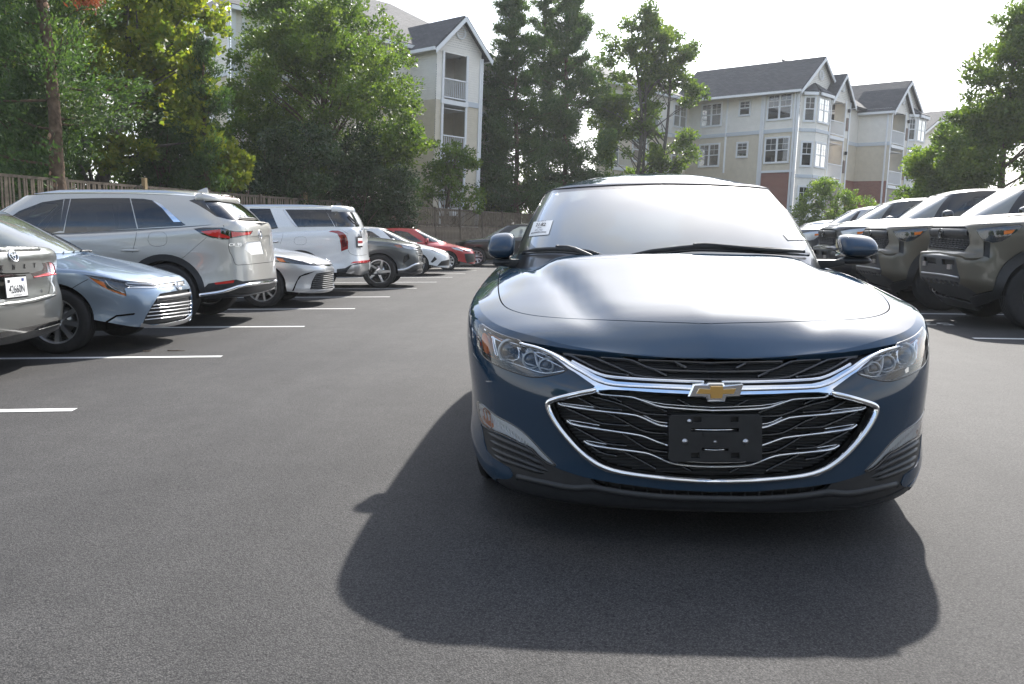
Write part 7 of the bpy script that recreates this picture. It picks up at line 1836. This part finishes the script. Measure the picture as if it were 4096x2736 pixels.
    for p, q in zip(bay2[:-1], bay2[1:]):
        n_ = np.array(((q - p)[1], -(q - p)[0])); n_ /= np.linalg.norm(n_); pe, qe = p + n_ * .22, q + n_ * .22
        B.roofplane('bay_roof', [(*pe, Zt - .25), (*qe, Zt - .25), (*apex, Zt + .5)]); B.strip('gutter', pe, qe, Zt - .42, Zt - .22, 'trim_white', .1, 0)
    B.gable(Rf(10.6, 1.6), Rf(16.3, 1.6), Zt, 2.2, 9.0, over=.3)
    B.siding(Rf(16.3, 1.6), Rf(16.3, -8), -1, Zt, 'siding_white')
    # main hip roof
    na = np.array((-b[0], -b[1]))                            # outside of the left wing
    e0, e1 = p_far - a * .0 + na * .4, p_c + a * .0 + na * .4
    rz = Zt + 3.6
    B.roofplane('roof', [(*Rf(6, .0), Zt - .2), (*Rf(10.5, .0), Zt - .2), (*Rf(10.5, -5), rz - .3), (*Rf(6, -5), rz - .3)])
    for p, z in ((A(5.2) - na * 2.2, Zt + 1.55), (A(2.4) - na * 3.3, Zt + 2.4)):
        mb = MB(); mb.lathe([(.09, -.4), (.09, .28), (.0, .30)], 2, 10, c=(p[0], p[1], z)); mb.build('vent_pipe', M['lamp_black'], B.root, True)
    # wing that comes forward beyond the inner corner, mostly behind the trees
    W0 = p_far; W1 = p_far - b * 10.5
    for z0, z1, mm in ((-1, Z1 - 2.4, 'brick'), (Z1 - 2.4, Z2, 'siding_beige'), (Z2, Zt, 'siding_white')): B.siding(W1, W0, z0, z1, mm)
    B.strip('storey_band', W1, W0, Z2 - .12, Z2 + .14, 'band_grey', .05, .02); B.strip('gutter', W1 + nrm * .35, W0 + nrm * .35, Zt - .12, Zt + .06, 'trim_white', .14, 0)
    B.roofplane('roof', [(*(W1 + nrm * .4), Zt), (*(W0 + nrm * .4), Zt), (*(W0 - nrm * 4), Zt + 1.9), (*(W1 + b * 3 - nrm * 4), Zt + 1.9)])
    for t in (1.0, 5.4):
        for z in (Z2 + .05, Z1 - .1): B.balcony(W1 + b * t, W1 + b * (t + 2.9), z, 2.4, .02, 'room_dark', door=True)
    for t in (4.6, 9.3):
        for z in (Z2 + .7, Z1 + .5): B.window(W1, W0, t, z, 1.5, 1.55, 2)
apartments_right()
def apartments_left():
    B = Bld('apartment_building', 'pale sided apartment block half hidden behind the big green tree', (-14.7, 39.5, 0))
    a = np.array((.66, -.751)); b = np.array((.67, .742)); nrm = np.array((b[1], -b[0])); na = np.array((-b[0], -b[1]))
    Zt, Z2, Z1 = 11.0, 8.3, 5.6
    def Rf(t, o=0.0): return b * t + nrm * o
    def wall(p, q, top=Zt):
        for z0, z1, mm in ((-1, Z1 - 2.4, 'brick'), (Z1 - 2.4, Z2, 'siding_beige'), (Z2, top, 'siding_white')): B.siding(p, q, z0, z1, mm)
        B.strip('storey_band', p, q, Z2 - .12, Z2 + .14, 'band_grey', .05, .02)
    F0 = -a * 14
    wall(F0, np.zeros(2)); wall(np.zeros(2), Rf(17))
    B.strip('corner_board', -a * .2, np.zeros(2), -1, Zt, 'trim_white', .06, .02); B.strip('corner_board', Rf(0), Rf(.2), -1, Zt, 'trim_white', .06, .02)
    B.strip('downspout', Rf(.5), Rf(.6), 0, Zt, 'trim_white', .1, .03)
    B.strip('gutter', F0 + na * .35, na * .35, Zt - .12, Zt + .06, 'trim_white', .14, 0); B.strip('gutter', Rf(-.2, .35), Rf(17, .35), Zt - .12, Zt + .06, 'trim_white', .14, 0)
    rz = Zt + 3.6
    B.roofplane('roof', [(*(F0 + na * .4), Zt), (*(na * .4 + nrm * .4), Zt), (*(Rf(5, -6)), rz), (*(F0 - na * 5.5), rz)])
    B.roofplane('roof', [(*(na * .4 + nrm * .4), Zt), (*Rf(17.3, .4), Zt), (*Rf(13, -6), rz), (*Rf(5, -6), rz)])
    for z in (Z2 + .7, Z1 + .45, Z1 - 2.2):
        B.window(F0, np.zeros(2), 11.2, z, 1.6, 1.55, 2); B.window(F0, np.zeros(2), 7.0, z, 1.6, 1.55, 2)
        for t in (2.4, 14.2, 15.9): B.window(Rf(0), Rf(17), t, z, .95 if t > 10 else 1.6, 1.6, 1 if t > 10 else 2)
    # balcony bay with gable
    t0, t1, o = 9.9, 12.9, 2.1
    P0, P1 = Rf(t0, o), Rf(t1, o)
    B.siding(Rf(t0, 0), P0, -1, Z2, 'siding_beige'); B.siding(Rf(t0, 0), P0, Z2, Zt, 'siding_white'); B.siding(P1, Rf(t1, 0), -1, Z2, 'siding_beige'); B.siding(P1, Rf(t1, 0), Z2, Zt, 'siding_white')
    B.siding(P1 - b * .95, P1, -1, Z2, 'siding_beige'); B.siding(P1 - b * .95, P1, Z2, Zt, 'siding_white'); B.siding(P0, P1, Zt - .35, Zt, 'siding_white')
    B.siding(P0, P0 + b * .35, Z2, Zt, 'siding_white'); B.siding(P0, P0 + b * .35, -1, Z2, 'siding_beige')
    for q in (P0 + b * .35, P1 - b * 1.05, P1 - b * .12): B.strip('corner_board', q, q + b * .13, -1, Zt - .3, 'trim_white', .06, .02)
    B.strip('storey_band', P1 - b * .95, P1, Z2 - .12, Z2 + .14, 'band_grey', .05, .02)
    for z in (Z2 + .05, Z1 - .05, Z1 - 2.8): B.balcony(P0 + b * .35, P1 - b * .95, z, 2.4, 1.7, 'siding_white' if z > 7 else 'siding_beige')
    B.gable(P0, P1, Zt, 1.45, 7.5, over=.4)
    B.strip('downspout', P1 + nrm * 0 - b * .0, P1 + b * .1, 0, Zt - .3, 'trim_white', .1, .0)
apartments_left()
def apartments_far():
    B = Bld('apartment_building', 'distant grey roofed apartment house seen past the second gabled bay', (33, 92, 0))
    a = np.array((.66, -.751)); b = np.array((.67, .742)); nrm = np.array((b[1], -b[0])); na = np.array((-b[0], -b[1]))
    Zt, Z2, Z1 = 10.4, 7.7, 5.0
    W0, W1 = -a * 6, a * 8
    for z0, z1, mm in ((-1, Z1, 'brick'), (Z1, Z2, 'siding_beige'), (Z2, Zt, 'siding_white')): B.siding(W0, W1, z0, z1, mm)
    for z in (Z2 + .05, Z1): B.balcony(W0 + a * 6.2 + na * .3, W0 + a * 8.4 + na * .3, z, 2.3, .25, 'siding_beige')
    for z in (Z2 + .6, Z1 + .6): B.window(W0, W1, 3.2, z, 1.5, 1.5, 2)
    B.roofplane('roof', [(*(W0 + na * .4), Zt), (*(W1 + na * .4), Zt), (*(W1 - na * 6), Zt + 3.6), (*(W0 - na * 6), Zt + 3.6)]); B.strip('gutter', W0 + na * .4, W1 + na * .4, Zt - .12, Zt + .06, 'trim_white', .14, 0)
    G0, G1 = W0 + a * 8.6 + na * 1.2, W0 + a * 13 + na * 1.2
    for z0, z1, mm in ((-1, Z1, 'brick'), (Z1, Z2, 'siding_beige'), (Z2, Zt, 'siding_white')): B.siding(G0, G1, z0, z1, mm); B.siding(G0 - na * 1.2, G0, z0, z1, mm)
    for z in (Z2 + .6, Z1 + .6): B.window(G0, G1, 2.2, z, 1.5, 1.5, 2)
    B.gable(G0, G1, Zt, 1.8, 5, over=.4)
apartments_far()
# ------------------------------------------------------------------ trees and shrubs
def leafmat(name, c0, c1, trans=.35, rough=.45, tcol=None, spec=.35):
    m, nt = mat_new(name); L = nt.links; o = nd(nt, 'ShaderNodeOutputMaterial'); g = nd(nt, 'ShaderNodeNewGeometry')
    r = nd(nt, 'ShaderNodeValToRGB'); r.color_ramp.elements[0].color = (*c0, 1); r.color_ramp.elements[1].color = (*c1, 1); L.new(g.outputs['Random Per Island'], r.inputs[0])
    tc = nd(nt, 'ShaderNodeTexCoord'); n = nd(nt, 'ShaderNodeTexNoise'); n.inputs['Scale'].default_value = .9; n.inputs['Detail'].default_value = 2; L.new(tc.outputs['Object'], n.inputs['Vector'])
    v = nd(nt, 'ShaderNodeValToRGB'); v.color_ramp.elements[0].position = .35; v.color_ramp.elements[1].position = .65; v.color_ramp.elements[0].color = (.72, .78, .8, 1); v.color_ramp.elements[1].color = (1.25, 1.15, .95, 1); L.new(n.outputs['Fac'], v.inputs[0])
    mx = nd(nt, 'ShaderNodeMixRGB', blend_type='MULTIPLY'); mx.inputs[0].default_value = 1; L.new(r.outputs[0], mx.inputs[1]); L.new(v.outputs[0], mx.inputs[2])
    b = nd(nt, 'ShaderNodeBsdfPrincipled'); b.inputs['Roughness'].default_value = rough; b.inputs['Specular IOR Level'].default_value = spec; L.new(mx.outputs[0], b.inputs['Base Color'])
    t = nd(nt, 'ShaderNodeBsdfTranslucent'); t2 = nd(nt, 'ShaderNodeMixRGB', blend_type='MULTIPLY'); t2.inputs[0].default_value = 1; t2.inputs[2].default_value = (*(tcol or (1.6, 1.7, .7)), 1); L.new(mx.outputs[0], t2.inputs[1]); L.new(t2.outputs[0], t.inputs[0])
    ms = nd(nt, 'ShaderNodeMixShader'); ms.inputs[0].default_value = trans; L.new(b.outputs[0], ms.inputs[1]); L.new(t.outputs[0], ms.inputs[2]); L.new(ms.outputs[0], o.inputs[0])
    return m
M['leaf_maple'] = leafmat('leaf_maple', (.125, .185, .035), (.27, .28, .05), .5)
M['leaf_green'] = leafmat('leaf_green', (.066, .12, .028), (.14, .195, .047), .42)
M['leaf_fresh'] = leafmat('leaf_fresh', (.082, .15, .034), (.175, .24, .055), .46)
M['leaf_holly'] = leafmat('leaf_holly', (.024, .056, .020), (.052, .092, .032), .15, .25, spec=.6)
M['leaf_cypress'] = leafmat('leaf_cypress', (.044, .088, .036), (.084, .138, .053), .38, .6)
M['leaf_dead'] = leafmat('leaf_dead', (.22, .07, .035), (.30, .11, .05), .3, .6, (1.2, .9, .8))
M['bark'] = principled('bark', (.115, .082, .058), .95, noise=(9, .4), bump=(14, .9, .03), spec=.1)
M['bark_grey'] = principled('bark_grey', (.13, .115, .10), .95, noise=(9, .35), bump=(14, .8, .03), spec=.1)
M['cut_wood'] = principled('cut_wood', (.36, .21, .13), .8, noise=(30, .15))
def leaf_mesh(name, C, A, size, rng, lw=.55, fold=.25):
    """C: centres, A: preferred leaf direction per leaf; size: (mean, spread)"""
    n = len(C); ln = rng.uniform(size[0] * (1 - size[1]), size[0] * (1 + size[1]), n)[:, None]
    d = A + rng.normal(0, .55, (n, 3)); d /= np.linalg.norm(d, axis=1, keepdims=True) + 1e-9
    s = np.cross(d, rng.normal(0, 1, (n, 3))); s /= np.linalg.norm(s, axis=1, keepdims=True) + 1e-9
    nn = np.cross(d, s)
    w = ln * lw / 2
    V = np.empty((n, 4, 3)); V[:, 0] = C - d * ln / 2; V[:, 1] = C + s * w + nn * w * fold; V[:, 2] = C + d * ln / 2; V[:, 3] = C - s * w + nn * w * fold
    me = bpy.data.meshes.new(name); me.vertices.add(4 * n); me.vertices.foreach_set('co', V.astype(np.float32).ravel())
    me.loops.add(4 * n); me.loops.foreach_set('vertex_index', np.arange(4 * n, dtype=np.int32)); me.polygons.add(n); me.polygons.foreach_set('loop_start', np.arange(0, 4 * n, 4, dtype=np.int32))
    try: me.polygons.foreach_set('loop_total', np.full(n, 4, dtype=np.int32))
    except Exception: pass
    me.update(calc_edges=True); return me
def tree(name, label, loc, trunk, ells, nleaf, nclump, clr, mat, size=(.11, .35), seed=1, r0=.15, bark='bark', cat='tree', group=None, limbs=26, spread=1.0, up=.25, lw=.55, flat=.75, trunks=None):
    """trunk: list of points relative to loc; ells: crown volumes (cx, cy, cz, rx, ry, rz, weight)"""
    rng = np.random.default_rng(seed); root = thing(name, label, cat, loc, group=group)
    E = np.array(ells, float); wts = E[:, 6] / E[:, 6].sum()
    k = rng.choice(len(E), nclump, p=wts); u = rng.normal(0, 1, (nclump, 3)); u /= np.linalg.norm(u, axis=1, keepdims=True)
    rad = rng.uniform(0, 1, nclump)[:, None] ** .42
    CC = E[k, :3] + u * rad * E[k, 3:6]
    csize = clr * rng.uniform(.55, 1.35, nclump)
    cw = csize ** 2; kk = rng.choice(nclump, nleaf, p=cw / cw.sum())
    v = rng.normal(0, 1, (nleaf, 3)); v /= np.linalg.norm(v, axis=1, keepdims=True); rr = rng.uniform(0, 1, nleaf)[:, None] ** .6
    off = v * rr * csize[kk][:, None] * np.array([1, 1, flat]); C = CC[kk] + off
    A = off / (np.linalg.norm(off, axis=1, keepdims=True) + 1e-9) * .8 + np.array([0, 0, up]); out = CC[kk] - E[k[kk], :3]; A += .4 * out / (np.linalg.norm(out, axis=1, keepdims=True) + 1e-9)
    cr = link('crown', leaf_mesh('crown', C, A, size, rng, lw), M[mat], root)
    mb = MB()
    for tr, rr0 in ([(trunk, r0)] if trunks is None else trunks):
        T = spl(np.array(tr, float), 5); rs = np.linspace(rr0, rr0 * .35, len(T)); rs[0] *= 1.35
        mb.tube([p + rng.normal(0, rr0 * .06, 3) for p in T], list(rs), 9)
        sel = rng.choice(nclump, min(limbs, nclump), replace=False)
        for i in sel:
            c = CC[i]; j = int(np.argmin(np.linalg.norm(T - (c - np.array((0, 0, .9 + .4 * np.linalg.norm((c - T[-1])[:2])))), axis=1))); a = T[j]
            if np.linalg.norm(c - a) > 5.5: continue
            m_ = (a + c) / 2 + np.array((0, 0, .18)) + rng.normal(0, .12, 3); mb.tube([a, a * .55 + m_ * .45, m_, c], [rs[j] * .42, rs[j] * .33, rs[j] * .24, .008], 5)
    mb.build('trunk', M[bark], root, True)
    return root
# tall pruned cypress at the edge, trunk in front of the fence
rng_ = np.random.default_rng(3)
def pruned_conifer(label, loc, h, r0, lean, branches, nleaf, seed, spray=1.0, zlo=2.6, dead=None, stubs=10, rmax=2.6, side=None, group=None, top_taper=True, ls=.155):
    """bare trunk with cut stubs, ascending branches with flat feathery sprays"""
    rng = np.random.default_rng(seed); root = thing('cypress_tree', label, 'tree', loc, group=group)
    T = np.array([(lean[0] * z / h, lean[1] * z / h, z) for z in np.linspace(0, h, 14)]); T += rng.normal(0, .03, T.shape) * np.array([1, 1, 0]); T = spl(T, 4)
    rs = np.linspace(r0, r0 * .22, len(T)) * rng.uniform(.92, 1.08, len(T)); mb = MB(); mb.tube(list(T), list(rs), 12); mb.build('trunk', M['bark'], root, True)
    bm_ = MB(); C, A = [], []
    for i in range(branches):
        z = zlo + (h - zlo) * (i + rng.uniform(0, 1)) / branches; p = np.array([np.interp(z, T[:, 2], T[:, 0]), np.interp(z, T[:, 2], T[:, 1]), z])
        f = (z - zlo) / (h - zlo); ln = rmax * (1 - f ** 1.6 * .88 if top_taper else 1) * rng.uniform(.55, 1.1); th = rng.uniform(0, 2 * math.pi)
        if side is not None and rng.uniform() < side[1]: th = side[0] + rng.normal(0, .7)
        el = rng.uniform(.05, .55) + f * .5; d = np.array([math.cos(th) * math.cos(el), math.sin(th) * math.cos(el), math.sin(el)])
        q = [p + d * ln * t + np.array((0, 0, -.12 * ln * math.sin(t * 2.6))) for t in (0, .35, .7, 1.0)]
        bm_.tube(q, [r0 * .20 * (1 - .5 * f), r0 * .14, r0 * .09, .006], 5)
        m = int(nleaf / branches * (.5 + ln / rmax)); t = rng.uniform(.22, 1.0, m) ** .8; qq = np.array(q); base = np.stack([np.interp(t, (0, .35, .7, 1.0), qq[:, a]) for a in range(3)], 1)
        # sprays hang in tufts along the branch
        nt_ = max(4, int(ln * 6)); tc_ = rng.uniform(.25, 1.02, nt_); to = rng.normal(0, 1, (nt_, 3)) * np.array([.30, .30, .22]) * ln * .42 * spray
        k = rng.integers(0, nt_, m); cen = np.stack([np.interp(tc_[k], (0, .35, .7, 1.0), qq[:, a]) for a in range(3)], 1) + to[k]
        C.append(cen + rng.normal(0, 1, (m, 3)) * np.array([.17, .17, .12]) * (.6 + .5 * ln / rmax)); A.append(np.tile(d * .9 + np.array((0, 0, .25)), (m, 1)) + to[k] * .8)
    bm_.build('branches', M['bark'], root, True)
    C, A = np.concatenate(C), np.concatenate(A)
    link('crown', leaf_mesh('crown', C, A, (ls, .4), rng, .34, .2), M['leaf_cypress'], root)
    if dead is not None:
        c = np.array(dead); n = 380; t = rng.uniform(0, 1, n); P = c + np.outer(t, (.9, -.2, -.35)) + rng.normal(0, 1, (n, 3)) * .10; link('dead_spray', leaf_mesh('dead_spray', P, np.tile((.5, 0, -.6), (n, 1)), (.13, .4), rng, .3, .2), M['leaf_dead'], root)
    sm = MB(); sm.lathe([(0, 0), (.8, 0), (1.0, -.05), (1.0, -.7)], 0, 12); me = sm.mesh('branch_stub', True); me.materials.append(M['cut_wood'])
    for i in range(stubs):
        z = rng.uniform(1.5, min(h, 8.2)); p = np.array([np.interp(z, T[:, 2], T[:, 0]), np.interp(z, T[:, 2], T[:, 1]), z]); rr = np.interp(z, T[:, 2], rs); an = rng.uniform(-2.5, -.1); d = np.array([math.cos(an), math.sin(an), 0]); s_ = rng.uniform(.025, .06) * r0 / .16
        link('branch_stub', me, None, root, loc=tuple(p + d * (rr * .98 + .02)), rot=(0, -.25, an), scale=(s_ * .8, s_, s_ * 1.2))
    return root
def P3(px, py, Y): return at_y((px, py), Y)
def gx(px, Y): return float(at_y((px, 951), Y)[0])
pruned_conifer('tall cypress with a bare trunk and cut stubs at the left picture edge', (gx(262, 19.8), 19.8, 0), 11.5, .185, (-.45, .2), 64, 52000, 11, 1.0, 2.2, (.35, -.2, 6.45), 10, 3.0, (math.pi * .80, .8), ls=.115)
pruned_conifer('slim cypress trunk with stubs behind the beige SUV roof', (gx(822, 26.3), 26.3, 0), 6.8, .105, (.15, .1), 22, 6000, 12, .8, 2.6, None, 6, 1.25, ls=.12)
tree('maple_tree', 'yellow green maple with a leaning trunk behind the left fence', (gx(392, 27), 27.0, 0), [(0, 0, 0), (.05, 0, 2.2), (.55, 0, 3.8), (1.05, .1, 5.4), (1.25, .1, 7.2), (1.0, 0, 9)],
     [(.2, 0, 6.9, 2.7, 2.0, 2.3, 1.2), (2.6, -.3, 7.3, 1.7, 1.6, 1.7, .8), (-1.6, .3, 5.2, 1.6, 1.5, 2.0, .6), (3.3, -.6, 4.6, .75, .7, 1.6, .32), (1.2, -.6, 3.6, 1.0, .6, .5, .12), (1.3, .2, 9.2, 3.4, 2.2, 1.6, 1.1)],
     26000, 300, .42, 'leaf_maple', (.16, .4), 21, .24, 'bark_grey', lw=.8)
tree('shrub_tree', 'low yellow leaved sapling beside the slim cypress trunk', (gx(905, 27.2), 27.2, 0), [(0, 0, 0), (.05, 0, 1.4), (.0, .1, 3.0)], [(0, 0, 2.9, .75, .7, 1.1, 1), (.35, 0, 3.6, .45, .4, .5, .4)], 2600, 40, .3, 'leaf_maple', (.15, .4), 22, .05, lw=.8)
tree('cypress_tree', 'dense dark green cypress in the shade behind the fence', (gx(660, 29.5), 29.5, 0), [(0, 0, 0), (0, 0, 4), (.1, 0, 7.4)], [(0, 0, 3.2, 1.5, 1.3, 2.0, 1), (.2, 0, 5.0, 1.3, 1.2, 1.7, .8), (.3, 0, 6.6, .8, .8, 1.3, .4)], 22000, 230, .42, 'leaf_cypress', (.14, .4), 23, .13, up=.6, lw=.35)
tree('cypress_tree', 'shaded cypress thicket at the left edge behind the tall bare trunk', (gx(60, 25), 25.0, 0), [(0, 0, 0), (0, 0, 4), (.1, 0, 9)], [(0, 0, 3.0, 2.2, 1.3, 1.7, 1), (.4, 0, 5.4, 2.0, 1.3, 2.0, 1), (.3, 0, 7.8, 1.9, 1.2, 1.7, .6)], 22000, 220, .42, 'leaf_cypress', (.15, .4), 24, .15, up=.4, lw=.4)
tree('maple_tree', 'green background maple filling the gap above the left fence', (gx(170, 32), 32.0, 0), [(0, 0, 0), (.1, 0, 4), (.2, 0, 9)], [(0, 0, 6.0, 3.6, 2.0, 4.6, 1.2), (3.5, .5, 7.5, 2.8, 1.5, 3.8, .9), (5.4, .5, 3.6, 1.6, 1.0, 1.9, .35)], 30000, 330, .45, 'leaf_fresh', (.16, .4), 25, .2, lw=.75)
big = tree('broadleaf_tree', 'big rounded green tree standing in front of the left apartment block', (gx(1270, 34), 34.0, 0), [(0, 0, 0), (.1, 0, 1.8), (.3, 0, 3.4), (.4, 0, 5.2), (.2, 0, 8)],
     [(0, 0, 6.6, 3.3, 2.7, 2.7, 1.5), (-2.3, -.2, 5.0, 1.8, 1.6, 2.2, .65), (2.3, -.3, 5.9, 1.9, 1.6, 2.4, .8), (.4, 0, 8.8, 2.6, 2.0, 1.6, .7), (3.1, -.2, 4.3, 1.2, 1.0, 1.3, .35), (-1.4, 0, 8.4, 2.0, 1.6, 1.5, .45), (0, -.3, 3.8, 2.6, 1.2, 1.2, .4)],
     64000, 500, .48, 'leaf_green', (.125, .4), 31, .22, limbs=60, lw=.62)
tree('broadleaf_tree', 'darker tree top rising behind the big rounded green tree', (gx(1480, 40), 40.0, 0), [(0, 0, 0), (0, 0, 5), (.1, 0, 10)], [(0, 0, 8.6, 2.0, 1.7, 2.4, 1), (-1.6, 0, 9.6, 1.8, 1.5, 1.8, .7), (-3.4, 0, 9.8, 1.6, 1.5, 1.5, .5)], 16000, 200, .45, 'leaf_green', (.15, .4), 32, .2, lw=.6)
tree('holly_bush', 'glossy dark holly bush above the white SUV roof', (gx(1140, 30.5), 30.5, 0), [(0, 0, 0), (0, 0, 1.6), (.1, 0, 3.2)], [(0, 0, 2.2, 1.7, 1.1, 1.9, 1), (.5, 0, 3.7, 1.4, .9, 1.4, .6)], 32000, 230, .36, 'leaf_holly', (.085, .35), 33, .1, cat='bush', lw=.6)
tree('holly_bush', 'glossy dark holly bush behind the dark grey crossover', (gx(1450, 33), 33.0, 0), [(0, 0, 0), (0, 0, 1.6), (.1, 0, 3.0)], [(0, 0, 2.2, 2.0, 1.2, 2.0, 1), (-.6, 0, 3.9, 1.6, 1.0, 1.3, .6), (1.2, -.1, 2.1, 1.3, .9, 1.8, .6)], 40000, 270, .36, 'leaf_holly', (.085, .35), 34, .1, cat='bush', lw=.6)
tree('broadleaf_tree', 'small open branched tree leaning over the fence beside the holly', (gx(1790, 43), 43.0, 0), [(0, 0, 0), (-.1, 0, 2), (.15, 0, 3.6), (.5, 0, 5.2)], [(.1, 0, 4.6, 1.4, 1.0, 1.2, 1), (-.7, 0, 3.2, .9, .8, 1.3, .5), (.8, 0, 3.0, .9, .8, 1.2, .4)], 6500, 90, .36, 'leaf_fresh', (.13, .4), 35, .09, limbs=30, lw=.62)
pruned_conifer('tall feathery cypress, the nearer of the pair behind the sedan', (gx(2068, 50), 50.0, 0), 15.2, .17, (-.15, .1), 100, 90000, 41, 1.0, 2.4, None, 9, 3.4, (math.pi * .75, .35))
pruned_conifer('tall feathery cypress over the sedan roof, taller of the pair', (gx(2258, 52), 52.0, 0), 18.5, .19, (.1, .1), 110, 92000, 42, 1.0, 2.6, None, 9, 3.1, (math.pi * .5, .3))
pruned_conifer('bushy cypress crown between the two tall bare trunks', (gx(2175, 54), 54.0, 0), 17.5, .12, (.0, .1), 60, 36000, 43, 1.0, 5.5, None, 0, 2.0)
tree('broadleaf_tree', 'slender multi stemmed tree in front of the inner apartment wing', (gx(2560, 56), 56.0, 0), [(0, 0, 0)] * 2,
     [(-.3, 0, 12.0, 2.6, 1.8, 2.4, 1.2), (1.8, 0, 11.4, 1.6, 1.4, 2.1, .7), (-2.2, 0, 9.4, 1.5, 1.3, 1.9, .6), (2.0, 0, 6.4, 1.5, 1.2, 1.3, .5), (-1.9, 0, 6.8, 1.3, 1.1, 1.6, .4), (.3, 0, 14.0, .8, .8, 1.3, .25), (3.2, 0, 9.6, .8, .8, .9, .2), (-.4, .3, 8.3, 2.0, 1.2, 1.6, .6), (1.0, .4, 5.0, 2.2, 1.2, 1.4, .45)],
     34000, 230, .55, 'leaf_green', (.19, .4), 44, .16, 'bark_grey', limbs=34, lw=.62,
     trunks=[([(-.2, 0, 0), (-.25, 0, 4), (0, 0, 8), (-.3, 0, 11), (-.8, 0, 14)], .15), ([(.15, 0, 0), (.1, 0, 4), (.2, 0, 8), (.15, 0, 12.5)], .13), ([(.8, 0, 0), (1.1, 0, 4.5), (1.5, 0, 7.5), (1.7, 0, 11)], .16)])
for i, (px, Y, h, lab) in enumerate([(40, 27, 3.6, 'dark shrub behind the fence at the left picture edge'), (330, 28.5, 3.4, 'dark shrub behind the fence right of the bare trunk'), (560, 30.5, 3.6, 'dark shrub behind the fence below the dense cypress'), (800, 31.5, 3.4, 'dark shrub behind the fence by the slim trunk'), (1000, 32.5, 3.6, 'dark shrub behind the fence left of the holly'), (1930, 51, 4.6, 'green undergrowth shrub left of the nearer tall cypress'), (2120, 53, 5.4, 'green undergrowth shrub between the tall cypress trunks'), (2330, 55, 5.0, 'green undergrowth shrub right of the taller cypress'), (2480, 58, 5.6, 'green undergrowth shrub under the slender multi stemmed tree'), (2700, 58.5, 5.0, 'green shrub below the inner corner of the apartments')]):
    tree('shrub', lab, (gx(px, Y), Y, 0), [(0, 0, 0), (0, 0, h * .5), (.1, 0, h * .9)], [(0, 0, h * .55, 1.7, 1.3, h * .5, 1), (.8, 0, h * .4, 1.2, 1.0, h * .4, .5)], 8500, 100, .42, 'leaf_green' if i % 2 else 'leaf_fresh', (.17, .4), 50 + i, .08, cat='bush', group='undergrowth behind the fence', lw=.65)
tree('broadleaf_tree', 'tall dark green tree at the right picture edge behind the trucks', (gx(3990, 40), 40.0, 0), [(0, 0, 0), (0, 0, 4), (.2, 0, 9)], [(.3, 0, 7.6, 2.0, 1.6, 2.9, 1), (-1.2, 0, 5.3, 1.5, 1.3, 2.4, .7), (1.8, 0, 5.8, 1.9, 1.5, 3.2, .8), (.8, 0, 9.6, 1.1, 1.0, 1.3, .3)], 52000, 380, .48, 'leaf_green', (.15, .4), 61, .2, lw=.6)
tree('broadleaf_tree', 'shorter bright green tree left of the tall dark tree at the right edge', (gx(3750, 43), 43.0, 0), [(0, 0, 0), (0, 0, 2.5), (.1, 0, 5)], [(0, 0, 3.8, 1.9, 1.4, 1.9, 1), (.9, 0, 5.2, 1.2, 1.0, 1.3, .4), (-.6, 0, 2.6, 1.5, 1.2, 1.3, .5)], 30000, 230, .44, 'leaf_fresh', (.14, .4), 62, .12, lw=.62)
tree('round_bush', 'rounded green bush before the apartment balconies', (gx(3330, 52), 52.0, 0), [(0, 0, 0), (0, 0, 1.6), (.1, 0, 3.4)], [(-.6, 0, 2.6, 1.6, 1.2, 1.9, 1), (1.1, 0, 2.2, 1.3, 1.1, 1.7, .7)], 14000, 140, .36, 'leaf_fresh', (.12, .4), 63, .08, cat='bush', lw=.65)

# trees across the street behind the viewpoint: they show in the chrome and paint of the sedan
for i, (x, y, s) in enumerate([(-26, -24, 1.05), (-17, -28, 1.2), (-8, -25, 1.0), (1, -29, 1.15), (10, -26, 1.05), (19, -29, 1.2), (28, -25, 1.1), (-36, -33, 1.4), (-21, -36, 1.3), (-12, -35, 1.35), (-3, -37, 1.3), (6, -36, 1.4), (15, -37, 1.3), (24, -35, 1.4), (37, -33, 1.3)]):
    r = big.copy(); COL.objects.link(r); r.location = (x, y, 0); r.rotation_euler = (0, 0, i * 1.3); r.scale = (s, s, s * .95)
    r['label'] = 'green tree behind the viewpoint, mirrored in the sedan chrome'; r['group'] = 'trees behind the viewpoint'
    for ch in big.children:
        c = ch.copy(); COL.objects.link(c); c.parent = r
# ------------------------------------------------------------------ thin air volume added to lift distant darks, mostly for lens glare
def haze():
    mb = MB(); mb.box((-120, -60, -1.5), (140, 190, 24)); o = mb.build('haze', None)
    m, nt = mat_new('glare_haze'); v = nd(nt, 'ShaderNodeVolumePrincipled'); out = nd(nt, 'ShaderNodeOutputMaterial'); nt.links.new(v.outputs[0], out.inputs['Volume'])
    v.inputs['Color'].default_value = (.93, .96, 1.0, 1); v.inputs['Density'].default_value = .00045; v.inputs['Anisotropy'].default_value = .35
    o.data.materials.append(m); tag(o, 'thin haze added over the whole lot to lift distant darks like lens glare', 'haze', kind='stuff')
haze()
